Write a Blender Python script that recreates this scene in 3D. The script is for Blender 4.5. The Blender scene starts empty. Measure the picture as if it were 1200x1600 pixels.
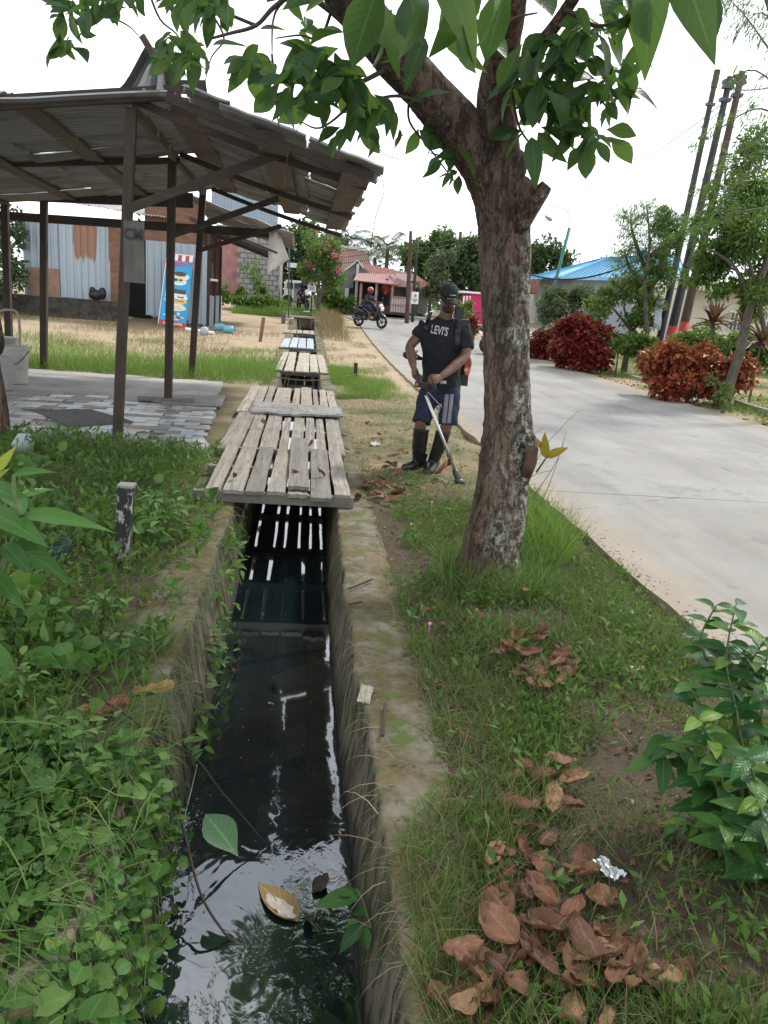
import bpy, math, random
import numpy as np
from math import sin, cos, pi, radians, sqrt, atan2
from mathutils import Vector, Matrix, noise
from mathutils.bvhtree import BVHTree
random.seed(7); rng = np.random.default_rng(7)
S = bpy.context.scene
COL = S.collection
# ------------------------------------------------------------------ camera, sky, sun, exposure
EYE = 1.5; FPX = 1200.0
YAW, PITCH, ROLL = radians(-6.6), radians(15.3), radians(4.6)
CM = (Matrix.Rotation(YAW, 3, 'Z') @ Matrix.Rotation(pi/2-PITCH, 3, 'X') @ Matrix.Rotation(ROLL, 3, 'Z'))
cam = bpy.data.cameras.new('camera'); co = bpy.data.objects.new('camera', cam); COL.objects.link(co)
co.matrix_world = Matrix.Translation((0, 0, EYE)) @ CM.to_4x4()
cam.sensor_fit = 'VERTICAL'; cam.sensor_height = 24; cam.lens = 24*FPX/1600
cam.clip_start = .02; cam.clip_end = 2000
S.camera = co
SUN_EL, SUN_AZ = radians(52), radians(50)      # azimuth clockwise from +Y (north) towards +X
w = bpy.data.worlds.new('World'); S.world = w; w.use_nodes = True
nt = w.node_tree; nt.nodes.clear()
wo = nt.nodes.new('ShaderNodeOutputWorld'); bg = nt.nodes.new('ShaderNodeBackground')
sk = nt.nodes.new('ShaderNodeTexSky'); sk.sky_type = 'NISHITA'; sk.sun_disc = False
sk.sun_elevation = SUN_EL; sk.sun_rotation = SUN_AZ; sk.air_density = 1.0; sk.dust_density = 2.0
tc = nt.nodes.new('ShaderNodeTexCoord'); mp = nt.nodes.new('ShaderNodeMapping')
mp.inputs['Scale'].default_value = (1.6, 1.6, 3.2)
nz = nt.nodes.new('ShaderNodeTexNoise'); nz.inputs['Scale'].default_value = 1.7; nz.inputs['Detail'].default_value = 6; nz.inputs['Roughness'].default_value = .55
cr = nt.nodes.new('ShaderNodeValToRGB'); cr.color_ramp.elements[0].position = .3; cr.color_ramp.elements[1].position = .58
cr.color_ramp.elements[0].color = (.22,)*3+(1,); cr.color_ramp.elements[1].color = (.85, .85, .85, 1)
mx = nt.nodes.new('ShaderNodeMix'); mx.data_type = 'RGBA'
mx.inputs[7].default_value = (13.2, 13.8, 14.6, 1)      # bright cloud deck
nt.links.new(tc.outputs['Generated'], mp.inputs[0]); nt.links.new(mp.outputs[0], nz.inputs['Vector'])
nt.links.new(nz.outputs['Fac'], cr.inputs[0]); sx = nt.nodes.new('ShaderNodeSeparateXYZ'); nt.links.new(tc.outputs['Generated'], sx.inputs[0])
hz = nt.nodes.new('ShaderNodeMapRange'); hz.inputs[1].default_value = .30; hz.inputs[2].default_value = .62; hz.inputs[3].default_value = .75; hz.inputs[4].default_value = 0
nt.links.new(sx.outputs[2], hz.inputs[0]); ad = nt.nodes.new('ShaderNodeMath'); ad.operation = 'ADD'; ad.use_clamp = True
nt.links.new(cr.outputs[0], ad.inputs[0]); nt.links.new(hz.outputs[0], ad.inputs[1]); nt.links.new(ad.outputs[0], mx.inputs[0])
nt.links.new(sk.outputs[0], mx.inputs[6]); nt.links.new(mx.outputs[2], bg.inputs[0])
bg.inputs[1].default_value = .108
nt.links.new(bg.outputs[0], wo.inputs[0])
sl = bpy.data.lights.new('sun', 'SUN'); sl.energy = 3.0; sl.angle = radians(6); sl.color = (1, .96, .9)
so = bpy.data.objects.new('sun', sl); COL.objects.link(so)
sd = Vector((sin(SUN_AZ)*cos(SUN_EL), cos(SUN_AZ)*cos(SUN_EL), sin(SUN_EL)))
so.rotation_euler = sd.to_track_quat('Z', 'Y').to_euler(); so.location = (0, 0, 30)
S.view_settings.view_transform = 'Standard'; S.view_settings.look = 'None'
S.view_settings.gamma = 1; S.view_settings.exposure = 0.4; S.view_settings.use_curve_mapping = False
S.render.engine = 'CYCLES'; S.cycles.max_bounces = 6; S.cycles.transparent_max_bounces = 8

# ------------------------------------------------------------------ helpers
def hgt(x, y):
    yy = max(0., min(y, 46.)-16.)
    return .0011*yy*yy
def ray(px, py): return CM @ Vector(((px-600)/FPX, (800-py)/FPX, -1))
def P(px, py, z=0.):                      # photo direction -> point on a level plane
    d = ray(px, py); t = (z-EYE)/d.z; return Vector((0, 0, EYE))+d*t
def W(px, py, Y):                         # photo direction -> point at distance Y
    d = ray(px, py); return Vector((0, 0, EYE))+d*(Y/d.y)
def G(px, py):                            # photo direction -> point on the ground
    d = ray(px, py); p = P(px, py, 0)
    t = 1.0; o = Vector((0, 0, EYE))
    while t < 300:
        q = o+d*t
        if q.z <= hgt(q.x, q.y): return q
        t += .02+t*.002
    return q
V3 = Vector
DX = .075
def fin(me, mats, smooth):
    for m in (mats if isinstance(mats, (list, tuple)) else [mats]): me.materials.append(m)
    if smooth: me.polygons.foreach_set('use_smooth', [True]*len(me.polygons))
def thing(name, label, cat, loc=(0, 0, 0), rz=0, group=None):
    o = bpy.data.objects.new(name, None); COL.objects.link(o); o.empty_display_size = .1
    o.location = loc; o.rotation_euler = (0, 0, rz); o['label'] = label; o['category'] = cat
    if group: o['group'] = group
    return o
def tag(o, label=None, cat=None, group=None, kind=None):
    if label: o['label'] = label
    if cat: o['category'] = cat
    if group: o['group'] = group
    if kind: o['kind'] = kind
    return o
def obj(name, me, parent=None, loc=None, rot=None):
    o = bpy.data.objects.new(name, me); COL.objects.link(o)
    if parent is not None: o.parent = parent
    if loc is not None: o.location = loc
    if rot is not None: o.rotation_euler = rot
    return o
def wloc(o):
    v = V3((0, 0, 0))
    while o is not None: v += o.location; o = o.parent
    return v
class MB:
    def __init__(s): s.v = []; s.f = []; s.m = []
    def add(s, vs, fs, mi=0):
        b = len(s.v); s.v += [tuple(v) for v in vs]
        s.f += [tuple(i+b for i in f) for f in fs]; s.m += [mi]*len(fs); return s
    def box(s, c, d, rot=None, mi=0, jit=0):
        vs = []
        for sx in (-.5, .5):
            for sy in (-.5, .5):
                for sz in (-.5, .5):
                    v = V3((sx*d[0]+random.uniform(-jit, jit), sy*d[1]+random.uniform(-jit, jit), sz*d[2]+random.uniform(-jit, jit)*.3))
                    if rot is not None: v = rot @ v
                    vs.append(v+V3(c))
        return s.add(vs, [(0, 1, 3, 2), (4, 6, 7, 5), (0, 4, 5, 1), (2, 3, 7, 6), (0, 2, 6, 4), (1, 5, 7, 3)], mi)
    def beam(s, a, b, w_, h_, up=(0, 0, 1), mi=0, bow=0):
        a, b = V3(a), V3(b); d = (b-a).normalized(); x = d.cross(V3(up)).normalized(); z = x.cross(d)
        n = 1 if not bow else 5; vs = []; 
        for i in range(n+1):
            t = i/n; c = a.lerp(b, t)+z*bow*sin(pi*t)*-1
            for sx, sz in ((-1, -1), (1, -1), (1, 1), (-1, 1)): vs.append(c+x*sx*w_/2+z*sz*h_/2)
        fs = [(0, 1, 2, 3), (n*4+3, n*4+2, n*4+1, n*4)]
        for i in range(n):
            for k in range(4): fs.append((i*4+k, (i+1)*4+k, (i+1)*4+(k+1) % 4, i*4+(k+1) % 4))
        return s.add(vs, fs, mi)
    def tube(s, pts, rad, n=8, mi=0, cap=True, flat=1.0, nf=None, up=(0, 0, 1)):
        pts = [V3(p) for p in pts]
        if not hasattr(rad, '__len__'): rad = [rad]*len(pts)
        vs = []; u = V3(up); px_ = None
        for i, p in enumerate(pts):
            d = (pts[min(i+1, len(pts)-1)]-pts[max(i-1, 0)])
            if d.length < 1e-9: d = V3((0, 0, 1))
            d.normalize()
            if px_ is None:
                x = d.cross(u)
                if x.length < .05: x = d.cross(V3((1, 0, 0)))
            else: x = px_-d*px_.dot(d)
            x.normalize(); px_ = x; y = d.cross(x)
            for k in range(n):
                a = 2*pi*k/n; r = rad[i]
                if nf: r *= nf(i/(len(pts)-1), a)
                vs.append(p+x*cos(a)*r+y*sin(a)*r*flat)
        fs = []
        for i in range(len(pts)-1):
            for k in range(n): fs.append((i*n+k, i*n+(k+1) % n, (i+1)*n+(k+1) % n, (i+1)*n+k))
        if cap:
            fs.append(tuple(range(n))[::-1]); fs.append(tuple((len(pts)-1)*n+k for k in range(n)))
        return s.add(vs, fs, mi)
    def ell(s, c, r, rot=None, nu=12, nv=8, mi=0):
        vs = []
        for j in range(nv+1):
            t = pi*j/nv
            for i in range(nu):
                a = 2*pi*i/nu; v = V3((r[0]*sin(t)*cos(a), r[1]*sin(t)*sin(a), r[2]*cos(t)))
                if rot is not None: v = rot @ v
                vs.append(v+V3(c))
        fs = [(j*nu+i, (j+1)*nu+i, (j+1)*nu+(i+1) % nu, j*nu+(i+1) % nu) for j in range(nv) for i in range(nu)]
        return s.add(vs, fs, mi)
    def rings(s, rs, n=24, mi=0, cap=True, yaw=0, pw=1.0):      # rs: (center, rx, ry)
        vs = []
        for c, rx, ry in rs:
            for k in range(n):
                a = 2*pi*k/n; ca, sa = cos(a), sin(a)
                x = rx*math.copysign(abs(ca)**pw, ca); y = ry*math.copysign(abs(sa)**pw, sa)
                vs.append(V3(c)+V3((x*cos(yaw)-y*sin(yaw), x*sin(yaw)+y*cos(yaw), 0)))
        fs = [(i*n+k, i*n+(k+1) % n, (i+1)*n+(k+1) % n, (i+1)*n+k) for i in range(len(rs)-1) for k in range(n)]
        if cap: fs.append(tuple(range(n))[::-1]); fs.append(tuple((len(rs)-1)*n+k for k in range(n)))
        return s.add(vs, fs, mi)
    def grid(s, fn, nu, nv, th=0, mi=0):       # fn(u,v)->point ; th>0 gives thickness along -z
        vs = [fn(i/nu, j/nv) for j in range(nv+1) for i in range(nu+1)]; W_ = nu+1
        fs = [(j*W_+i, j*W_+i+1, (j+1)*W_+i+1, (j+1)*W_+i) for j in range(nv) for i in range(nu)]
        if th:
            N = len(vs); vs += [V3(v)-V3((0, 0, th)) if not callable(th) else V3(v)+th(v) for v in vs[:N]]
            fs += [tuple(i+N for i in f[::-1]) for f in fs]
            per = [(i, i+1) for i in range(nu)]+[(j*W_+nu, (j+1)*W_+nu) for j in range(nv)]+[(nv*W_+i+1, nv*W_+i) for i in range(nu)]+[((j+1)*W_, j*W_) for j in range(nv)]
            fs += [(b, a, a+N, b+N) for a, b in per]
        return s.add(vs, fs, mi)
    def mesh(s, name, mats, smooth=False, off=(0, 0, 0)):
        me = bpy.data.meshes.new(name)
        o = V3(off); me.from_pydata([tuple(V3(v)-o) for v in s.v], [], s.f)
        fin(me, mats, smooth)
        if any(s.m): me.polygons.foreach_set('material_index', s.m)
        me.update(); return me
    def obj(s, name, mats, parent=None, smooth=False, loc=None):
        # vertices are in world coordinates; the object's origin goes to loc (default: the parent's place)
        pw_ = wloc(parent) if parent is not None else V3((0, 0, 0))
        if loc is None: loc = pw_ if parent is not None else V3((0, 0, 0))
        return obj(name, s.mesh(name, mats, smooth, loc), parent, V3(loc)-pw_)
def part_local(name, mb, mats, parent, smooth=False):
    return obj(name, mb.mesh(name, mats, smooth), parent)
def copy_tree(o, parent=None):
    c = o.copy(); COL.objects.link(c)
    if parent is not None: c.parent = parent
    for ch in list(o.children): copy_tree(ch, c)
    return c
def smoothpts(pts, k=6):
    pts = [V3(p) for p in pts]; out = []
    for i in range(len(pts)-1):
        p0 = pts[max(i-1, 0)]; p1 = pts[i]; p2 = pts[i+1]; p3 = pts[min(i+2, len(pts)-1)]
        for j in range(k):
            t = j/k; out.append(.5*((2*p1)+(-p0+p2)*t+(2*p0-5*p1+4*p2-p3)*t*t+(-p0+3*p1-3*p2+p3)*t**3))
    out.append(pts[-1]); return out
def lerpl(l, n):
    return list(np.interp(np.linspace(0, len(l)-1, n), range(len(l)), l))
# numpy scattering of small templates into one mesh
def leafT(Wd=.4, n=4, fold=.12, droop=.15, kind='ovate', curl=0):
    vs = []; uv = []
    for i in range(n+1):
        v = i/n
        if kind == 'ovate': hw = (sin(pi*min(1, v**.75))**.9 if 0 < v < 1 else 0)
        elif kind == 'obovate': hw = (sin(pi*v**1.25) if 0 < v < 1 else 0)
        elif kind == 'lance': hw = (sin(pi*v**.6)**1.3 if 0 < v < 1 else 0)
        elif kind == 'heart': hw = [.5, 1.0, .92, .6, 0][i] if n == 4 else sin(pi*v)
        elif kind == 'blade': hw = 1-v**2*.95
        hw = max(hw, .02)*Wd/2
        y = v if kind != 'heart' else v
        yo = -.14 if (kind == 'heart' and i == 0) else 0
        z = -droop*v*v; cz = curl*hw
        vs += [(-hw, y+yo, z+fold*hw*2+cz*sin(5*v)), (0, y, z), (hw, y+yo, z+fold*hw*2-cz*cos(6*v))]
        uv += [(-1, v), (0, v), (1, v)]
    fs = []
    for i in range(n):
        a = i*3
        for k in (0, 1): fs += [(a+k, a+k+1, a+k+4), (a+k, a+k+4, a+k+3)]
    return np.array(vs, float), np.array(fs, int), np.array(uv, float)
def bladeT(bend=.5, wd=.02, n=4):
    vs = []; uv = []
    for i in range(n+1):
        v = i/n; hw = wd/2*(1-v**1.6*.92)
        y = sin(bend*v*1.2)/max(bend*1.2, .01)*1.0; z = -(1-cos(bend*v*1.6))/1.6/max(bend, .01)
        vs += [(-hw, y, z), (hw, y, z)]; uv += [(-1, v), (1, v)]
    fs = []
    for i in range(n): a = i*2; fs += [(a, a+1, a+3), (a, a+3, a+2)]
    return np.array(vs, float), np.array(fs, int), np.array(uv, float)
def nrm(a): return a/np.maximum(np.linalg.norm(a, axis=-1, keepdims=True), 1e-9)
def frames(d, up):
    d = nrm(d); x = nrm(np.cross(d, up)); z = np.cross(x, d); return np.stack([x, d, z], -1)
def scat(T, pos, d, up, s):
    V, F, U = T; n = len(pos)
    if n == 0: return np.zeros((0, 3)), np.zeros((0, 3), int), np.zeros((0, 2))
    A = frames(np.asarray(d, float), np.asarray(up, float)); s = np.asarray(s, float)
    s = s[:, None, None] if s.ndim == 1 else s[:, None, :]
    L = V[None]*s
    o = np.einsum('nij,nkj->nki', A, L)+np.asarray(pos)[:, None, :]
    f = F[None]+(np.arange(n)*len(V))[:, None, None]
    return o.reshape(-1, 3), f.reshape(-1, 3), np.tile(U, (n, 1))
def bigmesh(name, parts, mat, parent=None, off=(0, 0, 0), smooth=True):
    Vs, Fs, Us = [], [], []; b = 0
    for V, F, U in parts:
        if len(V) == 0: continue
        Vs.append(V); Fs.append(F+b); Us.append(U); b += len(V)
    V = np.concatenate(Vs)-np.array(off, float); F = np.concatenate(Fs); U = np.concatenate(Us)
    me = bpy.data.meshes.new(name); me.vertices.add(len(V)); me.vertices.foreach_set('co', V.ravel().astype(np.float32))
    me.loops.add(F.size); me.loops.foreach_set('vertex_index', F.ravel().astype(np.int32))
    me.polygons.add(len(F)); me.polygons.foreach_set('loop_start', (np.arange(len(F))*3).astype(np.int32))
    me.polygons.foreach_set('loop_total', np.full(len(F), 3, np.int32))
    me.polygons.foreach_set('use_smooth', np.full(len(F), smooth))
    uvl = me.uv_layers.new(name='UVMap'); uvl.data.foreach_set('uv', U[F.ravel()].ravel().astype(np.float32))
    fin(me, mat, False); me.update(calc_edges=True)
    o = obj(name, me, parent)
    return o
def leafmesh(name, T, mat, L=1.0):
    V, F, U = T
    me = bpy.data.meshes.new(name); me.from_pydata([tuple(v*L) for v in V], [], [tuple(int(i) for i in f) for f in F])
    uvl = me.uv_layers.new(name='UVMap')
    for lp in me.loops: uvl.data[lp.index].uv = U[lp.vertex_index]
    fin(me, mat, True); me.update(); return me
def mat4(pos, d, up, s=1.0):
    d = V3(d).normalized(); x = d.cross(V3(up)).normalized(); z = x.cross(d)
    m = Matrix((x, d, z)).transposed().to_4x4()
    sc = s if hasattr(s, '__len__') else (s, s, s)
    return Matrix.Translation(pos) @ m @ Matrix.Diagonal((*sc, 1))
def place(name, me, M4, parent=None):
    o = obj(name, me, parent)
    if parent is not None: M4 = Matrix.Translation(-wloc(parent)) @ M4
    o.matrix_basis = M4; return o
def rnd(a, b): return random.uniform(a, b)

# ------------------------------------------------------------------ materials
class NT:
    def __init__(s, name, rough=.7, spec=.5):
        s.m = bpy.data.materials.new(name); s.m.use_nodes = True; s.t = s.m.node_tree
        s.b = s.t.nodes['Principled BSDF']; s.b.inputs['Roughness'].default_value = rough
        s.b.inputs['Specular IOR Level'].default_value = spec
        s.geo = s.t.nodes.new('ShaderNodeNewGeometry')
    def n(s, t, **k):
        x = s.t.nodes.new(t)
        for a, b in k.items(): setattr(x, a, b)
        return x
    def l(s, a, b): s.t.links.new(a, b)
    def coord(s, scale=(1, 1, 1), kind='pos', rnd_=False):
        mp = s.n('ShaderNodeMapping'); mp.inputs['Scale'].default_value = scale
        if kind == 'pos': s.l(s.geo.outputs['Position'], mp.inputs[0])
        else: s.l(s.n('ShaderNodeTexCoord').outputs[kind], mp.inputs[0])
        if rnd_:
            oi = s.n('ShaderNodeObjectInfo'); mu = s.n('ShaderNodeMath', operation='MULTIPLY'); mu.inputs[1].default_value = 37
            s.l(oi.outputs['Random'], mu.inputs[0]); s.l(mu.outputs[0], mp.inputs['Location'])
        return mp.outputs[0]
    def noise(s, v, sc, det=4, ro=.6, dist=0):
        x = s.n('ShaderNodeTexNoise'); x.inputs['Scale'].default_value = sc; x.inputs['Detail'].default_value = det
        x.inputs['Roughness'].default_value = ro; x.inputs['Distortion'].default_value = dist
        s.l(v, x.inputs['Vector']); return x.outputs['Fac']
    def vor(s, v, sc, out='Distance', feat='F1'):
        x = s.n('ShaderNodeTexVoronoi', feature=feat); x.inputs['Scale'].default_value = sc; s.l(v, x.inputs['Vector']); return x.outputs[out]
    def ramp(s, f, stops):
        x = s.n('ShaderNodeValToRGB'); e = x.color_ramp.elements
        while len(e) < len(stops): e.new(.5)
        for k, (p, c) in enumerate(stops):
            e[k].position = p; e[k].color = (c, c, c, 1) if not hasattr(c, '__len__') else (*c, 1)
        s.l(f, x.inputs[0]); return x.outputs[0]
    def mix(s, f, a, b, mode='MIX'):
        x = s.n('ShaderNodeMix', data_type='RGBA', blend_type=mode)
        for i, v in ((0, f), (6, a), (7, b)):
            if hasattr(v, 'links') or hasattr(v, 'is_linked'): s.l(v, x.inputs[i])
            elif i == 0: x.inputs[0].default_value = v
            else: x.inputs[i].default_value = (*v, 1)
        return x.outputs[2]
    def math(s, op, a, b=None, clamp=False):
        x = s.n('ShaderNodeMath', operation=op, use_clamp=clamp)
        for i, v in ((0, a), (1, b)):
            if v is None: continue
            if hasattr(v, 'is_linked'): s.l(v, x.inputs[i])
            else: x.inputs[i].default_value = v
        return x.outputs[0]
    def col(s, c):
        if hasattr(c, 'is_linked'): s.l(c, s.b.inputs['Base Color'])
        else: s.b.inputs['Base Color'].default_value = (*c, 1)
        return s
    def rough(s, f): s.l(f, s.b.inputs['Roughness']); return s
    def bump(s, f, st=.3, d=.01):
        x = s.n('ShaderNodeBump'); x.inputs['Strength'].default_value = st; x.inputs['Distance'].default_value = d
        s.l(f, x.inputs['Height']); s.l(x.outputs[0], s.b.inputs['Normal']); return s
    def rand(s):
        oi = s.n('ShaderNodeObjectInfo'); return s.math('FRACT', s.math('ADD', oi.outputs['Random'], s.geo.outputs['Random Per Island']))
    def sep(s):
        x = s.n('ShaderNodeSeparateXYZ'); s.l(s.geo.outputs['Position'], x.inputs[0]); return x.outputs
def plain(name, c, rough=.7, sc=6, var=.25, bump=.15, scale=(1, 1, 1), spec=.4, metal=0, bd=.01):
    m = NT(name, rough, spec); v = m.coord(scale)
    f = m.noise(v, sc, 5, .65); f2 = m.noise(v, sc*7, 3, .6)
    c1 = tuple(x*(1-var) for x in c); c2 = tuple(min(1, x*(1+var)) for x in c)
    cc = m.mix(m.ramp(f, [(.3, 0), (.7, 1)]), c1, c2)
    m.col(m.mix(m.math('MULTIPLY', f2, .35), cc, tuple(x*.6 for x in c)))
    if bump: m.bump(f2, bump, bd)
    m.b.inputs['Metallic'].default_value = metal
    return m.m
def leafmat(name, ca, cb, cc=None, rough=.5, trans=.3, vein=.35, spec=.22, spots=0, tcol=(.25, .42, .05)):
    m = NT(name, rough, spec); r = m.rand()
    stops = [(0, ca), (1, cb)] if cc is None else [(0, ca), (.55, cb), (1, cc)]
    c = m.ramp(r, stops)
    v = m.coord((1, 1, 1)); c = m.mix(m.math('MULTIPLY', m.noise(v, 9, 3), .35), c, tuple(x*.55 for x in ca))
    if vein:
        uv = m.n('ShaderNodeUVMap'); sp = m.n('ShaderNodeSeparateXYZ'); m.l(uv.outputs[0], sp.inputs[0])
        au = m.math('ABSOLUTE', sp.outputs[0])
        mid = m.math('LESS_THAN', au, .07)
        w_ = m.math('ADD', m.math('MULTIPLY', sp.outputs[1], 9), m.math('MULTIPLY', au, -2.2))
        fr = m.math('FRACT', w_); side = m.math('LESS_THAN', fr, .1)
        vv = m.math('MULTIPLY', m.math('MAXIMUM', mid, m.math('MULTIPLY', side, .45)), vein)
        c = m.mix(vv, c, tuple(min(1, x*1.7+.03) for x in cb))
        m.bump(m.math('MULTIPLY', m.math('PINGPONG', w_, .5), .8), .35, .004)
    if spots:
        sp_ = m.ramp(m.noise(v, 60, 2), [(.62, 0), (.68, 1)]); c = m.mix(m.math('MULTIPLY', sp_, spots), c, (.12, .08, .03))
    m.col(c)
    if trans:
        tr = m.n('ShaderNodeBsdfTranslucent'); m.l(m.mix(.35, c, tcol), tr.inputs[0])
        ms = m.n('ShaderNodeMixShader'); ms.inputs[0].default_value = trans
        out = m.t.nodes['Material Output']
        m.l(m.b.outputs[0], ms.inputs[1]); m.l(tr.outputs[0], ms.inputs[2]); m.l(ms.outputs[0], out.inputs[0])
    return m.m
def woodmat(name, c, dark, axis='y', rough=.8, moss=0):
    m = NT(name, rough, .3)
    sc = {'y': (14, .9, 14), 'x': (.9, 14, 14), 'z': (14, 14, .9)}[axis]
    v = m.coord(sc, rnd_=True); f = m.noise(v, 2.2, 6, .7, .6); g = m.noise(m.coord((1, 1, 1)), 3, 4)
    oi = m.n('ShaderNodeObjectInfo')
    cc = m.mix(m.ramp(f, [(.32, 0), (.62, 1)]), dark, c)
    cc = m.mix(m.math('MULTIPLY', oi.outputs['Random'], .45), cc, tuple(x*.62 for x in c))
    cc = m.mix(m.ramp(g, [(.45, 0), (.75, .6)]), cc, tuple(x*1.1 for x in dark))
    if moss: cc = m.mix(m.ramp(m.noise(m.coord((1, 1, 1)), 5, 5), [(.5, 0), (.7, moss)]), cc, (.06, .085, .03))
    m.col(cc).bump(f, .5, .006); return m.m
M = {}
M['deck'] = woodmat('deck_wood', (.32, .29, .245), (.14, .12, .10))
M['deckdark'] = woodmat('deck_wood_dark', (.23, .21, .18), (.10, .09, .08))
M['deckblue'] = woodmat('deck_wood_blue', (.42, .47, .50), (.2, .22, .24))
M['deckold'] = woodmat('deck_wood_pale', (.40, .355, .29), (.20, .165, .125))
M['weath'] = woodmat('weathered_slab', (.33, .32, .31), (.1, .095, .09), 'x')
M['postw'] = woodmat('post_wood', (.075, .055, .042), (.03, .024, .02), 'z')
M['beamx'] = woodmat('beam_wood_x', (.075, .055, .042), (.028, .022, .018), 'x')
M['beamy'] = woodmat('beam_wood_y', (.16, .12, .09), (.06, .045, .035), 'y')
M['bark2'] = plain('thin_bark', (.10, .085, .065), .9, 12, .5, .6, (1, 1, .4))
M['twig'] = plain('twig_brown', (.055, .04, .03), .8, 30, .4, .3)
M['stem'] = plain('green_stem', (.07, .11, .03), .6, 20, .3, 0)
M['black'] = plain('black_plastic', (.012, .012, .013), .45, 20, .3, .05)
M['rubber'] = plain('black_rubber', (.014, .014, .015), .28, 20, .3, .08)
M['tyre'] = plain('tyre_rubber', (.02, .02, .02), .8, 20, .2, .1)
M['steel'] = plain('brushed_aluminium', (.55, .55, .54), .38, 60, .15, .05, metal=.85)
M['dmetal'] = plain('dark_metal', (.10, .10, .10), .5, 40, .3, .1, metal=.7)
M['orange'] = plain('orange_plastic', (.75, .10, .02), .4, 10, .1, 0)
M['white'] = plain('white_paint', (.75, .75, .73), .6, 8, .08, .05)
M['skin'] = plain('brown_skin', (.14, .072, .046), .45, 14, .3, .2)
M['cloth'] = plain('navy_cloth', (.0075, .0085, .013), .9, 30, .3, .35, bd=.004)
M['shorts'] = plain('blue_shorts_cloth', (.010, .015, .036), .85, 30, .3, .3, bd=.004)
M['cap'] = plain('black_cap_cloth', (.012, .014, .014), .9, 40, .3, .3, bd=.003)
M['print'] = plain('pale_print', (.42, .42, .42), .8, 60, .15, 0)
M['grey'] = plain('grey_stripe', (.20, .20, .23), .85, 60, .2, 0)
# ------------------------------------------------------------------ ground, canal, road
def ground_mat():
    m = NT('soil', .95, .2); p = m.coord(); s = m.sep()
    f = m.noise(p, 1.1, 6, .65); g = m.noise(p, 9, 5, .7); k = m.noise(p, 45, 3, .7)
    dark = m.mix(g, (.05, .038, .026), (.11, .085, .06))
    mid = m.mix(m.ramp(f, [(.42, 0), (.6, 1)]), (.30, .235, .15), (.105, .12, .05))
    mid = m.mix(m.ramp(g, [(.5, 0), (.8, .7)]), mid, (.12, .09, .06))
    sand = m.mix(f, (.46, .37, .25), (.34, .25, .16)); sand = m.mix(m.ramp(m.noise(p, .45, 5, .7), [(.5, 0), (.62, .6)]), sand, (.17, .16, .07))
    ynoise = m.math('ADD', s[1], m.math('MULTIPLY', f, 2.4))
    t1 = m.n('ShaderNodeMapRange'); t1.inputs[1].default_value = 6.6; t1.inputs[2].default_value = 7.8; m.l(ynoise, t1.inputs[0])
    t2 = m.n('ShaderNodeMapRange'); t2.inputs[1].default_value = 12; t2.inputs[2].default_value = 15.5; m.l(ynoise, t2.inputs[0])
    c = m.mix(t1.outputs[0], dark, mid); c = m.mix(t2.outputs[0], c, sand)
    far = m.n('ShaderNodeMapRange'); far.inputs[1].default_value = 45; far.inputs[2].default_value = 60; m.l(s[1], far.inputs[0])
    c = m.mix(far.outputs[0], c, (.07, .10, .035))
    m.col(m.mix(m.math('MULTIPLY', k, .4), c, (.05, .04, .03))); m.bump(m.math('ADD', g, k), .7, .02); return m.m
M['soil'] = ground_mat()
def conc_mat():
    m = NT('old_concrete', .9, .25); p = m.coord(); f = m.noise(p, .7, 5, .6); g = m.noise(p, 28, 5, .75); st = m.noise(m.coord((3, .25, 1)), 1.3, 5, .6)
    c = m.mix(m.ramp(f, [(.35, 0), (.65, 1)]), (.21, .205, .19), (.27, .265, .25))
    c = m.mix(m.ramp(st, [(.5, 0), (.72, .5)]), c, (.29, .255, .205))
    c = m.mix(m.ramp(g, [(.55, 0), (.8, .55)]), c, (.15, .143, .13))
    cr = m.vor(m.coord((1, 1, 1)), .42, 'Distance', 'DISTANCE_TO_EDGE')
    nx = m.math('MULTIPLY', m.noise(p, 3, 4), .03)
    c = m.mix(m.math('MULTIPLY', m.math('LESS_THAN', m.math('ADD', cr, nx), .0155), .55), c, (.12, .11, .10))
    s = m.sep(); ed = m.n('ShaderNodeMapRange'); ed.inputs[1].default_value = 2.42; ed.inputs[2].default_value = 2.05
    m.l(m.math('ADD', s[0], m.math('MULTIPLY', m.noise(p, 2.2, 5, .7), .45)), ed.inputs[0]); ed.inputs[1].default_value = 2.70; ed.inputs[2].default_value = 2.20
    c = m.mix(m.math('MULTIPLY', ed.outputs[0], .75), c, (.30, .235, .16))
    er = m.n('ShaderNodeMapRange'); er.inputs[1].default_value = 7.0; er.inputs[2].default_value = 7.7; m.l(m.math('ADD', s[0], m.math('MULTIPLY', m.noise(p, 1.7, 5, .7), .6)), er.inputs[0])
    c = m.mix(m.math('MULTIPLY', er.outputs[0], .7), c, (.26, .20, .14))
    c = m.mix(m.math('MULTIPLY', m.ramp(m.noise(m.coord((1.6, .22, 1)), .8, 4, .6), [(.48, 0), (.66, 1)]), .45), c, (.15, .14, .125))
    c = m.mix(m.math('MULTIPLY', m.ramp(m.noise(p, 1.9, 6, .75), [(.56, 0), (.64, 1)]), .35), c, (.13, .12, .11))
    m.col(c).bump(g, .45, .008); return m.m
M['road'] = conc_mat()
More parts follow.
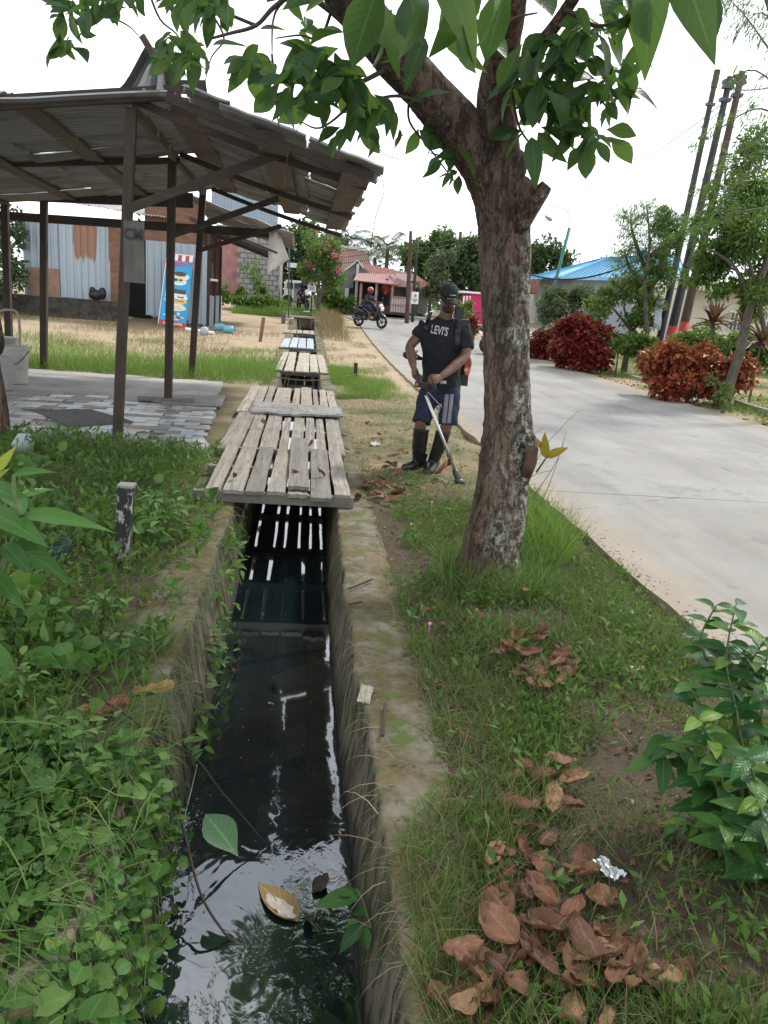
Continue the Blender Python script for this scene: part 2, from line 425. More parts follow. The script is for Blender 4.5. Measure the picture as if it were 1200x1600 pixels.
def wall_mat():
    m = NT('mossy_wall', .9, .25); p = m.coord(); nz_ = m.n('ShaderNodeSeparateXYZ'); m.l(m.geo.outputs['Normal'], nz_.inputs[0]); s = m.sep()
    f = m.noise(p, 3.2, 6, .7); g = m.noise(p, 22, 5, .75); st = m.noise(m.coord((6, 9, 1.1)), 2.2, 6, .75, .4)
    top = m.mix(m.ramp(f, [(.36, 0), (.56, 1)]), (.18, .162, .128), (.095, .078, .034))
    top = m.mix(m.ramp(g, [(.5, 0), (.7, .75)]), top, (.05, .045, .035))
    top = m.mix(m.ramp(m.noise(p, 1.3, 4), [(.56, 0), (.7, .7)]), top, (.15, .095, .03))
    top = m.mix(m.ramp(m.math('ADD', m.noise(p, 6, 4), m.math('MULTIPLY', g, .25)), [(.67, 0), (.77, .8)]), top, (.06, .095, .015))
    top = m.mix(m.ramp(m.vor(p, 16), [(.12, .8), (.2, 0)]), top, (.055, .05, .042))
    face = m.mix(m.ramp(st, [(.42, 0), (.56, 1)]), (.035, .032, .022), (.16, .14, .10))
    face = m.mix(m.ramp(f, [(.5, 0), (.66, .8)]), face, (.035, .05, .012))
    wet = m.n('ShaderNodeMapRange'); wet.inputs[1].default_value = -.22; wet.inputs[2].default_value = -.40
    m.l(m.math('ADD', s[2], m.math('MULTIPLY', f, .2)), wet.inputs[0])
    face = m.mix(wet.outputs[0], face, (.012, .013, .010))
    c = m.mix(m.ramp(nz_.outputs[2], [(.35, 0), (.7, 1)]), face, top)
    m.col(c).bump(m.math('ADD', g, m.math('MULTIPLY', st, .3)), .7, .010); return m.m
M['wall'] = wall_mat()
def water_mat():
    m = NT('dark_water', .03, .5); p = m.coord(); s = m.sep()
    m.b.inputs['IOR'].default_value = 2.6
    m.col(m.mix(m.noise(p, 2.5, 3), (.003, .007, .010), (.010, .018, .018)))
    a = m.noise(m.coord((1, .8, 1)), 5, 2, .5, 1.0); b = m.noise(m.coord((1, 1, 1)), 19, 2, .5, 1.2)
    msk = m.n('ShaderNodeMapRange'); msk.inputs[1].default_value = 3.7; msk.inputs[2].default_value = 2.6; msk.inputs[3].default_value = .04
    m.l(m.math('ADD', s[1], m.math('MULTIPLY', m.noise(p, 4, 3), .7)), msk.inputs[0])
    side = m.n('ShaderNodeMapRange'); side.inputs[1].default_value = .0; side.inputs[2].default_value = .2; side.inputs[4].default_value = .25; m.l(s[0], side.inputs[0])
    k = m.math('MAXIMUM', msk.outputs[0], m.math('MULTIPLY', side.outputs[0], m.ramp(m.noise(p, 1.6, 2), [(.4, 0), (.6, 1)])))
    m.bump(m.math('MULTIPLY', m.math('ADD', a, m.math('MULTIPLY', b, m.math('MULTIPLY', m.ramp(m.noise(p, 3.1, 2), [(.4, 0), (.62, 1)]), .35))), k), .26, .010); return m.m
M['water'] = water_mat()

def axis(a, b, fine0, fine1, fstep, cstep):
    out = []; x = a
    while x < b:
        out.append(x); d = max(0, fine0-x, x-fine1); x += fstep+min(cstep, d*.12)
    out.append(b); return out
def road_l(y):      # left edge of the road
    if y < 8: return 2.02
    return 2.02-max(0, y-36)**2*.045+max(0, min(y, 36)-12)*.012
def gz(x, y):
    z = hgt(x, y)
    if y < 14:
        k = min(1, max(0, (14-y)/4)); edge = min(1, max(0, max(-.72-x, x-.545)/.4))
        z += k*edge*.05*(noise.noise(V3((x*1.7, y*1.7, 0)))+.5*noise.noise(V3((x*5, y*5, 3))))
        if x > .545 and x < 2.05: z += k*.04*sin(pi*(x-.545)/1.5)
        if x < -.72: z += k*min(.10, (-.72-x)*.08)
        if x < -.72: z = z*min(1, max(0, (7.35-y)/.5)) if y > 6.8 else z
    if x > 1.75 and y < 40: z -= .02*min(1, (x-1.75)/.2)
    return z
def sheet(name, xs, ys, fz, mat, **k):
    mb = MB(); n = len(xs)
    mb.v = [(x, y, fz(x, y)) for y in ys for x in xs]
    mb.f = [(j*n+i, j*n+i+1, (j+1)*n+i+1, (j+1)*n+i) for j in range(len(ys)-1) for i in range(n-1)]; mb.m = [0]*len(mb.f)
    return tag(mb.obj(name, mat, smooth=True), **k)
ys = axis(-4, 420, -1, 9, .07, 20)
sheet('ground', [-300, -200, -120]+axis(-70, -.70, -3.5, -.70, .07, 4), ys, gz, M['soil'], kind='structure')
sheet('ground', axis(.52, 90, .52, 2.1, .07, 5)+[130, 200, 300], ys, gz, M['soil'], kind='structure')
sheet('ground', [-.70, -.3, .1, .52], [46, 80, 200, 420], lambda x, y: gz(x, y), M['soil'], kind='structure')
# canal walls: a profile swept along the canal
def canal_wall(sgn, x_in, x_out, name):
    ysl = axis(-3, 46.3, -1, 10, .035, .5); prof = [(x_in, -.75+.06*i) for i in range(12)]+[(x_in, -.045), (x_in, -.015),
            (x_in+sgn*.004, .008), (x_in+sgn*.02, .012), (x_in+sgn*.07, .013), ((x_in+x_out)/2, .014), (x_out-sgn*.05, .012), (x_out, 0), (x_out, -.3)]
    mb = MB(); n = len(prof)
    for y in ysl:
        for k, (x, z) in enumerate(prof):
            r = .012*noise.noise(V3((x*4, y*2.2, z*4)))+.009*noise.noise(V3((x*16, y*12, z*14)))+.006*noise.noise(V3((x*40, y*40, k)))
            if 13 <= k <= 15: r *= 1.25
            if k < 14: x -= sgn*(.09 if sgn > 0 else .18)*max(0, -z)
            lean = sgn*.03*noise.noise(V3((y*.35, sgn, 0)))
            mb.v.append((x+sgn*r+lean*(1 if k < 16 else .3), y, z+r*.7+hgt(0, y)))
    mb.f = [(j*n+i, j*n+i+1, (j+1)*n+i+1, (j+1)*n+i) if sgn > 0 else (j*n+i, (j+1)*n+i, (j+1)*n+i+1, j*n+i+1) for j in range(len(ysl)-1) for i in range(n-1)]
    mb.m = [0]*len(mb.f)
    return tag(mb.obj(name, M['wall'], smooth=True), kind='structure')
canal_wall(1, .28, .555, 'canal_wall'); canal_wall(-1, -.47, -.745, 'canal_wall')
mb = MB(); mb.box((-.10, 46.4, -.3), (1.3, .25, 1.7)); tag(mb.obj('canal_wall', M['wall']), kind='structure')
sheet('canal_water', [-.52, -.1, .40], [-3, 2, 6, 12, 24, 46.3], lambda x, y: -.45, M['water'], kind='structure')
sheet('canal_bed', [-.54, .42], [-3, 46.4], lambda x, y: -1.05, M['soil'], kind='structure')
# road: concrete slabs
road = bpy.data.objects.new('road', None); COL.objects.link(road); tag(road, kind='structure')
def slab(y0, y1):
    mb = MB(); n = max(2, int((y1-y0)/.25)); rows = []
    for i in range(n+1):
        y = y0+.007+(y1-y0-.014)*i/n; l = road_l(y); wdt = 5.45+max(0, y-36)*.10
        jl = .035*noise.noise(V3((y*2.3, 0, 1)))+.02*noise.noise(V3((y*9, 0, 5))); jr = .05*noise.noise(V3((y*1.1, 0, 8)))
        sl_ = -max(0, y-36)*.09*.9
        rows.append([(l+jl, y), (l+wdt*.25, y+sl_*0), (l+wdt*.5, y), (l+wdt*.75, y), (l+wdt+jr, y)])
    for r in rows:
        mb.v.append((r[0][0], r[0][1], hgt(0, r[0][1])-.1))
        for x, y in r: mb.v.append((x, y, hgt(x, y)+.03))
        mb.v.append((r[4][0], r[4][1], hgt(0, r[4][1])-.1))
    mb.f = [(j*7+i, j*7+i+1, (j+1)*7+i+1, (j+1)*7+i) for j in range(n) for i in range(6)]+[tuple(range(7)), tuple(n*7+i for i in range(7))[::-1]]
    mb.m = [0]*len(mb.f); mb.obj('slab', M['road'], road)
ye = [-4, 1.2, 6.3, 11.5, 17, 22, 27, 32, 37, 41, 44, 47, 50, 53]
for a, b in zip(ye, ye[1:]): slab(a, b)
# patch of road that leads off behind the shop side
mb = MB(); mb.grid(lambda u, v: (5+u*12, 33+v*9-u*1.5, hgt(0, 33+v*9)+.012+.01*noise.noise(V3((u*9, v*9, 0)))), 14, 10)
tag(mb.obj('gravel_yard', plain('yard_sand', (.36, .33, .27), .95, 2, .2, .3)), kind='structure')
# concrete slab and tiled floor under the shelter
mb = MB(); mb.grid(lambda u, v: (-5.6+u*(4.68-.42*v+.10*noise.noise(V3((v*9, 0, 0)))), 7.15+v*(5.75+.25*noise.noise(V3((u*7, 3, 0)))), .024+.004*noise.noise(V3((u*9, v*9, 0)))), 24, 30, th=.06)
pave = tag(mb.obj('paved_floor', plain('stained_concrete', (.34, .33, .31), .9, 1.6, .35, .3)), kind='structure')
tm = [plain('tile_white', (.36, .365, .35), .35, 3, .18, 0), plain('tile_blue', (.24, .29, .315), .35, 3, .18, 0), plain('tile_pink', (.29, .215, .185), .4, 3, .2, 0), plain('tile_grey', (.21, .19, .17), .6, 3, .2, 0)]
tmesh = []
for m_ in tm:
    b = MB(); b.box((0, 0, 0), (.265, .168, .012), jit=.006); tmesh.append(b.mesh('tile', m_))
ct = 0
for r in range(17):
    for c in range(15):
        x = -1.06-c*.28-(r % 2)*.13-.012*r; y = 7.25+r*.185+c*.006
        if x < -5.3 or (r < 4 and c > 8+r) or random.random() < .10 or ct > 250: continue
        if r > 14 and random.random() < .5: continue
        k = random.choices([0, 1, 2, 3], [4, 3.2, 2, 3])[0]
        o = obj('tile', tmesh[k], pave, (x+rnd(-.012, .012), y+rnd(-.012, .012), .030+rnd(-.003, .004)), (rnd(-.01, .01), rnd(-.01, .01), rnd(-.05, .05)+.04)); ct += 1
# ------------------------------------------------------------------ wooden decks over the canal
def plank_mesh(w_, l, t=.028, mat=None, warp=.006, notch=False):
    mb = MB(); n = max(3, int(l/.15)); ph = rnd(0, 50)
    def f(u, v):
        e = .012*noise.noise(V3((v*l*2.2, u*3, ph)))
        x = (u-.5)*w_+e*(1 if u > .5 else -1)*.6
        y = v*l+(.02*noise.noise(V3((u*9, ph, 0))) if v in (0, 1) else 0)
        return (x, y, warp*sin(v*3+ph)+.004*noise.noise(V3((u*4, v*8, ph)))+(.004 if .3 < u < .7 else 0))
    mb.grid(f, 4, n, th=t); return mb.mesh('plank', mat or M['deck'])
def deck(label, planks, ya, yb, z, mats, joists, jmat=None, w_fix=None):
    d = thing('plank_deck', label, 'plank bridge', (0, ya, hgt(0, ya)+z), group='plank decks laid over the drain')
    for (x0, x1, dy0, dy1, dz) in planks:
        x0, x1 = x0*.88+.095, x1*.88+.095
        o = obj('plank', plank_mesh(x1-x0-.012, yb-ya+dy1-dy0, mat=random.choice(mats)), d, ((x0+x1)/2, dy0, dz+.055), (0, rnd(-.012, .012), rnd(-.006, .006)))
    for y in joists:
        mb = MB(); mb.beam((-.76, y, 0), (.40, y, 0), .07, .075); part_local('joist', mb, jmat or M['deckdark'], d)
    return d
deck('nearest plank deck, grey-brown boards with one raised plank nailed on top', [(-.88, -.745, .05, -.02, 0), (-.73, -.56, 0, 0, 0), (-.55, -.39, 0, .02, 0), (-.375, -.215, .02, -.02, 0), (-.205, -.03, .0, .05, 0), (-.02, .165, -.07, .02, 0), (.18, .325, .03, .0, 0)],
     5.42, 7.12, .055, [M['deck'], M['deckdark']], [.06, .9, 1.7])
dk = [o for o in COL.objects if o.name == 'plank_deck'][0]
o = obj('plank', plank_mesh(.155, 2.0, mat=M['deckdark']), dk, (-.006, .08, .092), (0, .01, .01)); o['label'] = 'raised plank nailed on top of the others'
deck('second plank deck with smooth pale grey boards behind the nearest deck', [(-.99, -.76, 0, 0, 0), (-.745, -.58, 0, 0, 0), (-.565, -.37, 0, .02, 0), (-.355, -.25, 0, 0, 0), (-.24, -.09, 0, .03, 0), (-.075, .04, 0, 0, 0), (.055, .165, 0, 0, 0), (.185, .37, 0, -.03, 0)],
     7.06, 9.40, .03, [M['deck']], [.1, 1.3, 2.4])
deck('third plank deck of pale crooked boards beyond the split slab', [(-1.03, -.87, 0, 0, 0), (-.86, -.72, -.3, .02, 0), (-.71, -.59, 0, 0, .01), (-.57, -.31, .1, -.05, 0), (-.29, -.17, 0, .02, 0), (-.155, .03, .06, 0, .015), (.045, .13, 0, 0, 0), (.14, .27, 0, 0, 0), (.285, .42, 0, -.1, 0)],
     9.40, 12.2, .03, [M['deckold'], M['deck'], M['deckold']], [.1, 1.3, 2.7])
mb = MB()
mb.grid(lambda u, v: (-.62+1.10*u+.03*noise.noise(V3((v*6, 1, 0))), 9.2+v*(1.0-.25*u)+.09*noise.noise(V3((u*4, v*2, 0)))+.02*noise.noise(V3((u*22, v, 0))), .118+.016*noise.noise(V3((u*5, v*3, 2)))+.02*u+.010*noise.noise(V3((u*20, v*9, 2)))), 44, 12, th=.025)
tag(mb.obj('split_slab', M['weath'], smooth=False), 'weathered grey split plank lying crosswise on the boards of the drain crossing', 'plank')
deck('fourth plank deck, short pale boards past the dark gap with grass tufts', [(-.78, -.62, 0, 0, 0), (-.58, -.36, 0, 0, 0), (-.33, -.02, 0, 0, 0), (.0, .2, 0, -.2, 0), (.22, .42, .1, -.3, 0), ], 15.3, 20.3, .0, [M['deckold']], [.1, 2.1, 4.0])
deck('bluish white deck of four wide boards on the drain', [(-.92, -.66, 0, 0, 0), (-.64, -.40, 0, 0, 0), (-.38, -.12, 0, 0, 0), (-.10, .14, 0, 0, 0)], 21.4, 26.5, .02, [M['deckblue']], [.1, 2.5, 5.0])
deck('thin pale deck of narrow boards behind the bluish one', [(-1.05, -.8, 0, 0, 0), (-.78, -.55, 0, 0, 0), (-.53, -.3, 0, 0, 0), (-.28, -.03, 0, 0, 0), (-.01, .2, 0, 0, 0)], 27.6, 30.2, .0, [M['deckold']], [.1, 2.5])
deck('farthest pale deck with raised back edge behind the open boxed gap', [(-.95, -.6, 0, 0, 0), (-.58, -.2, 0, 0, 0), (-.18, .25, 0, 0, 0)], 35.5, 38.0, .04, [M['deckold']], [.1, 2.3])
deck('grey slab deck farthest along the drain near the placards', [(-.9, -.3, 0, 0, 0), (-.28, .3, 0, 0, 0)], 40.2, 43.0, .12, [M['deckdark']], [.1, 2.6])
# wooden box frame round the open gap
bx = thing('gap_frame', 'plank box frame standing round the open gap of the drain', 'frame', (-.35, 33.5, hgt(0, 33)))
for x in (-.66, .36):
    mb = MB(); mb.box((x, 33.6, hgt(0, 33)+.05), (.12, 2.4, .3), jit=.02); mb.obj('side_board', M['deckold'], bx)
mb = MB(); mb.box((-.25, 34.9, hgt(0, 34)+.2), (1.5, .3, .06), jit=.02); mb.obj('top_board', M['deckold'], bx)
mb = MB(); mb.box((-.98, 32.6, hgt(0, 33)+.2), (.16, .16, .5), jit=.02); mb.obj('post', M['deckdark'], bx)

# ------------------------------------------------------------------ shelter with corrugated roof
def rust_mat(name, c, rustc, amount=.5, axis_=(1, 1, 1), metal=.35):
    m = NT(name, .55, .4); p = m.coord(axis_, rnd_=True); f = m.noise(p, 1.6, 6, .72); g = m.noise(p, 14, 5, .7)
    oi = m.n('ShaderNodeObjectInfo')
    c_ = m.mix(oi.outputs['Random'], tuple(x*.75 for x in c), tuple(min(1, x*1.15) for x in c))
    k = m.ramp(f, [(amount, 0), (amount+.12, 1)])
    c_ = m.mix(k, c_, rustc); c_ = m.mix(m.math('MULTIPLY', g, .35), c_, tuple(x*.45 for x in c))
    m.col(c_).bump(g, .2, .004); m.b.inputs['Metallic'].default_value = metal; return m.m
M['tin'] = rust_mat('weathered_tin', (.25, .25, .245), (.15, .10, .075), .52, metal=.15)
M['tinw'] = rust_mat('bluish_tin_wall', (.36, .42, .47), (.28, .13, .06), .72, (1, 1, .25))
M['tinr'] = rust_mat('rust_streaked_tin', (.37, .43, .48), (.28, .13, .06), .74, (1, 1, .25))
def rust_patch(mat, x0, x1, z0, z1):     # one big rust stain with ragged streaks at its foot
    t = mat.node_tree; b = t.nodes['Principled BSDF']; src = b.inputs['Base Color'].links[0].from_socket
    N = lambda k, **a: [setattr(n_, p, v) or n_ for n_ in [t.nodes.new(k)] for p, v in a.items()][-1] if a else t.nodes.new(k)
    g = N('ShaderNodeNewGeometry'); s = N('ShaderNodeSeparateXYZ'); t.links.new(g.outputs['Position'], s.inputs[0])
    mp = N('ShaderNodeMapping'); mp.inputs['Scale'].default_value = (5, 1, .35); t.links.new(g.outputs['Position'], mp.inputs[0])
    nz_ = N('ShaderNodeTexNoise'); nz_.inputs['Scale'].default_value = 3; nz_.inputs['Detail'].default_value = 5; t.links.new(mp.outputs[0], nz_.inputs['Vector'])
    def mr(sock, a, b_):
        m = N('ShaderNodeMapRange'); m.inputs[1].default_value = a; m.inputs[2].default_value = b_; t.links.new(sock, m.inputs[0]); return m.outputs[0]
    def mul(a, b_, op='MULTIPLY'):
        m = N('ShaderNodeMath', operation=op); t.links.new(a, m.inputs[0]); 
        if hasattr(b_, 'is_linked'): t.links.new(b_, m.inputs[1])
        else: m.inputs[1].default_value = b_
        return m.outputs[0]
    box = mul(mul(mr(s.outputs[0], x0, x0+.15), mr(s.outputs[0], x1, x1-.1)), mul(mr(s.outputs[2], z0, z1), mr(s.outputs[2], z1+.25, z1+.15)))
    k = mr(mul(box, nz_.outputs['Fac'], 'ADD'), .78, .92); k2 = mul(k, mul(box, 4.0, 'MULTIPLY')); 
    m = N('ShaderNodeMix', data_type='RGBA'); c_ = N('ShaderNodeMath', operation='MINIMUM'); t.links.new(k2, c_.inputs[0]); c_.inputs[1].default_value = .9
    t.links.new(c_.outputs[0], m.inputs[0]); t.links.new(src, m.inputs[6]); m.inputs[7].default_value = (.26, .125, .065, 1); t.links.new(m.outputs[2], b.inputs['Base Color'])
def corr(mb, o, ux, uy, lx, ly, amp=.012, pitch=.075, ruf=.01, th=.0015, nx=5, seed=0):
    """corrugated sheet: ridges run along ux; o corner; ux, uy unit vectors"""
    ux, uy = V3(ux).normalized(), V3(uy).normalized(); nn = ux.cross(uy).normalized(); nv = int(ly/pitch*4)
    def f(u, v):
        x = u*lx; y = v*ly
        edge = (ruf*1.6*noise.noise(V3((v*7, seed, 0))) if u in (0, 1) else 0)
        z = amp*sin(y/pitch*2*pi)+ruf*noise.noise(V3((x*1.5, y*1.5, seed)))*1.2+ruf*.5*noise.noise(V3((x*6, y*5, seed)))
        return V3(o)+ux*(x+edge)+uy*y+nn*z
    mb.grid(f, nx, nv, th=lambda v: -nn*th); return mb
sh = thing('open_shelter', 'old open shelter with dark wooden posts and rusty corrugated roof over the tiled floor', 'shelter', (-1.73, 7.36, 0))
RZ = 3.42
posts = [((-1.73, 7.36, -.05), (-1.56, 7.36, 3.02), .082), ((-1.73, 10.1, -.02), (-1.69, 10.1, 2.99), .09), ((-1.91, 13.4, -.02), (-1.76, 13.4, 3.0), .10),
         ((-4.28, 13.3, 0), (-4.18, 13.3, 2.62), .10), ((-4.85, 13.4, 0), (-4.80, 13.4, 2.6), .10)]
for a, b, t in posts:
    mb = MB(); mb.beam(a, b, t, t, up=(0, 1, 0), bow=rnd(-.01, .01)); mb.obj('post', M['postw'], sh)
mb = MB(); mb.beam((-2.1, 10.08, .07), (-1.4, 10.12, .08), .14, .04); mb.obj('post_footing', M['deckdark'], sh)
def bm(name, a, b, w_, h_, mat, bow=0):
    mb = MB(); mb.beam(a, b, w_, h_, bow=bow); return mb.obj(name, mat, sh)
bm('ridge_beam', (-6.6, 7.30, 2.22), (-1.15, 7.27, 3.05), .06, .11, M['beamx'])
bm('tie_beam', (-7.0, 13.3, 2.56), (-1.9, 13.3, 2.80), .09, .22, M['beamx'])
bm('tie_beam', (-6.6, 10.0, 2.35), (-1.6, 10.1, 2.92), .06, .07, M['beamx'])
bm('eave_beam', (-7.0, 13.6, 2.30), (-.7, 13.5, 2.42), .07, .13, M['beamx'])
bm('rail', (-1.58, 7.3, 2.95), (-1.76, 13.6, 2.95), .05, .10, M['beamy'])
# overhang rafters and knee braces
for y, z0 in ((7.40, 3.05), (10.1, 3.05), (13.2, 3.05)):
    bm('rafter', (-1.6, y, z0-.06), (.47, y, z0-.58), .045, .06, M['beamx'], bow=.03)
bm('rafter', (-1.1, 6.3, 2.80), (.44, 6.25, 2.40), .04, .055, M['beamx'], bow=.02)
bm('knee_brace', (-1.60, 7.32, 2.10), (-.27, 7.32, 2.68), .045, .075, M['beamx'])
bm('knee_brace', (-1.70, 10.06, 2.06), (-.42, 10.06, 2.60), .045, .07, M['beamx'])
bm('knee_brace', (-1.82, 13.3, 2.05), (-.5, 13.3, 2.54), .045, .07, M['beamx'])
# wide flat boards under the sheets, running along the shelter
for (x0, x1, za, zb, t) in ((-1.22, -1.36, 3.01, 2.99, .26), (-.36, -.34, 2.76, 2.76, .25), (.33, .33, 2.58, 2.58, .23), (-2.45, -2.7, 2.84, 2.80, .22), (-3.4, -3.8, 2.69, 2.65, .2), (-4.6, -4.8, 2.52, 2.5, .2)):
    bm('roof_board', (x0, 7.3 if x0 < -1.1 else 6.3, za-(0 if x0 < -1.1 else .12)), (x1, 13.4, zb), t, .025, M['beamy'])
# sheets on the overhang and the left part
def rz(x, y):
    return (3.09-(x+1.26)*.270 if x > -1.26 else 3.09+(x+1.26)*.150)-max(0, 7.3-y)*.13
k = 0
for col, (xa, xb) in enumerate(((-1.34, -.64), (-.68, -.06), (-.08, .53))):
    y = 6.12
    while y < 13.2:
        ly = .78; lift = rnd(0, .03); xa_ = xa; xa = max(xa, -1.0) if y < 7.0 else xa
        a = V3((xa+rnd(-.04, .04), y, rz(xa, y)-.03+lift*.6)); b = V3((xb+rnd(-.05, .05), y, rz(xb, y)-.03+lift))
        mb = MB(); ux = (b-a); corr(mb, a, ux, (0, 1, rnd(-.02, .02)), ux.length, ly, .019, .098, .022, nx=6, seed=k)
        xa = xa_; mb.obj('roof_sheet', M['tin'], sh, smooth=True); y += ly-rnd(-.03, .07); k += 1
for row, (xa, xb) in enumerate(((-6.6, -4.9), (-5.0, -3.1), (-3.2, -1.24))):
    y = 7.16
    while y < 13.2:
        ly = .8; a = V3((xa, y+rnd(-.03, .03), rz(xa, y)-.06+rnd(0, .04))); b = V3((xb, y, rz(xb, y)-.05+rnd(0, .05)))
        mb = MB(); ux = b-a; corr(mb, a, ux, (0, 1, rnd(-.02, .02)), ux.length, ly, .019, .098, .03, nx=7, seed=k)
        mb.obj('roof_sheet', M['tin'], sh, smooth=True); y += ly-rnd(-.035, .08); k += 1
# crumpled sheets standing up at the ridge
mb = MB(); a0, a1, a2, a3 = W(150, 148, 7.3), W(262, 142, 7.3), W(232, 70, 7.5), W(268, 72, 7.7)
mb.grid(lambda u, v: a0.lerp(a1, u).lerp(a2.lerp(a3, u), v**1.0)+V3((0, .12*sin(u*7)+.06*sin(v*5+u*3), -.10*(1-u)*sin(v*pi))), 12, 8, th=lambda v: V3((0, .003, 0)))
mb.obj('bent_ridge_sheet', M['tin'], sh)
mb = MB(); c0, c1, c2, c3 = W(244, 142, 7.2), W(282, 152, 7.3), W(250, 78, 7.4), W(268, 66, 7.5)
mb.grid(lambda u, v: c0.lerp(c1, u).lerp(c2.lerp(c3, u), v)+V3((0, -.06*sin(u*9), 0)), 6, 8, th=lambda v: V3((0, .004, 0)))
mb.obj('bent_ridge_sheet', M['tin'], sh)
bm('cap_board', W(222, 56, 7.4), W(268, 134, 7.3), .03, .05, M['beamx']); bm('cap_board', W(262, 136, 7.3), W(322, 136, 7.4), .04, .1, M['beamx'])
for (xa, xb, za, seed) in ((-4.2, -2.6, .0, 3), (-5.6, -4.0, .02, 9)):
    mb = MB(); corr(mb, (xa, 6.95, rz(xa, 7.5)+.06), (1, 0, .1), (0, 1, .10), xb-xa, .9, .012, .078, .05, nx=8, seed=seed); mb.obj('loose_ridge_sheet', M['tin'], sh, smooth=True)
# torn strip hanging from the eave corner
mb = MB(); e0 = V3((.50, 6.3, 2.42)); mb.tube(smoothpts([e0, e0+V3((.03, 0, -.12)), e0+V3((-.02, 0, -.3)), e0+V3((-.04, 0, -.52))]), [.003]*18+[.012], 4)
mb.obj('hanging_strip', M['twig'], sh)
# board sign on the front post
bs = thing('board_sign', 'weathered grey wooden board with faint dark letters nailed to the front shelter post', 'sign', (-1.64, 7.29, 1.6))
A, B = W(192, 344, 7.28), W(225, 443, 7.28)
mb = MB(); mb.box(((A.x+B.x)/2, 7.295, (A.z+B.z)/2), (B.x-A.x, .02, A.z-B.z), jit=.006); mb.obj('board', woodmat('sign_wood', (.17, .155, .14), (.075, .065, .055), 'z'), bs)
def text_mesh(name, txt, size, mat, ext=.001, sx=1.0, off=0.0, shear=0):
    c = bpy.data.curves.new(name, 'FONT'); c.body = txt; c.size = size; c.align_x = 'CENTER'; c.align_y = 'CENTER'; c.extrude = ext; c.offset = off; c.shear = shear; c.resolution_u = 3
    o = bpy.data.objects.new(name, c); COL.objects.link(o); bpy.context.view_layer.update()
    me = bpy.data.meshes.new_from_object(o.evaluated_get(bpy.context.evaluated_depsgraph_get())); bpy.data.objects.remove(o)
    for v in me.vertices: v.co.x *= sx
    me.materials.clear(); me.materials.append(mat); me.name = name; return me
me = text_mesh('lettering', 'CM', .13, M['black'], .001, .85, .003)
obj('lettering', me, bs, V3(((A.x+B.x)/2+1.64, -.016, A.z-.11-1.6)), (pi/2, 0, -.05))
# ------------------------------------------------------------------ shack, banner, block house, far houses
def BX(pxl, pxr, pyt, pyb, Y, dep):       # box facing the viewer, front face at Y
    l, r = W(pxl, (pyt+pyb)/2, Y), W(pxr, (pyt+pyb)/2, Y); t, b = W((pxl+pxr)/2, pyt, Y), W((pxl+pxr)/2, pyb, Y)
    return V3(((l.x+r.x)/2, Y+dep/2, (t.z+b.z)/2)), (r.x-l.x, dep, t.z-b.z)
def bxo(name, args, mat, parent, jit=0, mi=0):
    c, d = BX(*args); mb = MB(); mb.box(c, d, jit=jit, mi=mi); return mb.obj(name, mat, parent)
M['ply'] = plain('plywood_brown', (.19, .10, .065), .85, 3, .3, .2, (1, 1, 3))
M['plypale'] = plain('plywood_stained', (.26, .16, .12), .85, 2, .35, .2)
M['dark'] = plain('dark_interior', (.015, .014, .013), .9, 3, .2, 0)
M['masonry'] = plain('mossy_masonry', (.055, .05, .04), .95, 5, .6, .8)
M['block'] = plain('grey_block', (.27, .26, .25), .95, 7, .2, .4)
M['mortar'] = plain('mortar', (.22, .21, .20), .95, 7, .2, .3)
M['pinkwall'] = plain('faded_pink_plaster', (.38, .20, .19), .9, 2.2, .3, .3)
rust_patch(M['tinr'], W(112, 380, 27.5).x, W(154, 380, 27.5).x, W(130, 425, 27.5).z, W(130, 362, 27.5).z)
sk_ = thing('tin_shack', 'tin and plywood shack with rust streaks and a dark doorway behind the grass strip', 'shack', (-7, 27.5, .1))
Ys = 27.520
def panel(pxl, pxr, pt0, pt1, pb, mat, Y=Ys, seed=0, pitch=.22):
    l, r = W(pxl, pt0, Y), W(pxr, pt1, Y); bl = W((pxl+pxr)/2, pb, Y).z
    mb = MB(); zt0, zt1 = l.z, r.z; n = max(8, int((r.x-l.x)/pitch*6))
    def f(u, v):
        z = bl+(zt0+(zt1-zt0)*u-bl)*v; ph = ((u*(r.x-l.x)) / pitch) % 1
        rib = .03 if ph < .25 else 0
        return (l.x+(r.x-l.x)*u, Y-rib+.01*noise.noise(V3((u*3, v*3, seed))), z)
    mb.grid(f, n, 4, th=lambda v: V3((0, .004, 0))); return mb.obj('wall_sheet', mat, sk_)
panel(34, 94, 333, 341, 462, M['tinw'], seed=1); panel(92, 154, 340, 350, 466, M['tinr'], Ys-.03, 2); panel(153, 171, 352, 354, 470, M['tinw'], seed=3)
panel(228, 262, 375, 378, 493, M['tinw'], seed=4); panel(261, 296, 377, 382, 499, M['tinw'], Ys-.03, 5); panel(295, 324, 381, 385, 506, M['tinw'], seed=6)
bxo('plywood_patch', (46, 93, 419, 463, 27.417, .03), M['plypale'], sk_)
bxo('door_post', (170, 190, 345, 492, 27.520, .12), M['ply'], sk_)
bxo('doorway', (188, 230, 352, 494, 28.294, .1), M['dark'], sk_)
bxo('upper_board', (226, 268, 318, 377, 27.563, .04), M['ply'], sk_); bxo('upper_board', (269, 312, 316, 383, 27.563, .04), M['ply'], sk_)
bxo('plinth', (-60, 188, 463, 500, 27.262, 1.2), M['masonry'], sk_)
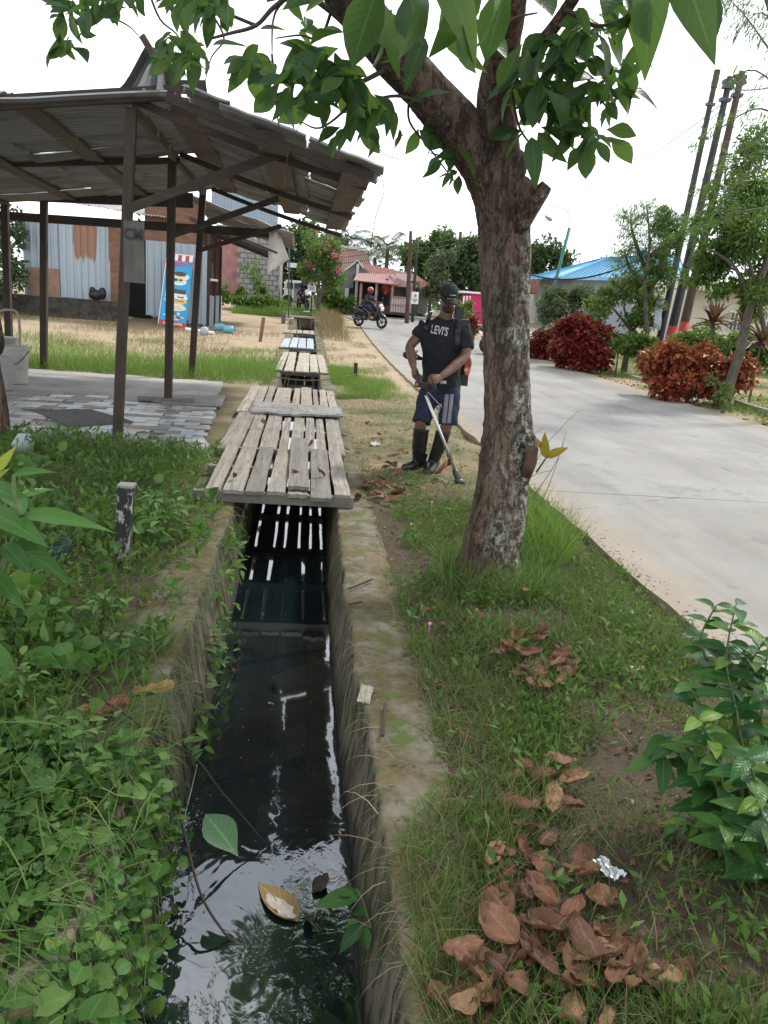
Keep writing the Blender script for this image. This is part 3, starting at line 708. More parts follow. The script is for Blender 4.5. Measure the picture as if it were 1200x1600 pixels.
# side wall of short boards and the window above them
xs_ = W(324, 450, 27.52).x
for i in range(7):
    y = 27.606+i*.62; mb = MB(); mb.box((xs_, y+.3, .10+.55), (.03, .56, 1.1+.05*(i % 2)), jit=.015); mb.obj('side_board', M['tinw'], sk_)
for y, hh in ((27.649, 3.3), (29.412, 3.0), (31.132, 2.8)):
    mb = MB(); mb.box((xs_+.02, y, .2+hh/2), (.1, .1, hh), jit=.01); mb.obj('post', M['postw'], sk_)
mb = MB(); mb.box((xs_-.6, 29.584, 1.7), (.05, 3.8, 2.6)); mb.obj('dark_wall', M['ply'], sk_)
mb = MB(); mb.box((xs_-.1, 28.552, 1.75), (.5, 1.6, .08)); mb.obj('shelf', M['white'], sk_)
mb = MB(); mb.box((xs_-.15, 28.896, 2.1), (.3, .7, .5), jit=.02); mb.obj('glass_case', M['dmetal'], sk_)
# roofs
for i in range(5):
    a = W(300, 316, 27.176)+V3((i*.0, i*1.15, 0)); mb = MB(); corr(mb, (a.x-.2, a.y, a.z-.05*i+.25), (1, 0, -.27), (0, 1, -.03), 3.6, 1.2, .02, .1, .05, nx=6, seed=i); mb.obj('awning_sheet', M['tin'], sk_)
for i in range(4): mb = MB(); mb.beam((xs_-.6, 27.5+i*1.3, 3.65-.05*i), (xs_+2.3, 27.5+i*1.3, 2.78-.05*i), .06, .08); mb.obj('rafter', M['beamx'], sk_)
for i in range(8):
    mb = MB(); corr(mb, (-15+i*1.3, 27.090, 4.25-.09*i), (0, 1, .12), (1, 0, -.06), 6, 1.35, .02, .1, .03, nx=4, seed=i); mb.obj('roof_sheet', M['tin'], sk_)
mb = MB(); corr(mb, W(330, 345, 32.7), (0, 0, 1), (1, 0, -.06), 2.0, 2.6, .02, .12, .02, nx=4); mb.obj('rear_gable_sheet', M['tinw'], sk_)
bxo('rear_wall', (228, 345, 360, 480, 31.8, .1), M['ply'], sk_)
# hanging torn tarp
mb = MB(); t0, t1, t2, t3 = W(420, 366, 28.4), W(436, 362, 28.4), W(418, 428, 28.4), W(452, 405, 28.4)
mb.grid(lambda u, v: t0.lerp(t1, u).lerp(t2.lerp(t3, u), v)+V3((0, .12*sin(u*6+v*4), 0)), 8, 8, th=lambda v: V3((0, .004, 0)))
tag(mb.obj('hanging_tarp', plain('plastic_tarp', (.50, .48, .44), .5, 4, .15, 0), smooth=True), 'torn whitish plastic tarp hanging from the corner of the shack awning', 'tarp')
# black bag and chair
mb = MB(); c = W(150, 461, 27.176); mb.ell(c, (.24, .2, .17)); mb.ell(c+V3((.2, 0, .06)), (.13, .15, .2)); mb.ell(c+V3((-.1, -.05, .14)), (.10, .1, .12))
tag(mb.obj('plastic_bag', M['black'], smooth=True, loc=c-V3((0, 0, .25))), 'black rubbish bag on the plinth edge under the rust streaked sheet', 'bag')
# banner
bn = thing('banner', 'tall blue food banner with striped awning print leaning on the tin shack wall', 'banner', G(270, 512))
bt = [W(262, 396, 27.176), W(302, 400, 27.176), W(248, 506, 26.574), W(290, 514, 26.574)]
def bp(u, v, off=0): return bt[2].lerp(bt[3], u).lerp(bt[0].lerp(bt[1], u), v)+V3((0, -off, 0))
flat = lambda n, c, r=.6: plain(n, c, r, 5, .05, 0)
bmats = [flat('banner_blue', (.02, .33, .62)), flat('banner_white', (.72, .72, .68)), flat('banner_red', (.50, .05, .05)), flat('banner_cream', (.62, .58, .38)), flat('banner_choc', (.08, .06, .05)), flat('banner_yellow', (.70, .50, .12)), flat('banner_rose', (.48, .14, .15))]
mb = MB(); mb.grid(lambda u, v: bp(u, v), 4, 10, th=lambda v: V3((0, .012, 0))); mb.obj('sheet', bmats[0], bn)
mb = MB(); mb.beam(bp(-.03, 1.0), bp(1.03, 1.0), .03, .03); mb.obj('top_rod', M['white'], bn)
mb = MB(); mb.beam(bp(-.02, 0.0), bp(-.02, 1.0), .02, .02); mb.obj('side_edge', M['white'], bn)
pm = MB()
def prect(u0, v0, u1, v1, mi, off=.006): pm.add([bp(u0, v0, off), bp(u1, v0, off), bp(u1, v1, off), bp(u0, v1, off)], [(0, 1, 2, 3)], mi)
def pell(u, v, ru, rv, mi, off=.006, n=16): pm.add([bp(u+ru*cos(2*pi*k/n), v+rv*sin(2*pi*k/n), off) for k in range(n)], [tuple(range(n))], mi)
for i in range(7): prect(i/7+.002, .93, (i+1)/7-.002, .998, 2 if i % 2 else 1); pell((i+.5)/7, .93, .07, .02, 2 if i % 2 else 1, .005)
prect(0.003, .003, .997, .075, 2)
for (u, v, s_) in ((.6, .70, 1), (.55, .63, .9)):
    pell(u, v, .34*s_, .055, 1, .008); pell(u, v+.015, .26*s_, .035, 3, .010)
pell(.58, .735, .24, .032, 4, .014); pell(.42, .65, .10, .02, 4, .015); pell(.62, .65, .07, .015, 4, .015)
pell(.5, .36, .42, .06, 3, .007); prect(.1, .40, .9, .47, 1, .008); prect(.12, .46, .86, .52, 4, .010); prect(.12, .37, .9, .43, 3, .011); pell(.55, .27, .38, .05, 1, .012); pell(.55, .265, .3, .03, 3, .014)
prect(.45, .39, .95, .435, 1, .016); prect(.40, .34, .93, .382, 5, .016); prect(.25, .17, .72, .20, 1); prect(.12, .135, .45, .158, 5); prect(.48, .128, .9, .152, 5); prect(.35, .095, .7, .118, 3)
pm.obj('print', bmats, bn)
def btext(txt, u, v, size, mi, sx=.8, off=.02):
    me = text_mesh('lettering', txt, size, bmats[mi], .001, sx, .004)
    d = (bt[1]-bt[0]); a = -atan2(d.z, d.x)
    p = bp(u, v, off); obj('lettering', me, bn, p-wloc(bn), (pi/2-.0, a*1.0 if False else 0, 0)).rotation_euler = (pi/2, 0, 0)
btext('DONUTS', .5, .855, .26, 6, .95); btext('Enak', .7, .412, .13, 4); btext('Donat', .66, .361, .13, 2); btext('hub: Mas', .48, .185, .09, 4); btext('Pesan', .68, .14, .08, 4); btext('Donat Kentang', .5, .04, .11, 1, .9)
# concrete block house with separate blocks, pink plaster wall
bh = thing('block_house', 'unfinished house of bare grey concrete blocks left of the drain', 'house', (W(405, 465, 45).x, 45, .5))
c, d = BX(374, 437, 374, 468, 45.1, 5); mb = MB(); mb.box(c, d); mb.obj('wall_core', M['mortar'], bh)
l, r, t, b = W(375, 420, 45).x, W(437, 420, 45).x, W(405, 374, 45).z, W(405, 468, 45).z
bmm = MB(); bw, bhh = .40, .27; bmm.box((0, 0, 0), (bw-.035, .08, bhh-.035), jit=.004); bme = bmm.mesh('block', M['block'])
rows = int((t-b)/bhh)
for i in range(rows+1):
    for j in range(7):
        x = l+.2+j*bw-(i % 2)*.2
        if x+.2 > r+.1: continue
        obj('block', bme, bh, V3((x, 45.07+rnd(-.01, .01), b+.12+i*bhh))-wloc(bh))
pk = thing('pink_wall', 'faded pink and grey plaster wall beside the concrete block house', 'wall', (W(360, 465, 46).x, 46, .5))
bxo('wall', (338, 378, 380, 470, 46, 4), M['pinkwall'], pk); bxo('upper_wall', (338, 378, 352, 379, 46.05, 4), M['block'], pk)
# far grey house, shop with red tiled roof
def roof_tiles(name, p0, p1, p2, p3, nu, nv, mat, parent, rise=.05):
    """sheet of rolled tile rows: p0-p1 eave, p3-p2 ridge"""
    mb = MB()
    def f(u, v):
        q = p0.lerp(p1, u).lerp(p3.lerp(p2, u), v); st = (v*nv) % 1
        return q+V3((0, 0, rise*abs(sin(u*nu*pi))-rise*.9*st))
    mb.grid(f, nu*4, nv*5, th=.05); return mb.obj(name, mat, parent)
M['redtile'] = plain('red_roof_tile', (.27, .125, .10), .8, 3, .35, .2); M['redtin'] = plain('rose_roof_tin', (.28, .13, .12), .6, 2, .25, .1)
M['palewall'] = plain('pale_plaster', (.52, .50, .46), .85, 2, .15, .1); M['rosewood'] = plain('rose_paint', (.34, .21, .19), .7, 5, .3, .1)
Yh = 43.0
g0 = W(600, 487, Yh).z
ho = thing('roadside_house', 'low roadside house with long red tiled roof and open pink veranda where two people stand', 'house', (W(620, 487, Yh).x, Yh, g0))
X = lambda px, py=450, Y=Yh: W(px, py, Y).x
Z = lambda px, py, Y=Yh: W(px, py, Y).z
xl, xr = X(556), X(682); ze, zr = Z(640, 447), Z(600, 410)
roof_tiles('main_roof', V3((xl, Yh+.5, ze+.1)), V3((xr+.3, Yh+.5, ze-.15)), V3((xr-.6, Yh+4.5, zr-.35)), V3((xl, Yh+4.5, zr+.1)), 26, 9, M['redtile'], ho, .07)
mb = MB(); mb.box(((xl+xr)/2+.2, Yh+4.0, (g0+ze)/2), (xr-xl-.8, 5, ze-g0)); mb.obj('wall', plain('dim_greenish_wall', (.20, .21, .19), .9, 2, .2, .1), ho)
# veranda
vx0, vx1 = X(556), X(634)
roof_tiles('veranda_roof', V3((X(548), Yh-2.2, Z(590, 441, Yh-2.2))), V3((X(612), Yh-2.2, Z(612, 444, Yh-2.2))), V3((X(608), Yh+.3, Z(600, 428))), V3((X(556), Yh+.3, Z(560, 427))), 18, 1, M['redtin'], ho, .03)
roof_tiles('veranda_roof', V3((X(612), Yh-2.2, Z(612, 444, Yh-2.2))), V3((X(640), Yh-.2, Z(640, 444))), V3((X(612), Yh+.5, Z(612, 428))), V3((X(606), Yh-.4, Z(604, 429))), 10, 1, M['redtin'], ho, .03)
mb = MB(); mb.add([(X(606), Yh-1.9, Z(606, 445, Yh-2)), (X(638), Yh-1.9, Z(638, 450, Yh-2)), (X(636), Yh-1.9, Z(636, 443, Yh-2)), (X(612), Yh-1.9, Z(612, 433, Yh-2))], [(0, 1, 2, 3)])
mb.box((X(622), Yh-1.85, Z(622, 446, Yh-2)), (X(638)-X(606), .05, .12)); mb.obj('gable_board', M['rosewood'], ho)
for px in (560, 583, 607, 636):
    mb = MB(); mb.box((X(px, 460), Yh-1.9, (Z(px, 445, Yh-2)+g0)/2), (.12, .12, Z(px, 445, Yh-2)-g0+.2)); mb.obj('veranda_post', M['rosewood'], ho)
mb = MB(); mb.box(((vx0+vx1)/2, Yh-.7, g0-.02), (vx1-vx0+.3, 2.8, .14)); mb.obj('veranda_floor', M['postw'], ho)
for i in range(16):
    mb = MB(); x = X(606)+(X(636)-X(606))*(i+.5)/16; mb.box((x, Yh-1.96, g0+.42), (.065, .03, .8)); mb.obj('railing_board', M['palewall'] if i % 2 else M['rosewood'], ho)
for zz in (.8, .42): mb = MB(); mb.box((X(621), Yh-2.0, g0+zz), (X(636)-X(606), .05, .07)); mb.obj('railing_bar', M['rosewood'], ho)
mb = MB(); mb.box((X(624), Yh-1.2, g0+1.75), (X(634)-X(612), .04, .5)); mb.obj('white_blind', M['palewall'], ho)
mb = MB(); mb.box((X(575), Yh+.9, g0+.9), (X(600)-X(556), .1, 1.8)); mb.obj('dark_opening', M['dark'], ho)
for px in (645, 654):
    mb = MB(); mb.box((X(px), Yh+1.3, g0+.8), (.42, .1, 1.9)); mb.obj('door_leaf', plain('green_grey_door', (.09, .13, .115), .7, 4, .2, .1), ho)
for k, px in enumerate((564, 630)): mb = MB(); mb.box((X(px), Yh-.6, g0-.4), (.3, 2.6, .7), jit=.04); mb.obj('footing', M['masonry'], ho)
# neighbouring grey gable and brown roof behind
gr = thing('gable_house', 'unplastered grey gabled house joined to the left end of the red roofed one', 'house', (X(530), 44, .5))
mb = MB(); Yg = 44
pts = [(X(512, 450, Yg), Z(512, 446, Yg)), (X(556, 450, Yg), Z(556, 408, Yg)), (X(575, 450, Yg), Z(575, 425, Yg)), (X(575, 450, Yg), Z(575, 490, Yg)), (X(512, 450, Yg), Z(512, 482, Yg))]
mb.add([(x, Yg, z) for x, z in pts]+[(x, Yg+5, z) for x, z in pts], [(0, 4, 3, 2, 1), (5, 6, 7, 8, 9), (0, 1, 6, 5), (1, 2, 7, 6), (2, 3, 8, 7), (4, 0, 5, 9)]); mb.obj('wall', plain('raw_grey_wall', (.17, .17, .165), .9, 3, .2, .4), gr)
mb = MB(); mb.beam((pts[0][0]-.2, Yg-.06, pts[0][1]), (pts[1][0], Yg-.06, pts[1][1]+.05), .08, .12, up=(0, 1, 0)); mb.beam((pts[1][0], Yg-.08, pts[1][1]+.05), (pts[1][0]+.35, Yg-.08, pts[1][1]-.35), .08, .12, up=(0, 1, 0)); mb.obj('barge_board', M['palewall'], gr)
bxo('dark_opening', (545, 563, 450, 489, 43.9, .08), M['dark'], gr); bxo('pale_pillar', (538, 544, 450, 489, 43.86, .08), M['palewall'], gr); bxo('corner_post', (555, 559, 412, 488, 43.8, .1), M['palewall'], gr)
br = thing('brown_roof_house', 'house with faded brown hipped roof behind the bougainvillea', 'house', (X(550), 52, .7))
a_ = [V3((X(525, 420, 50), 50, Z(525, 427, 50))), V3((X(585, 420, 50), 50, Z(585, 422, 50))), V3((X(572, 390, 54), 54, Z(572, 394, 54))), V3((X(532, 390, 54), 54, Z(532, 387, 54)))]
roof_tiles('roof', *a_, 16, 8, plain('brown_roof', (.17, .10, .085), .85, 3, .3, .2), br, .06)
bxo('wall', (528, 582, 424, 480, 51, 5), M['palewall'], br); bxo('ridge_cap', (530, 573, 385, 390, 54, .3), M['palewall'], br)
# magenta kiosk
kx = thing('kiosk', 'bright magenta roadside kiosk with a striped end, behind the mower', 'kiosk', G(740, 510))
Yk = 38.0; bxo('body', (733, 790, 460, 508, Yk, 2.2), plain('magenta_paint', (.50, .015, .11), .5, 2, .15, .05), kx)
for i in range(5): bxo('stripe_board', (722+i*2.3, 724.3+i*2.3, 462, 508, Yk-.03, .06), M['white'] if i % 2 == 0 else plain('red_stripe', (.5, .05, .06), .6), kx)
bxo('roof', (720, 792, 457, 460, Yk-.15, 2.6), M['white'], kx); bxo('counter_rail', (732, 790, 486.5, 488.5, Yk-.06, .1), M['redtin'], kx)
# blue roofed house on the right
bl = thing('blue_roof_house', 'grey walled house with light blue hipped metal roof behind the right hand trees', 'house', (W(960, 480, 40).x, 42, .4))
e1, e2 = V3((X(876, 432, 40), 40, Z(876, 433, 40))), V3((X(1075, 432, 40), 40, Z(1075, 437, 40))); r1, r2 = V3((X(948, 402, 44), 44, Z(948, 403, 44))), V3((X(1060, 402, 44), 44, Z(1060, 398, 44)))
mbl = rust_mat('blue_roof_metal', (.07, .26, .44), (.12, .3, .42), .75)
def seam(name, p0, p1, p2, p3, nu, parent):
    mb = MB(); mb.grid(lambda u, v: p0.lerp(p1, u).lerp(p3.lerp(p2, u), v)+V3((0, 0, .07 if (u*nu) % 1 < .15 else 0)), nu*6, 3, th=.05); mb.obj(name, mbl, parent)
seam('roof', e1, e2, r2, r1, 24, bl); seam('roof', V3((e1.x, 48, e1.z)), e1, r1, r1+V3((0, .3, 0)), 8, bl)
mb = MB(); mb.beam(e1, r1, .16, .08); mb.beam(e1+V3((0, -.05, -.04)), e2+V3((0, -.05, -.04)), .12, .16); mb.beam(r1, r2, .18, .1); mb.obj('ridge_cap', plain('pale_blue_trim', (.2, .42, .58), .5), bl)
bxo('wall', (888, 1072, 438, 535, 40.6, 6), plain('grey_blue_wall', (.27, .29, .31), .9, 2, .15, .1), bl)
ent = [V3((X(980, 420, 38), 38.6, Z(980, 420, 38))), V3((X(1035, 420, 38), 38.6, Z(1035, 424, 38))), V3((X(1030, 400, 40), 42, Z(1030, 388, 42))), V3((X(1008, 400, 42), 42, Z(1008, 389, 42)))]
seam('roof', *ent, 8, bl)
wh = thing('white_roof_house', 'low building with whitish roof and brown gable seen right of the tree trunk', 'building', (W(870, 480, 50).x, 50, .7))
a_ = [V3((X(838, 440, 50), 50, Z(838, 448, 50))), V3((X(905, 440, 50), 50, Z(905, 452, 50))), V3((X(905, 430, 53), 53, Z(905, 436, 53))), V3((X(850, 430, 53), 53, Z(850, 430, 53)))]
seam_m = mbl; mbl = plain('white_roof_metal', (.55, .55, .55), .6); seam('roof', *a_, 12, wh)
mbl = seam_m
bxo('wall', (842, 903, 448, 512, 50.5, 3), M['palewall'], wh)
mb = MB(); q = [V3((X(822, 440, 49), 49, Z(822, 458, 49))), V3((X(856, 440, 49), 49, Z(856, 460, 49))), V3((X(836, 440, 49), 49, Z(836, 428, 49)))]
mb.add(q+[p+V3((0, 3, 0)) for p in q], [(0, 1, 2), (3, 5, 4), (0, 2, 5, 3), (1, 4, 5, 2)]); mb.obj('gable_roof', M['redtile'], wh)
# cream house far right
ch = thing('cream_house', 'cream walled house with white barred windows half hidden behind the right hand trees', 'house', (W(1150, 560, 26).x, 26, .1))
cw = plain('cream_plaster', (.55, .53, .43), .85, 2, .12, .05)
bxo('wall', (1072, 1330, 452, 610, 26, 5), cw, ch); bxo('fascia', (1060, 1340, 446, 462, 25.2, 1.2), plain('cream_fascia', (.60, .60, .40), .7), ch)
for (a, b_) in ((1138, 1164), (1196, 1222)):
    fr = bxo('window', (a, b_, 486, 518, 25.96, .06), M['white'], ch); bxo('pane', (a+1.5, b_-1.5, 489, 516, 25.93, .04), plain('window_glass', (.05, .06, .07), .1), fr)
    for k in range(4): bxo('glazing_bar', (a+2+k*6, a+3+k*6, 488, 517, 25.9, .04), M['white'], fr)
    bxo('glazing_bar', (a, b_, 501.5, 503, 25.88, .03), M['white'], fr)
# white van and small things under the trees at the end of the drain
vn = thing('parked_van', 'white van half hidden under the trees at the far end of the drain', 'van', (X(462, 460, 44), 44, .5))
Yv = 46; c, d = BX(444, 479, 438, 470, Yv, 1.7)
mb = MB(); mb.v = []; prof = [(0, 0), (1, 0), (1, .45), (.86, .62), (.74, 1), (.06, 1), (0, .8)]
x0, x1, z0, z1 = c.x-d[0]/2, c.x+d[0]/2, c.z-d[2]/2, c.z+d[2]/2
pp = [(x0+(x1-x0)*a, z0+(z1-z0)*b_) for a, b_ in prof]; n = len(pp)
mb.add([(x, Yv, z) for x, z in pp]+[(x, Yv+1.6, z) for x, z in pp], [tuple(range(n))[::-1], tuple(range(n, 2*n))]+[(k, (k+1) % n, n+(k+1) % n, n+k) for k in range(n)]); mb.obj('body', M['white'], vn)
for (a, b_) in ((.12, .40), (.44, .70)):
    mb = MB(); mb.box((x0+(x1-x0)*(a+b_)/2, Yv-.01, z0+(z1-z0)*.72), ((x1-x0)*(b_-a), .03, (z1-z0)*.3)); mb.obj('window', plain('van_glass', (.03, .04, .05), .1), vn)
for a in (.18, .82):
    mb = MB(); mb.tube([(x0+(x1-x0)*a, Yv-.06, z0), (x0+(x1-x0)*a, Yv+.2, z0)], .3, 16); mb.obj('wheel', M['tyre'], vn)
def placard(name, pxl, pxr, pyt, pyb, Y, post_b, label, mark=True, postname=True):
    t = thing(name, label, 'sign', (X((pxl+pxr)/2, pyb, Y), Y, hgt(0, Y)))
    bxo('board', (pxl, pxr, pyt, pyb, Y-.04, .03), M['white'], t)
    if mark:
        c, d = BX(pxl, pxr, pyt, pyb, Y-.06, .01); mb = MB()
        mb.box(c+V3((0, 0, d[2]*.18)), (d[0]*.35, .01, d[2]*.22), rot=Matrix.Rotation(.7, 3, 'Y')); mb.obj('emblem', plain('pink_print', (.6, .1, .2), .7), t)
        for k in range(3): mb = MB(); mb.box(c+V3((0, 0, -d[2]*(.1+.11*k))), (d[0]*(.7-.15*k), .008, d[2]*.045)); mb.obj('print_line', M['dmetal'], t)
    if postname: mb = MB(); zt = W(pxl, pyb, Y).z; mb.box((X((pxl+pxr)/2, pyb, Y), Y, (zt+hgt(0, Y))/2), (.07, .07, zt-hgt(0, Y))); mb.obj('post', M['postw'], t)
placard('placard', 481, 494, 440, 456, 38, 475, 'small white placard with pink emblem on a post beside the bougainvillea')
placard('placard', 643, 654, 456, 475, 37.4, 490, 'small white placard with faint lines on the dark roadside pole', True, False)
placard('shop_sign', 449, 464, 410, 418, 41, 460, 'blank white signboard high on a pole left of the bougainvillea', False)
mb = MB(); mb.tube([W(451, 495, 33.5), W(452, 372, 33.5)], .035, 8); tag(mb.obj('washing_pole', plain('green_pole', (.06, .12, .08), .6)), 'thin dark green pole standing beside the torn tarp', 'pole')
mb = MB(); c = W(466, 463, 43); mb.box(c, (.5, .4, .6), jit=.03); mb.box(c+V3((0, 0, .33)), (.58, .46, .08), jit=.01); tag(mb.obj('concrete_bin', M['block']), 'grey square concrete bin under the trees by the white van', 'bin')
# poles and wires
def pole(label, pa, pb, ya, yb, ra, rb, mat, group=None, extra=None):
    t = thing('utility_pole', label, 'pole', V3(W(*pa, ya)), group=group)
    a, b = W(*pa, ya), W(*pb, yb); dd = (a-b).normalized(); a = a+dd*max(.1, (a.z-hgt(a.x, a.y)+.3)/max(.2, -dd.z))
    mb = MB(); mb.tube([a.lerp(b, k/8) for k in range(9)], lerpl([ra, rb], 9), 14, nf=lambda v, an: 1); mb.obj('shaft', mat, t, smooth=True)
    if extra: extra(t, a, b)
    return t
bk = plain('black_pole_paint', (.018, .02, .02), .5, 5, .3, .05); rd = plain('red_pole_paint', (.36, .035, .03), .6, 6, .3, .05); brn = plain('brown_pole_rust', (.07, .04, .03), .7, 5, .4, .1)
def redbase(frac):
    def f(t, a, b):
        mb = MB(); mb.tube([a, a.lerp(b, frac)], [.158, .148], 14); mb.obj('painted_base', rd, t, smooth=True)
        for q in (.93, .97, .985):
            mb = MB(); c = a.lerp(b, q); mb.box(c, (.30, .18, .10), jit=.02); mb.obj('clamp', M['dmetal'], t)
        mb = MB(); c = a.lerp(b, .52); mb.tube([c, a.lerp(b, .56)], .155, 12); mb.obj('sleeve_joint', bk, t, smooth=True)
    return f
def ptop(t, a, b):
    mb = MB(); mb.tube([a.lerp(b, .95), b+(b-a)*.001], .085, 12); mb.obj('painted_tip', brn, t)
    for q in (.90, .80): mb = MB(); mb.box(a.lerp(b, q), (.24, .14, .07), jit=.01); mb.obj('clamp', M['dmetal'], t)
pole('leftmost of three leaning utility poles, slim and black without a red base', (1033, 520), (1121, 110), 22.6, 22.6, .115, .07, bk, extra=ptop)
pole('middle leaning utility pole, black with red painted base', (1050, 515), (1141, 120), 22.9, 22.9, .15, .085, bk, extra=redbase(.20))
pole('rightmost leaning utility pole, brown shafted with red base and crowded clamps', (1066, 520), (1160, 112), 23.3, 23.3, .15, .09, brn, extra=redbase(.21))
pole('tallest dark utility pole before the red roofed house', (636, 492), (642, 361), 38, 38, .11, .08, brn)
pole('shorter dark utility pole beside the tallest one before the red roofed house', (645, 490), (652, 371), 39, 39, .08, .06, bk)
pole('grey pole rising out of the trees left of the magenta kiosk', (702, 480), (705, 360), 48, 48, .14, .11, brn)
pole('slanting grey pole in the trees nearest the big trunk', (706, 480), (720, 362), 49, 49, .12, .10, brn)
def wire(a, b, sag, r=.012, label=None, name='cable', grp=None):
    mb = MB(); n = 14; mb.tube([V3(a).lerp(V3(b), k/n)-V3((0, 0, sag*4*(k/n)*(1-k/n))) for k in range(n+1)], r, 5)
    return tag(mb.obj(name, M['black'], smooth=True), label, 'cable', grp)
wire(W(1125, 165, 22.6), W(925, 292, 45), .25, .014, 'thin cable running down left from the leaning poles')
wire(W(1128, 172, 22.8), W(935, 290, 46), .4, .012, 'second thin cable just beneath the first, left of the leaning poles')
wire(W(1150, 140, 23.3), W(1260, 120, 18), .1, .018, 'short cable leading right from the top of the brown pole')
wire(W(1035, 385, 24), W(826, 428, 27), .5, .03, 'thick looping cable passing over the blue roofed house')
for k, (y0, y1) in enumerate(((395, 392), (402, 404), (410, 415))): wire(W(450, y0, 38), W(642, y1-22, 38), .25, .012, 'thin cables strung over the bougainvillea to the dark pole', grp='cables over the bougainvillea')
for k in range(3): wire(W(642, 378+k*7, 38), W(760, 350+k*9, 30), .3, .012, 'thin cables from the dark pole towards the big trunk', grp='cables right of the dark pole')
# street lamp
sl_ = thing('street_lamp', 'slim leaning green street lamp with a curved grey arm right of the trunk', 'street lamp', G(846, 534))
mb = MB(); a, b = W(843, 534, 27), W(890, 356, 27); mb.tube([a, b], .055, 10); mb.obj('post', plain('green_lamp_paint', (.02, .16, .13), .5), sl_, smooth=True)
arm = smoothpts([W(x, y, 27) for x, y in ((879, 378), (884, 372), (890, 345), (886, 330), (873, 323), (861, 328), (858, 336))], 5)
mb = MB(); mb.tube(arm, .018, 8); mb.obj('arm', M['steel'], sl_, smooth=True)
c = W(857, 340, 27); mb = MB(); rt = Matrix.Rotation(.45, 3, 'Y'); mb.ell(c, (.17, .1, .07), rot=rt); mb.ell(c+V3((.02, 0, -.05)), (.12, .08, .05), rot=rt); mb.obj('lamp_head', M['steel'], sl_, smooth=True)
# paper notice hanging by the poles
mb = MB(); n0, n1, n2, n3 = W(1026, 470, 22), W(1037, 472, 22), W(1020, 512, 22), W(1031, 516, 22)
mb.grid(lambda u, v: n0.lerp(n1, u).lerp(n2.lerp(n3, u), v)+V3((0, .05*sin(v*6), 0)), 4, 6, th=lambda v: V3((0, .004, 0)))
tag(mb.obj('paper_notice', plain('grey_paper', (.36, .38, .42), .8)), 'grey paper notice tied at the foot of the leaning poles', 'notice')
# kerb stones on the right
kb = plain('kerb_concrete', (.26, .25, .22), .9, 3, .3, .4)
for i, (pa, pb) in enumerate((((975, 588), (1030, 603)), ((1150, 632), (1200, 648)), ((1200, 648), (1260, 668)), ((880, 568), (960, 585)))):
    mb = MB(); a, b = P(*pa), P(*pb); mb.beam(a+V3((0, 0, .02)), b+V3((0, 0, .02)), .12, .16, bow=.01)
    tag(mb.obj('kerb_stone', kb), ['kerb stone between the small round topiary and the rusty bush', 'kerb stone just right of the leaning trunk', 'kerb stone at the right edge of the photo', 'low kerb stone before the crimson bush'][i], 'kerb stone')
# stakes, blue jugs, pipe
def stake(pb, pt, label, r=.035, mat=None, sq=True):
    p = G(*pb); q = W(pt[0], pt[1], p.y); mb = MB(); mb.beam(p-V3((0, 0, .1)), q, r*2, r*2, up=(0, 1, 0), bow=.004); return tag(mb.obj('wooden_stake', mat or M['postw']), label, 'stake')
stake((555, 592), (556, 567), 'short dark wooden stake in the grass right of the drain'); stake((406, 534), (412, 496), 'leaning brown stake left of the bluish deck', .05, M['ply'])
for i, (px, py, l_) in enumerate(((343, 517, 'left of two pale blue jugs lying in the dry grass'), (357, 521, 'right of two pale blue jugs lying in the dry grass'), (319, 524, 'small blue capped jug upright by the banner'))):
    p = G(px, py); t = thing('plastic_jug', l_, 'jug', p); mb = MB()
    if i < 2: mb.tube([p+V3((-.16, 0, .12)), p+V3((-.14, 0, .12)), p+V3((.14, 0, .12)), p+V3((.16, 0, .12))], [.08, .13, .13, .09], 14)
    else: mb.tube([p, p+V3((0, 0, .22)), p+V3((0, 0, .26))], [.12, .12, .05], 14)
    mb.obj('body', plain('blue_jug_plastic', (.14, .36, .46) if i < 2 else (.35, .38, .42), .4), t, smooth=True)
    mb = MB(); e = V3((.19, 0, .12)) if i < 2 else V3((0, 0, .28)); mb.tube([p+e*.95, p+e*1.15], .045, 10); mb.obj('cap', plain('blue_cap', (.02, .20, .42), .4), t)
mb = MB(); p = G(300, 520); mb.tube([p+V3((-.2, 0, .1)), p+V3((.7, -.2, .05))], .05, 8); tag(mb.obj('pipe_end', M['white']), 'short white pipe lying in dry grass before the shack corner', 'pipe')
# bucket, hose and basin on the slab at left
bp0 = P(24, 598, .03); bu = thing('plastic_bucket', 'dirty white bucket standing at the left edge of the slab', 'bucket', bp0)
mb = MB(); r0, hh = .16, .50
mb.rings([(bp0+V3((0, 0, 0)), .155, .155), (bp0+V3((0, 0, hh*.9)), .19, .19), (bp0+V3((0, 0, hh*.9)), .205, .205), (bp0+V3((0, 0, hh)), .205, .205), (bp0+V3((0, 0, hh)), .185, .185), (bp0+V3((0, 0, .05)), .145, .145)], 24); mb.obj('body', plain('dirty_white_plastic', (.42, .41, .37), .6, 5, .2, .1), bu, smooth=False)
mb = MB(); mb.tube(smoothpts([bp0+V3((-.2, 0, .44)), bp0+V3((-.1, -.2, .3)), bp0+V3((.1, -.2, .28)), bp0+V3((.2, 0, .44))]), .006, 6); mb.obj('handle', M['dmetal'], bu)
b2 = P(2, 608, .03); mb = MB(); mb.rings([(b2, .13, .13), (b2+V3((0, 0, .42)), .17, .17), (b2+V3((0, 0, .42)), .15, .15), (b2+V3((0, 0, .05)), .12, .12)], 20); tag(mb.obj('plastic_bucket', plain('grey_plastic', (.33, .33, .31), .6), smooth=False, loc=b2), 'smaller grey bucket cut by the left edge of the photo', 'bucket')
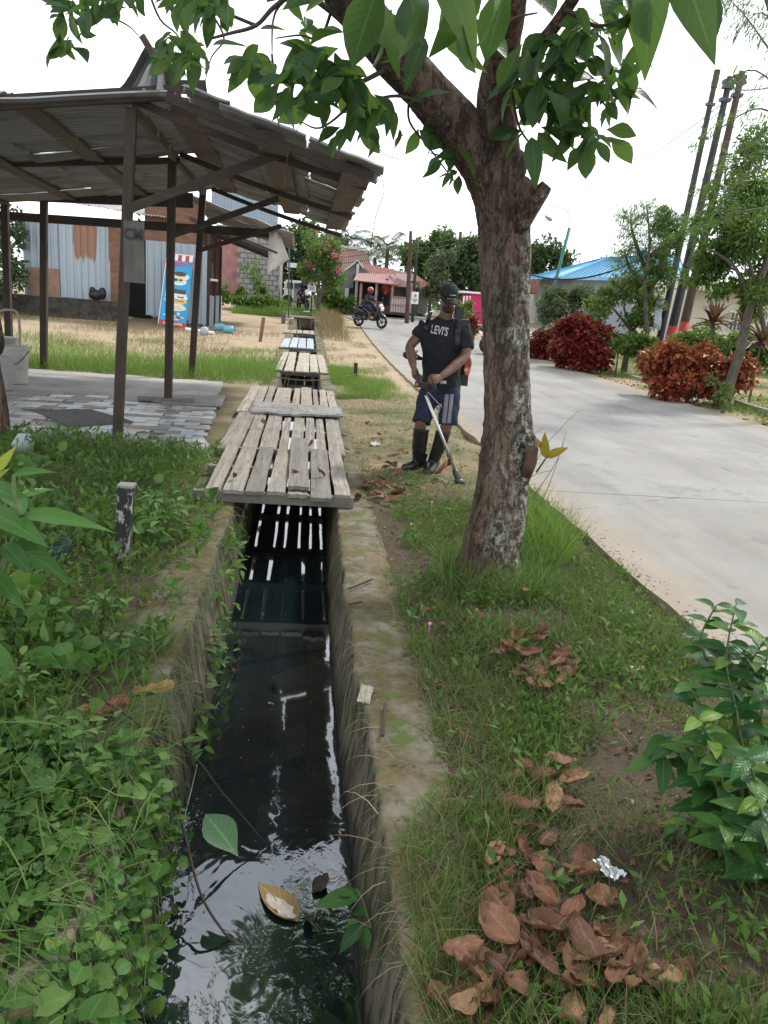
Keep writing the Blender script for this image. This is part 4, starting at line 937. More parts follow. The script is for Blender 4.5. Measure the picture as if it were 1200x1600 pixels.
mb = MB(); mb.tube(smoothpts([W(-10, 490, 11.3), W(12, 484, 11.3), W(28, 492, 11.3), W(31, 540, 11.3), W(30, 575, 11.3)], 8), .018, 8); tag(mb.obj('garden_hose', plain('pale_hose', (.36, .33, .26), .6), smooth=True), 'pale hose arching down beside the bucket', 'hose')
c, d = BX(-40, 16, 528, 580, 11.9, .5); mb = MB(); mb.box(c, d, jit=.02); tag(mb.obj('water_basin', kb), 'grey concrete basin behind the bucket', 'basin')
mb = MB(); q = [P(50, 641, .04), P(140, 640, .04), P(208, 660, .04), P(110, 668, .04)]
mb.grid(lambda u, v: q[0].lerp(q[1], u).lerp(q[3].lerp(q[2], u), v)+V3((0, 0, .012*noise.noise(V3((u*3, v*3, 0)))+.012)), 10, 5, th=.015); tag(mb.obj('rubber_mat', plain('dark_mat', (.085, .085, .085), .9, 8, .4, .3)), 'dark grey mat lying on the tiled floor', 'mat')
mb = MB(); q = [P(262, 618, .04), P(352, 620, .04), P(346, 636, .04), P(252, 632, .04)]
mb.grid(lambda u, v: q[0].lerp(q[1], u).lerp(q[3].lerp(q[2], u), v)+V3((0, 0, .02+.01*noise.noise(V3((u*5, v*2, 4))))), 12, 3, th=.02); tag(mb.obj('plywood_sheet', plain('grey_ply', (.25, .24, .22), .9, 3, .3, .3)), 'thin grey plywood sheet lying on the slab behind the tiles', 'plywood')
# square concrete marker post near the canal
cp = G(186, 892); ct_ = W(198, 760, cp.y+.03); mb = MB(); mb.beam(cp-V3((0, 0, .2)), ct_, .075, .075, up=(0, 1, 0)); mm = NT('speckled_post', .9, .2)
pz = mm.coord(); mm.col(mm.mix(mm.ramp(mm.noise(mm.coord((1, 1, .5)), 26, 4, .7), [(.52, 0), (.6, 1)]), (.03, .032, .03), (.34, .33, .30))).bump(mm.noise(pz, 60, 3), .5, .006)
mp_ = tag(thing('marker_post', 'short square blackish concrete post with white speckles on the left bank', 'post', cp)); mb.obj('shaft', mm.m, mp_)
mb = MB(); mb.box(ct_+V3((0, 0, .006)), (.078, .078, .014), jit=.003); mb.obj('pale_top', M['block'], mp_)
# ------------------------------------------------------------------ people, brush cutter, scooters
def voxel(mb, size, name, mats, smooth_it=2, off=(0, 0, 0)):
    me = mb.mesh('tmp', [], False); o = bpy.data.objects.new('tmp', me); COL.objects.link(o)
    m = o.modifiers.new('r', 'REMESH'); m.mode = 'VOXEL'; m.voxel_size = size
    s = o.modifiers.new('s', 'SMOOTH'); s.factor = .5; s.iterations = smooth_it
    bpy.context.view_layer.update(); dg = bpy.context.evaluated_depsgraph_get()
    r = bpy.data.meshes.new_from_object(o.evaluated_get(dg)); bpy.data.objects.remove(o); bpy.data.meshes.remove(me)
    r.name = name; r.materials.clear(); fin(r, mats, True)
    if V3(off).length: r.transform(Matrix.Translation(-V3(off)))
    return r
def bvh_of(me, off=(0, 0, 0)):
    return BVHTree.FromPolygons([tuple(v.co+V3(off)) for v in me.vertices], [tuple(p.vertices) for p in me.polygons])
EYEP = V3((0, 0, EYE))
def decal(name, pts4, bvh, mat, parent, nu=8, nv=8, lift=.003, th=.002, fallback=6.6):
    """strip of cloth laid on a surface; pts4 = photo corners tl,tr,bl,br"""
    tl, tr, bl_, br_ = [V3((*p, 0)) for p in pts4]
    def f(u, v):
        q = bl_.lerp(br_, u).lerp(tl.lerp(tr, u), v); d = ray(q.x, q.y).normalized(); h = bvh.ray_cast(EYEP, d)[0]
        if h is None: h = W(q.x, q.y, fallback)
        return h-d*lift
    mb = MB(); mb.grid(f, nu, nv, th=lambda v: V3((0, th, 0))); return mb.obj(name, mat, parent, smooth=True)
def hand(mb, wr, fwd, nrmv, side, curl, s=1.0, thumb_out=.6, fingers=(1, 1.08, 1.0, .82)):
    """palm and five fingers; fwd along the hand, nrmv = palm normal (fingers curl towards it), side = +1/-1 thumb side"""
    f = V3(fwd).normalized(); n = V3(nrmv); n = (n-f*n.dot(f)).normalized(); x = f.cross(n)*side
    wr = V3(wr)
    mb.tube([wr-f*.01, wr+f*.03, wr+f*.07, wr+f*.092], [.026*s, .037*s, .041*s, .034*s], 12, flat=.55, up=n)
    for k, L in enumerate(fingers):
        base = wr+f*.08*s+x*(.030-.020*k)*s; r = (.0095-.0006*k)*s; d = f.copy(); p = base-f*.02; pts = [p, base]; a = curl*.55
        for j, seg in enumerate((.042*L, .028*L, .021*L)):
            dd = f*cos(a)+n*sin(a); p = pts[-1]+dd*seg*s; pts.append(p); a += curl*(.95, .8, .6)[j]
        mb.tube(pts, [r, r*1.05, r, r*.92, r*.75], 8)
    b = wr+f*.025*s+x*.022*s; t1 = b+(f*.5+x*thumb_out+n*.35).normalized()*.042*s; t2 = t1+(f*.8+n*.5+x*.05).normalized()*.032*s; t3 = t2+(f*.6+n*.7-x*.2).normalized()*.024*s
    mb.tube([b, t1, t2, t3], [.015*s, .0125*s, .011*s, .008*s], 8)
KM = P(660, 736).y/6.75; W0 = W
def W(px, py, Y): return W0(px, py, Y*KM)
man = thing('person', 'man in black cap, dark shirt with white lettering, blue shorts and rubber boots trimming grass', 'person', P(662, 736))
ml = wloc(man)
mb = MB()
yaw = radians(-24)
# torso (under the shirt), pelvis
mb.rings([(W(694, 492, 6.68), .055, .058), (W(694, 502, 6.70), .075, .07), (W(693, 510, 6.7), .15, .085), (W(692, 520, 6.7), .175, .1), (W(690, 550, 6.72), .155, .105), (W(688, 575, 6.73), .14, .1), (W(687, 597, 6.73), .135, .10), (W(687, 612, 6.73), .10, .09)], 24, yaw=yaw)
# head and neck
hc = W(701, 463, 6.62); RH = Matrix.Rotation(radians(10), 3, 'Z') @ Matrix.Rotation(radians(25), 3, 'X')
H_ = lambda x, y, z: hc+RH @ V3((x, y, z))
mb.ell(hc+RH @ V3((0, .012, .02)), (.074, .092, .088), RH, 20, 14); mb.ell(H_(0, -.028, -.045), (.056, .062, .07), RH, 18, 12); mb.ell(H_(0, -.055, -.098), (.03, .028, .022), RH)
mb.ell(H_(0, -.082, .012), (.05, .016, .012), RH)
mb.tube([H_(0, -.082, .0), H_(0, -.104, -.026), H_(0, -.108, -.036), H_(0, -.09, -.042)], [.009, .014, .017, .01], 10)
mb.ell(H_(-.03, -.075, -.035), (.02, .016, .016), RH); mb.ell(H_(.03, -.075, -.035), (.02, .016, .016), RH)
mb.ell(H_(0, -.086, -.064), (.025, .011, .007), RH); mb.ell(H_(0, -.083, -.076), (.022, .011, .007), RH)
for s_ in (-1, 1): mb.ell(H_(s_*.078, .012, -.012), (.010, .02, .034), RH)
mb.tube([H_(0, .02, -.05), W(697, 490, 6.66), W(694, 504, 6.7)], [.056, .055, .066], 16)
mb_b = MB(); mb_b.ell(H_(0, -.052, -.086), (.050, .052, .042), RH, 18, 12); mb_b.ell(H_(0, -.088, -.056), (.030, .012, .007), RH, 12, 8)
# arms
mb.tube(smoothpts([W(664, 512, 6.78), W(655, 524, 6.77), W(641, 541, 6.72), W(643, 556, 6.61), W(646, 573, 6.49)], 5), lerpl([.058, .050, .042, .045, .027], 21), 16)
mb.tube(smoothpts([W(720, 513, 6.62), W(725, 531, 6.60), W(728, 553, 6.55), W(711, 571, 6.46), W(690, 588, 6.36)], 5), lerpl([.06, .052, .043, .044, .028], 21), 16)
hand(mb, W(646, 574, 6.485), W(654, 598, 6.39)-W(646, 574, 6.485), (.75, .35, -.2), -1, 1.15)
hand(mb, W(689, 588.5, 6.355), W(668, 600, 6.30)-W(689, 588.5, 6.355), (-.1, .85, -.5), -1, 1.35)
# legs
mb.tube(smoothpts([W(676, 604, 6.76), W(667, 625, 6.70), W(659, 652, 6.63), W(656, 675, 6.66), W(652, 722, 6.74)], 5), lerpl([.072, .068, .052, .054, .036], 21), 16)
mb.tube(smoothpts([W(699, 604, 6.70), W(701, 628, 6.64), W(699, 658, 6.60), W(692, 682, 6.63), W(675, 724, 6.68)], 5), lerpl([.070, .066, .052, .054, .036], 21), 16)
bodyme = voxel(mb, .0058, 'body', M['skin'], 1, ml); body = obj('body', bodyme, man)
mb_b.obj('beard_and_shade', plain('beard_shade_brown', (.03, .018, .013), .9, 60, .4, .3), man, smooth=True)  # short beard; its dark colour also paints in the shade below the cap
# shirt with sleeves
mb = MB()
mb.rings([(W(694.5, 496, 6.70), .066, .068), (W(694, 501, 6.70), .095, .082), (W(693.5, 508, 6.70), .168, .1), (W(693, 518, 6.70), .203, .118), (W(692, 535, 6.70), .202, .132), (W(690.5, 560, 6.72), .184, .135), (W(689.5, 585, 6.72), .174, .132), (W(689.5, 603, 6.73), .180, .138), (W(689, 615, 6.73), .184, .142), (W(689, 615.4, 6.73), .16, .12)], 36, yaw=yaw)
def fold(v, a): return 1+.05*sin(a*3+v*9)+.03*sin(a*5-v*17)
mb.tube(smoothpts([W(668, 512, 6.77), W(661, 519, 6.77), W(654, 528, 6.76)], 5), lerpl([.088, .082, .072], 11), 24, nf=fold)
mb.tube(smoothpts([W(719, 512, 6.63), W(724, 527, 6.61), W(727, 546, 6.58)], 5), lerpl([.088, .080, .072], 11), 24, nf=fold)
sme = voxel(mb, .009, 'shirt', M['cloth'], 2, ml)
for v in sme.vertices:                                         # cloth folds
    p = v.co+ml; k = (p.z-.55)/.9
    d = .014*noise.noise(V3((p.x*7, p.y*7, p.z*3.2)))+.011*noise.noise(V3((p.x*14+p.z*9, p.y*14, p.z*6)))+.007*sin(p.z*26+p.x*14+4*noise.noise(p*4))*max(0, 1-k)
    v.co += v.normal*d
shirt = obj('shirt', sme, man); sb = bvh_of(sme, ml)
# shorts
mb = MB()
mb.rings([(W(688, 592, 6.73), .155, .12), (W(687, 606, 6.73), .17, .135), (W(686, 622, 6.72), .17, .135), (W(684, 632, 6.72), .13, .11)], 30, yaw=yaw)
mb.tube(smoothpts([W(674, 608, 6.76), W(665, 634, 6.69), W(658.5, 661, 6.63)], 5), lerpl([.10, .092, .082], 11), 24, nf=fold)
mb.tube(smoothpts([W(702, 608, 6.68), W(702, 636, 6.63), W(700, 664, 6.60)], 5), lerpl([.10, .094, .086], 11), 24, nf=fold)
hme = voxel(mb, .009, 'shorts', M['shorts'], 2, ml)
for v in hme.vertices:
    p = v.co+ml; v.co += v.normal*(.008*noise.noise(V3((p.x*9, p.y*9, p.z*4)))+.004*noise.noise(p*25))
shorts = obj('shorts', hme, man); hb = bvh_of(hme, ml)
decal('stripe', ((695, 616), (701.5, 616), (690, 664.5), (696.5, 665)), hb, M['grey'], shorts, 3, 14); decal('stripe', ((703.5, 616), (709, 616), (698, 665), (704, 665)), hb, M['grey'], shorts, 3, 14)
def decal_text(txt, size, cpx, cpy, ang, bvh, mat, parent, sx=.62, off=.0, w_px=None):
    me = text_mesh('lettering', txt, size, mat, 0, sx, off)
    for v in me.vertices:
        a, b = v.co.x, -v.co.y; q = (cpx+a*cos(ang)-b*sin(ang), cpy+a*sin(ang)+b*cos(ang)); d = ray(*q).normalized(); h = bvh.ray_cast(EYEP, d)[0]
        if h is None: h = W(*q, 6.6)
        v.co = h-d*.007-wloc(parent)
    return obj('lettering', me, parent)
decal_text("LEVI'S", 18.5, 686.5, 517, radians(11), sb, M['print'], shirt, .60, .35)
decal('hem_tag', ((688, 595), (697.5, 595), (688, 600), (697.5, 600)), sb, M['print'], shirt, 2, 2)
decal_text("authentic", 6.0, 686, 640, radians(-72), hb, M['print'], shorts, .9, .1)
# collar
mb = MB(); cc = [W(694.5, 497, 6.70)+V3((.07*cos(a)*cos(yaw)-.072*sin(a)*sin(yaw), .07*cos(a)*sin(yaw)+.072*sin(a)*cos(yaw), -.012+.012*sin(a))) for a in [2*pi*k/24 for k in range(25)]]
mb.tube(cc, .009, 8); mb.obj('collar', M['cloth'], shirt, smooth=True)
# cap
mb = MB(); vs = []
def capf(u, v):
    t = v*pi*.52; a = 2*pi*u; return H_(.083*sin(t)*cos(a), .014+.101*sin(t)*sin(a), .022+.094*cos(t)*(1.0)-.004*abs(sin(a*3))*sin(t))
mb.grid(capf, 36, 12, th=lambda v: V3((0, 0, -.002)))
mb.grid(lambda u, v: H_((u-.5)*.15*(1-.28*v*v), -.075-.082*v+.07*(u-.5)**2*4*.6, .022-.03*((u-.5)*2)**2-.014*v), 14, 8, th=lambda v: RH @ V3((0, 0, -.004)))
mb.ell(H_(0, .014, .117), (.008, .008, .004)); capo = mb.obj('cap', M['cap'], man, smooth=True)
for i, (dx, w_) in enumerate(((-.020, .010), (-.006, .006), (.014, .030))):
    mb = MB(); mb.box(H_(dx, -.0865-.003*(i != 2), .052), (w_, .003, .0065), rot=RH @ Matrix.Rotation(-.45, 3, 'X')); mb.obj('emblem', M['print'], capo)
# boots
def boot(top, mid, ank, heel, toe, r, label=None):
    mb = MB(); t, m_, a, h, e = [W(*p) for p in (top, mid, ank, heel, toe)]
    mb.tube(smoothpts([t, t.lerp(m_, .04), m_, a], 6), lerpl([r, r, r*.93, r*.70], 19), 24)
    fw = (e-h); fw.z = 0; L = fw.length; fw.normalize(); z0 = min(h.z, .06)
    g = V3((h.x, h.y, 0))
    mb.tube([g+fw*d*L+V3((0, 0, zz)) for d, zz in ((-.02, .06), (.08, .075), (.25, .085), (.5, .065), (.75, .052), (.95, .045), (1.04, .035))], [.032, .052, .058, .054, .055, .044, .016], 18, flat=1.0)
    mb.tube([g+fw*d*L*.9+V3((0, 0, zz)) for d, zz in ((.1, .17), (.18, .12), (.35, .085))], [.052, .052, .045], 16)
    bme_ = voxel(mb, .007, 'boot', M['rubber'], 3, ml)
    for v in bme_.vertices:
        if v.co.z+ml.z < .016: v.co.z = .016-ml.z
        k = v.co.z+ml.z
        v.co += v.normal*.004*noise.noise(V3((v.co.x*12, v.co.y*12, k*30)))*(1 if .1 < k < .26 else .3)
    b = obj('boot', bme_, man)
    mb = MB(); n = 20; out = []
    for k in range(n):
        an = 2*pi*k/n; s_ = V3((-fw.y, fw.x, 0)); out.append(g+fw*(L*.5+cos(an)*(L*.53))+s_*sin(an)*(.043+.008*cos(an)))
    mb.add([p+V3((0, 0, .0)) for p in out]+[p+V3((0, 0, .028)) for p in out], [tuple(range(n))[::-1], tuple(range(n, 2*n))]+[(k, (k+1) % n, n+(k+1) % n, n+k) for k in range(n)]); mb.obj('sole', M['tyre'], b)
    mb = MB(); mb.tube([t+V3((0, 0, -.012)), t+V3((0, 0, .004))], [r*1.04, r*1.04], 24); mb.obj('cuff', M['rubber'], b, smooth=False)
boot((658.5, 670, 6.65), (655, 700, 6.68), (653, 720, 6.71), (661, 731, 6.80), (631, 732, 6.60), .073)
boot((692.5, 675, 6.62), (685, 700, 6.65), (676, 722, 6.69), (679, 730, 6.82), (667, 739, 6.50), .068)
# brush cutter
bc = thing('brush_cutter', 'backpack brush cutter with silver shaft, brown guard and orange engine carried by the man', 'brush cutter', P(716, 752))
gnd = P(718, 753, .045); top = W(661, 606, 6.31); dirs = (gnd-top).normalized()
mb = MB(); mb.tube([top-dirs*.02, gnd-dirs*.08], [.0135, .0135], 12); mb.obj('shaft', M['steel'], bc, smooth=True)
mb = MB(); q = gnd-dirs*.09; mb.tube([q-dirs*.03, q, q+dirs*.05, q+dirs*.09], [.018, .028, .03, .022], 12); mb.ell(gnd-dirs*.005, (.045, .04, .03)); mb.obj('gear_head', M['dmetal'], bc, smooth=True)
mb = MB(); mb.tube([gnd+V3((0, 0, -.02)), gnd+V3((0, 0, .012))], [.045, .05], 16); mb.obj('trimmer_spool', M['black'], bc)
mb = MB(); mb.tube(smoothpts([gnd+V3((-.03, -.01, -.01)), gnd+V3((-.10, -.03, .0)), gnd+V3((-.17, -.02, .025)), gnd+V3((-.2, .0, .03))]), .0025, 5); mb.obj('cutting_line', M['white'], bc)
# guard: curved fan plate
gc = W(700, 712, 6.36); gc = top+dirs*((gc-top).dot(dirs))
sx_ = (ray(680, 720)-ray(700, 712)); sx_ = (sx_-dirs*sx_.dot(dirs)).normalized(); nn_ = dirs.cross(sx_)
mb = MB()
def gf(u, v):
    an = -1.15+2.0*u; r = .012+v*.165; side = V3((sx_.x, sx_.y, sx_.z))
    return gc+dirs*(.02+.05*v*v+.03*sin(an))+ (side*cos(an)+nn_*sin(an))*r+dirs*(.02*u)
mb.grid(gf, 14, 8, th=lambda v: dirs*.006); mb.obj('guard', plain('brown_guard', (.20, .065, .03), .55, 8, .25, .1), bc, smooth=True)
mb = MB(); mb.tube([gc-dirs*.03, gc+dirs*.03], [.022, .022], 10); mb.obj('guard_clamp', M['dmetal'], bc)
mb = MB(); mb.beam(W(648, 600, 6.30), W(668, 603, 6.29), .05, .045); g0_ = W(655, 586, 6.36); mb.tube([g0_, W(657, 603, 6.31)], [.017, .019], 12); mb.tube([W(662, 600, 6.3), top+dirs*.06], [.03, .02], 12)
mb.tube(smoothpts([W(662, 604, 6.30), W(672, 612, 6.28), W(680, 606, 6.28), W(676, 598, 6.29)]), .010, 8); mb.obj('handle', M['black'], bc, smooth=False)
mb = MB(); mb.box(W(651, 601, 6.265), (.02, .01, .022)); mb.obj('throttle_button', M['orange'], bc)
mb = MB(); mb.tube(smoothpts([W(668, 612, 6.30), W(680, 625, 6.40), W(690, 636, 6.46)]), .0035, 6); mb.obj('throttle_cable', M['steel'], bc)
mb = MB(); mb.tube(smoothpts([W(722, 575, 6.95), W(690, 566, 7.0), W(660, 561, 6.90), W(640, 560, 6.80), W(632, 556, 6.72), W(633, 552, 6.66), W(640, 560, 6.6), W(650, 578, 6.45), W(656, 592, 6.35)], 6), .013, 10); mb.obj('flexible_hose', M['black'], bc, smooth=True)
mb = MB(); mb.tube(smoothpts([W(652, 548, 6.9), W(650, 554, 6.86), W(664, 562, 6.9)]), .010, 8); mb.obj('hose_bracket', M['black'], bc, smooth=True)
ec = W(731.5, 570, 6.86); mb = MB()
c1 = [W(727, 557, 6.82), W(736, 560, 6.82), W(737.5, 568, 6.82), W(733, 587, 6.82), W(726, 585, 6.82)]
n = 5; mb.add(c1+[p+V3((-.02, .2, 0)) for p in c1], [(0, 1, 2, 3, 4)[::-1], (5, 6, 7, 8, 9)]+[(k, (k+1) % n, n+(k+1) % n, n+k) for k in range(n)]); eng = mb.obj('engine_cover', M['orange'], bc)
for k in range(5): mb = MB(); mb.box(W(731+k*.3, 560+k*3, 6.812), (.045, .01, .006)); mb.obj('cooling_slot', M['black'], eng)
mb = MB(); lc = W(728.5, 578, 6.80); mb.tube([lc, lc+V3((0, .02, 0))], [.019, .019], 16); mb.obj('starter_cap', M['print'], bc)
mb = MB(); mb.box(W(712, 572, 7.0), (.22, .18, .34), jit=.01); mb.box(W(724, 589, 6.86), (.06, .12, .05), jit=.005); mb.box(W(707, 540, 6.93), (.24, .07, .48), jit=.01); mb.obj('backpack_frame', M['black'], bc)
decal('shoulder_strap', ((711, 480), (722, 479), (711, 548), (718, 550)), sb, M['black'], bc, 4, 18, lift=.014, th=.012, fallback=6.60)
mb = MB(); mb.box(W(717, 488, 6.66), (.062, .09, .10), rot=Matrix.Rotation(.1, 3, 'Y'), jit=.006); mb.obj('strap_pad', M['black'], bc)
decal('shoulder_strap', ((669, 488), (676, 487), (662, 514), (668, 518)), sb, M['black'], bc, 4, 10, lift=.012, th=.010, fallback=6.66)
mb = MB(); mb.box(W(672, 489.5, 6.76), (.085, .08, .02), rot=Matrix.Rotation(-.5, 3, 'Y'), jit=.004); mb.obj('pale_strap_pad', M['white'], bc)

W = W0
# scooters and riders ---------------------------------------------------------
gl = plain('scooter_black', (.015, .015, .018), .25, 5, .2, 0, spec=.6)
def scooter(name, label, loc, rz, group):
    t = thing(name, label, 'scooter', loc, rz, group)
    for x in (-.62, .62):
        mb = MB(); pts = [V3((x+.225*cos(a), 0, .28+.225*sin(a))) for a in [2*pi*k/28 for k in range(29)]]; mb.tube(pts, .055, 8, up=(0, 1, 0)); wh_ = part_local('wheel', mb, M['tyre'], t, True)
        mb = MB(); mb.tube([(x, -.03, .28), (x, .03, .28)], .05, 10)
        for k in range(5):
            a = 2*pi*k/5; mb.beam((x, 0, .28), (x+.2*cos(a), 0, .28+.2*sin(a)), .03, .03, up=(0, 1, 0))
        part_local('rim', mb, M['dmetal'], wh_)
    mb = MB(); mb.tube(smoothpts([(-.95, 0, .78), (-.75, 0, .74), (-.35, 0, .62), (-.15, 0, .5)]), lerpl([.05, .12, .15, .12], 19), 14, flat=.8); mb.tube(smoothpts([(-.2, 0, .42), (.1, 0, .34), (.3, 0, .36)]), .12, 12, flat=.5)
    mb.tube(smoothpts([(-.75, .05, .33), (-.4, .04, .38), (-.2, 0, .36)]), .09, 10); part_local('body', mb, gl, t, True)
    mb = MB(); mb.tube(smoothpts([(.28, 0, .34), (.42, 0, .55), (.46, 0, .80), (.38, 0, .98)]), lerpl([.15, .19, .17, .12], 19), 14, flat=.45); mb.tube(smoothpts([(.50, 0, .62), (.68, 0, .56), (.80, 0, .50)]), lerpl([.07, .1, .05], 13), 10, flat=.4); part_local('front_shield', mb, gl, t, True)
    mb = MB(); mb.ell((.53, 0, .92), (.07, .12, .08)); mb.box((.60, 0, .80), (.03, .2, .16), jit=.01); part_local('headlight', mb, M['white'], t, True)
    mb = MB(); mb.tube([(.62, .07, .28), (.50, .07, .6)], .025, 8); mb.tube([(.62, -.07, .28), (.50, -.07, .6)], .025, 8); part_local('fork', mb, M['dmetal'], t)
    mb = MB(); mb.tube(smoothpts([(.30, -.34, 1.02), (.40, -.15, 1.03), (.42, 0, 1.0), (.40, .15, 1.03), (.30, .34, 1.02)]), .02, 8); part_local('handlebar', mb, M['black'], t, True)
    for s_ in (-1, 1):
        mb = MB(); mb.tube([(.36, s_*.24, 1.03), (.34, s_*.30, 1.2)], .008, 6); mb.ell((.34, s_*.31, 1.24), (.015, .06, .045)); part_local('mirror', mb, M['black'], t, True)
    mb = MB(); mb.tube(smoothpts([(-.85, 0, .82), (-.5, 0, .84), (-.2, 0, .78), (-.05, 0, .76)]), lerpl([.06, .14, .13, .05], 19), 12, flat=.4); part_local('seat', mb, M['black'], t, True)
    mb = MB(); mb.tube([(-.85, -.14, .38), (-.35, -.14, .3)], [.05, .035], 10); part_local('exhaust', mb, M['dmetal'], t, True)
    mb = MB(); mb.tube(smoothpts([(-.35, 0, .65), (-.62, 0, .60), (-.85, 0, .50)]), .05, 8, flat=.5); part_local('mudguard', mb, M['black'], t, True)
    return t
def rider(label, loc, rz, shirt_c, helmet_c, name='person'):
    t = thing(name, label, 'person', loc, rz); mb = MB()
    mb.tube([(-.30, 0, .86), (-.25, 0, 1.05), (-.17, 0, 1.25), (-.14, 0, 1.36)], [.14, .13, .15, .07], 14, flat=.8, up=(0, 1, 0)); mb.ell((-.08, 0, 1.50), (.1, .085, .12))
    for s_ in (-1, 1):
        mb.tube(smoothpts([(-.17, s_*.18, 1.28), (-.02, s_*.27, 1.08), (.16, s_*.29, 1.06), (.30, s_*.30, 1.05)]), lerpl([.055, .045, .04, .03], 19), 10)
        hand(mb, (.27, s_*.30, 1.05), (1, 0, -.1), (0, 0, -1), s_, 1.2)
        mb.tube(smoothpts([(-.28, s_*.1, .86), (-.02, s_*.17, .82), (.12, s_*.19, .74), (.10, s_*.17, .55), (.06, s_*.16, .40)]), lerpl([.09, .08, .06, .055, .04], 25), 10)
        mb.tube([(.02, s_*.16, .385), (.12, s_*.16, .38), (.24, s_*.17, .37)], [.04, .045, .03], 10)
    mb.ell((.015, 0, 1.47), (.02, .015, .02)); obj('body', voxel(mb, .012, 'body', M['skin'], 1), t)
    mb = MB(); mb.tube([(-.31, 0, .84), (-.25, 0, 1.05), (-.17, 0, 1.25), (-.15, 0, 1.37)], [.165, .155, .175, .085], 14, flat=.85, up=(0, 1, 0))
    for s_ in (-1, 1): mb.tube(smoothpts([(-.17, s_*.17, 1.28), (-.02, s_*.27, 1.08), (.16, s_*.29, 1.06), (.24, s_*.30, 1.05)]), lerpl([.075, .062, .055, .045], 19), 10)
    obj('jacket', voxel(mb, .015, 'jacket', shirt_c, 2), t)
    mb = MB()
    for s_ in (-1, 1): mb.tube(smoothpts([(-.30, s_*.1, .88), (-.02, s_*.17, .83), (.12, s_*.19, .75), (.11, s_*.18, .66)]), lerpl([.115, .1, .085, .075], 19), 10)
    obj('shorts', voxel(mb, .015, 'shorts', M['shorts'], 2), t)
    mb = MB(); mb.ell((-.09, 0, 1.535), (.135, .12, .125), nu=20, nv=14); hm = part_local('helmet', mb, helmet_c[0], t, True)
    mb = MB(); mb.ell((-.085, 0, 1.56), (.137, .05, .108), nu=16, nv=10); part_local('helmet_stripe', mb, helmet_c[1], hm, True)
    mb = MB(); mb.ell((-.03, 0, 1.52), (.09, .10, .05), nu=16, nv=10); part_local('visor', mb, plain('visor', (.02, .02, .02), .1), hm, True)
    return t
hr = plain('helmet_red', (.38, .04, .03), .3, 5, .05, 0); hw = plain('helmet_white', (.7, .7, .7), .3, 5, .05, 0); hp = plain('helmet_pink', (.6, .2, .2), .3, 5, .05, 0)
Ysc = 33.5; gp = V3((W(578, 505, Ysc).x, Ysc, hgt(3, Ysc)+.035))
scooter('scooter', 'black scooter with pale headlight ridden along the road towards the right', gp, radians(-42), 'scooters')
rider('rider in dark jacket and red and white helmet on the scooter crossing the road', gp, radians(-42), plain('dark_jacket', (.02, .02, .025), .85, 20, .3, .2), (hr, hw))
Y2 = 25; g2 = V3((W(790, 540, Y2).x, Y2, hgt(3, Y2)+.035))
scooter('scooter', 'scooter nearly hidden behind the big trunk with only its rear showing', g2, radians(5), 'scooters')
rider('rider almost hidden by the big tree trunk, dark jacket edge showing', g2, radians(5), plain('dark_patterned_jacket', (.03, .03, .06), .9, 20, .4, .2), (M['black'], hw))
Y3 = 41; g3 = V3((W(473, 480, Y3).x, Y3, hgt(0, Y3)+.06))
scooter('scooter', 'dark scooter standing under the trees beside the placard at the drain end', g3, radians(-70), 'scooters')
rider('person in pink helmet and dark clothes sitting under the trees by the placard', g3, radians(-70), plain('dark_top', (.03, .03, .035), .9), (hp, hp))
def stander(label, loc, rz, top_c, low_c):
    t = thing('person', label, 'person', loc, rz); mb = MB()
    mb.tube([(0, 0, .9), (0, 0, 1.1), (0, 0, 1.32), (0, 0, 1.42)], [.13, .12, .16, .06], 14, flat=.65); mb.ell((0, -.01, 1.55), (.075, .09, .115)); mb.tube([(0, 0, 1.38), (0, 0, 1.5)], .05, 10); mb.ell((0, -.1, 1.54), (.014, .02, .02))
    for s_ in (-1, 1):
        mb.tube(smoothpts([(s_*.17, 0, 1.36), (s_*.23, .01, 1.12), (s_*.22, -.1, .90)]), lerpl([.05, .042, .028], 13), 10); hand(mb, (s_*.22, -.1, .9), (0, -.2, -1), (-s_, 0, 0), 1, .4)
        mb.tube([(s_*.09, 0, .9), (s_*.1, -.01, .5), (s_*.1, .01, .08)], [.085, .055, .038], 10); mb.tube([(s_*.1, .05, .03), (s_*.1, -.18, .03)], [.04, .035], 8)
    obj('body', voxel(mb, .012, 'body', M['skin'], 1), t)
    mb = MB(); mb.tube([(0, 0, .85), (0, 0, 1.1), (0, 0, 1.33), (0, 0, 1.42)], [.16, .15, .185, .075], 14, flat=.7)
    for s_ in (-1, 1): mb.tube([(s_*.16, 0, 1.36), (s_*.225, .01, 1.15)], [.075, .06], 10)
    obj('shirt', voxel(mb, .015, 'shirt', top_c, 2), t)
    mb = MB()
    for s_ in (-1, 1): mb.tube([(s_*.08, 0, .95), (s_*.1, 0, .5), (s_*.1, 0, .3)], [.11, .08, .07], 10)
    obj('trousers', voxel(mb, .015, 'trousers', low_c, 2), t)
    mb = MB(); mb.ell((0, .012, 1.585), (.083, .092, .09)); part_local('hair', mb, M['black'], t, True)
stander('person in orange red shirt standing on the pink veranda', V3((X(599, 470), Yh-1.3, g0+.04)), 2.6, plain('orange_shirt', (.55, .07, .03), .85), M['shorts'])
stander('person in dark shirt standing left of the orange shirted one on the veranda', V3((X(591, 470), Yh-.9, g0+.04)), .5, plain('dark_shirt', (.03, .035, .05), .85), M['shorts'])
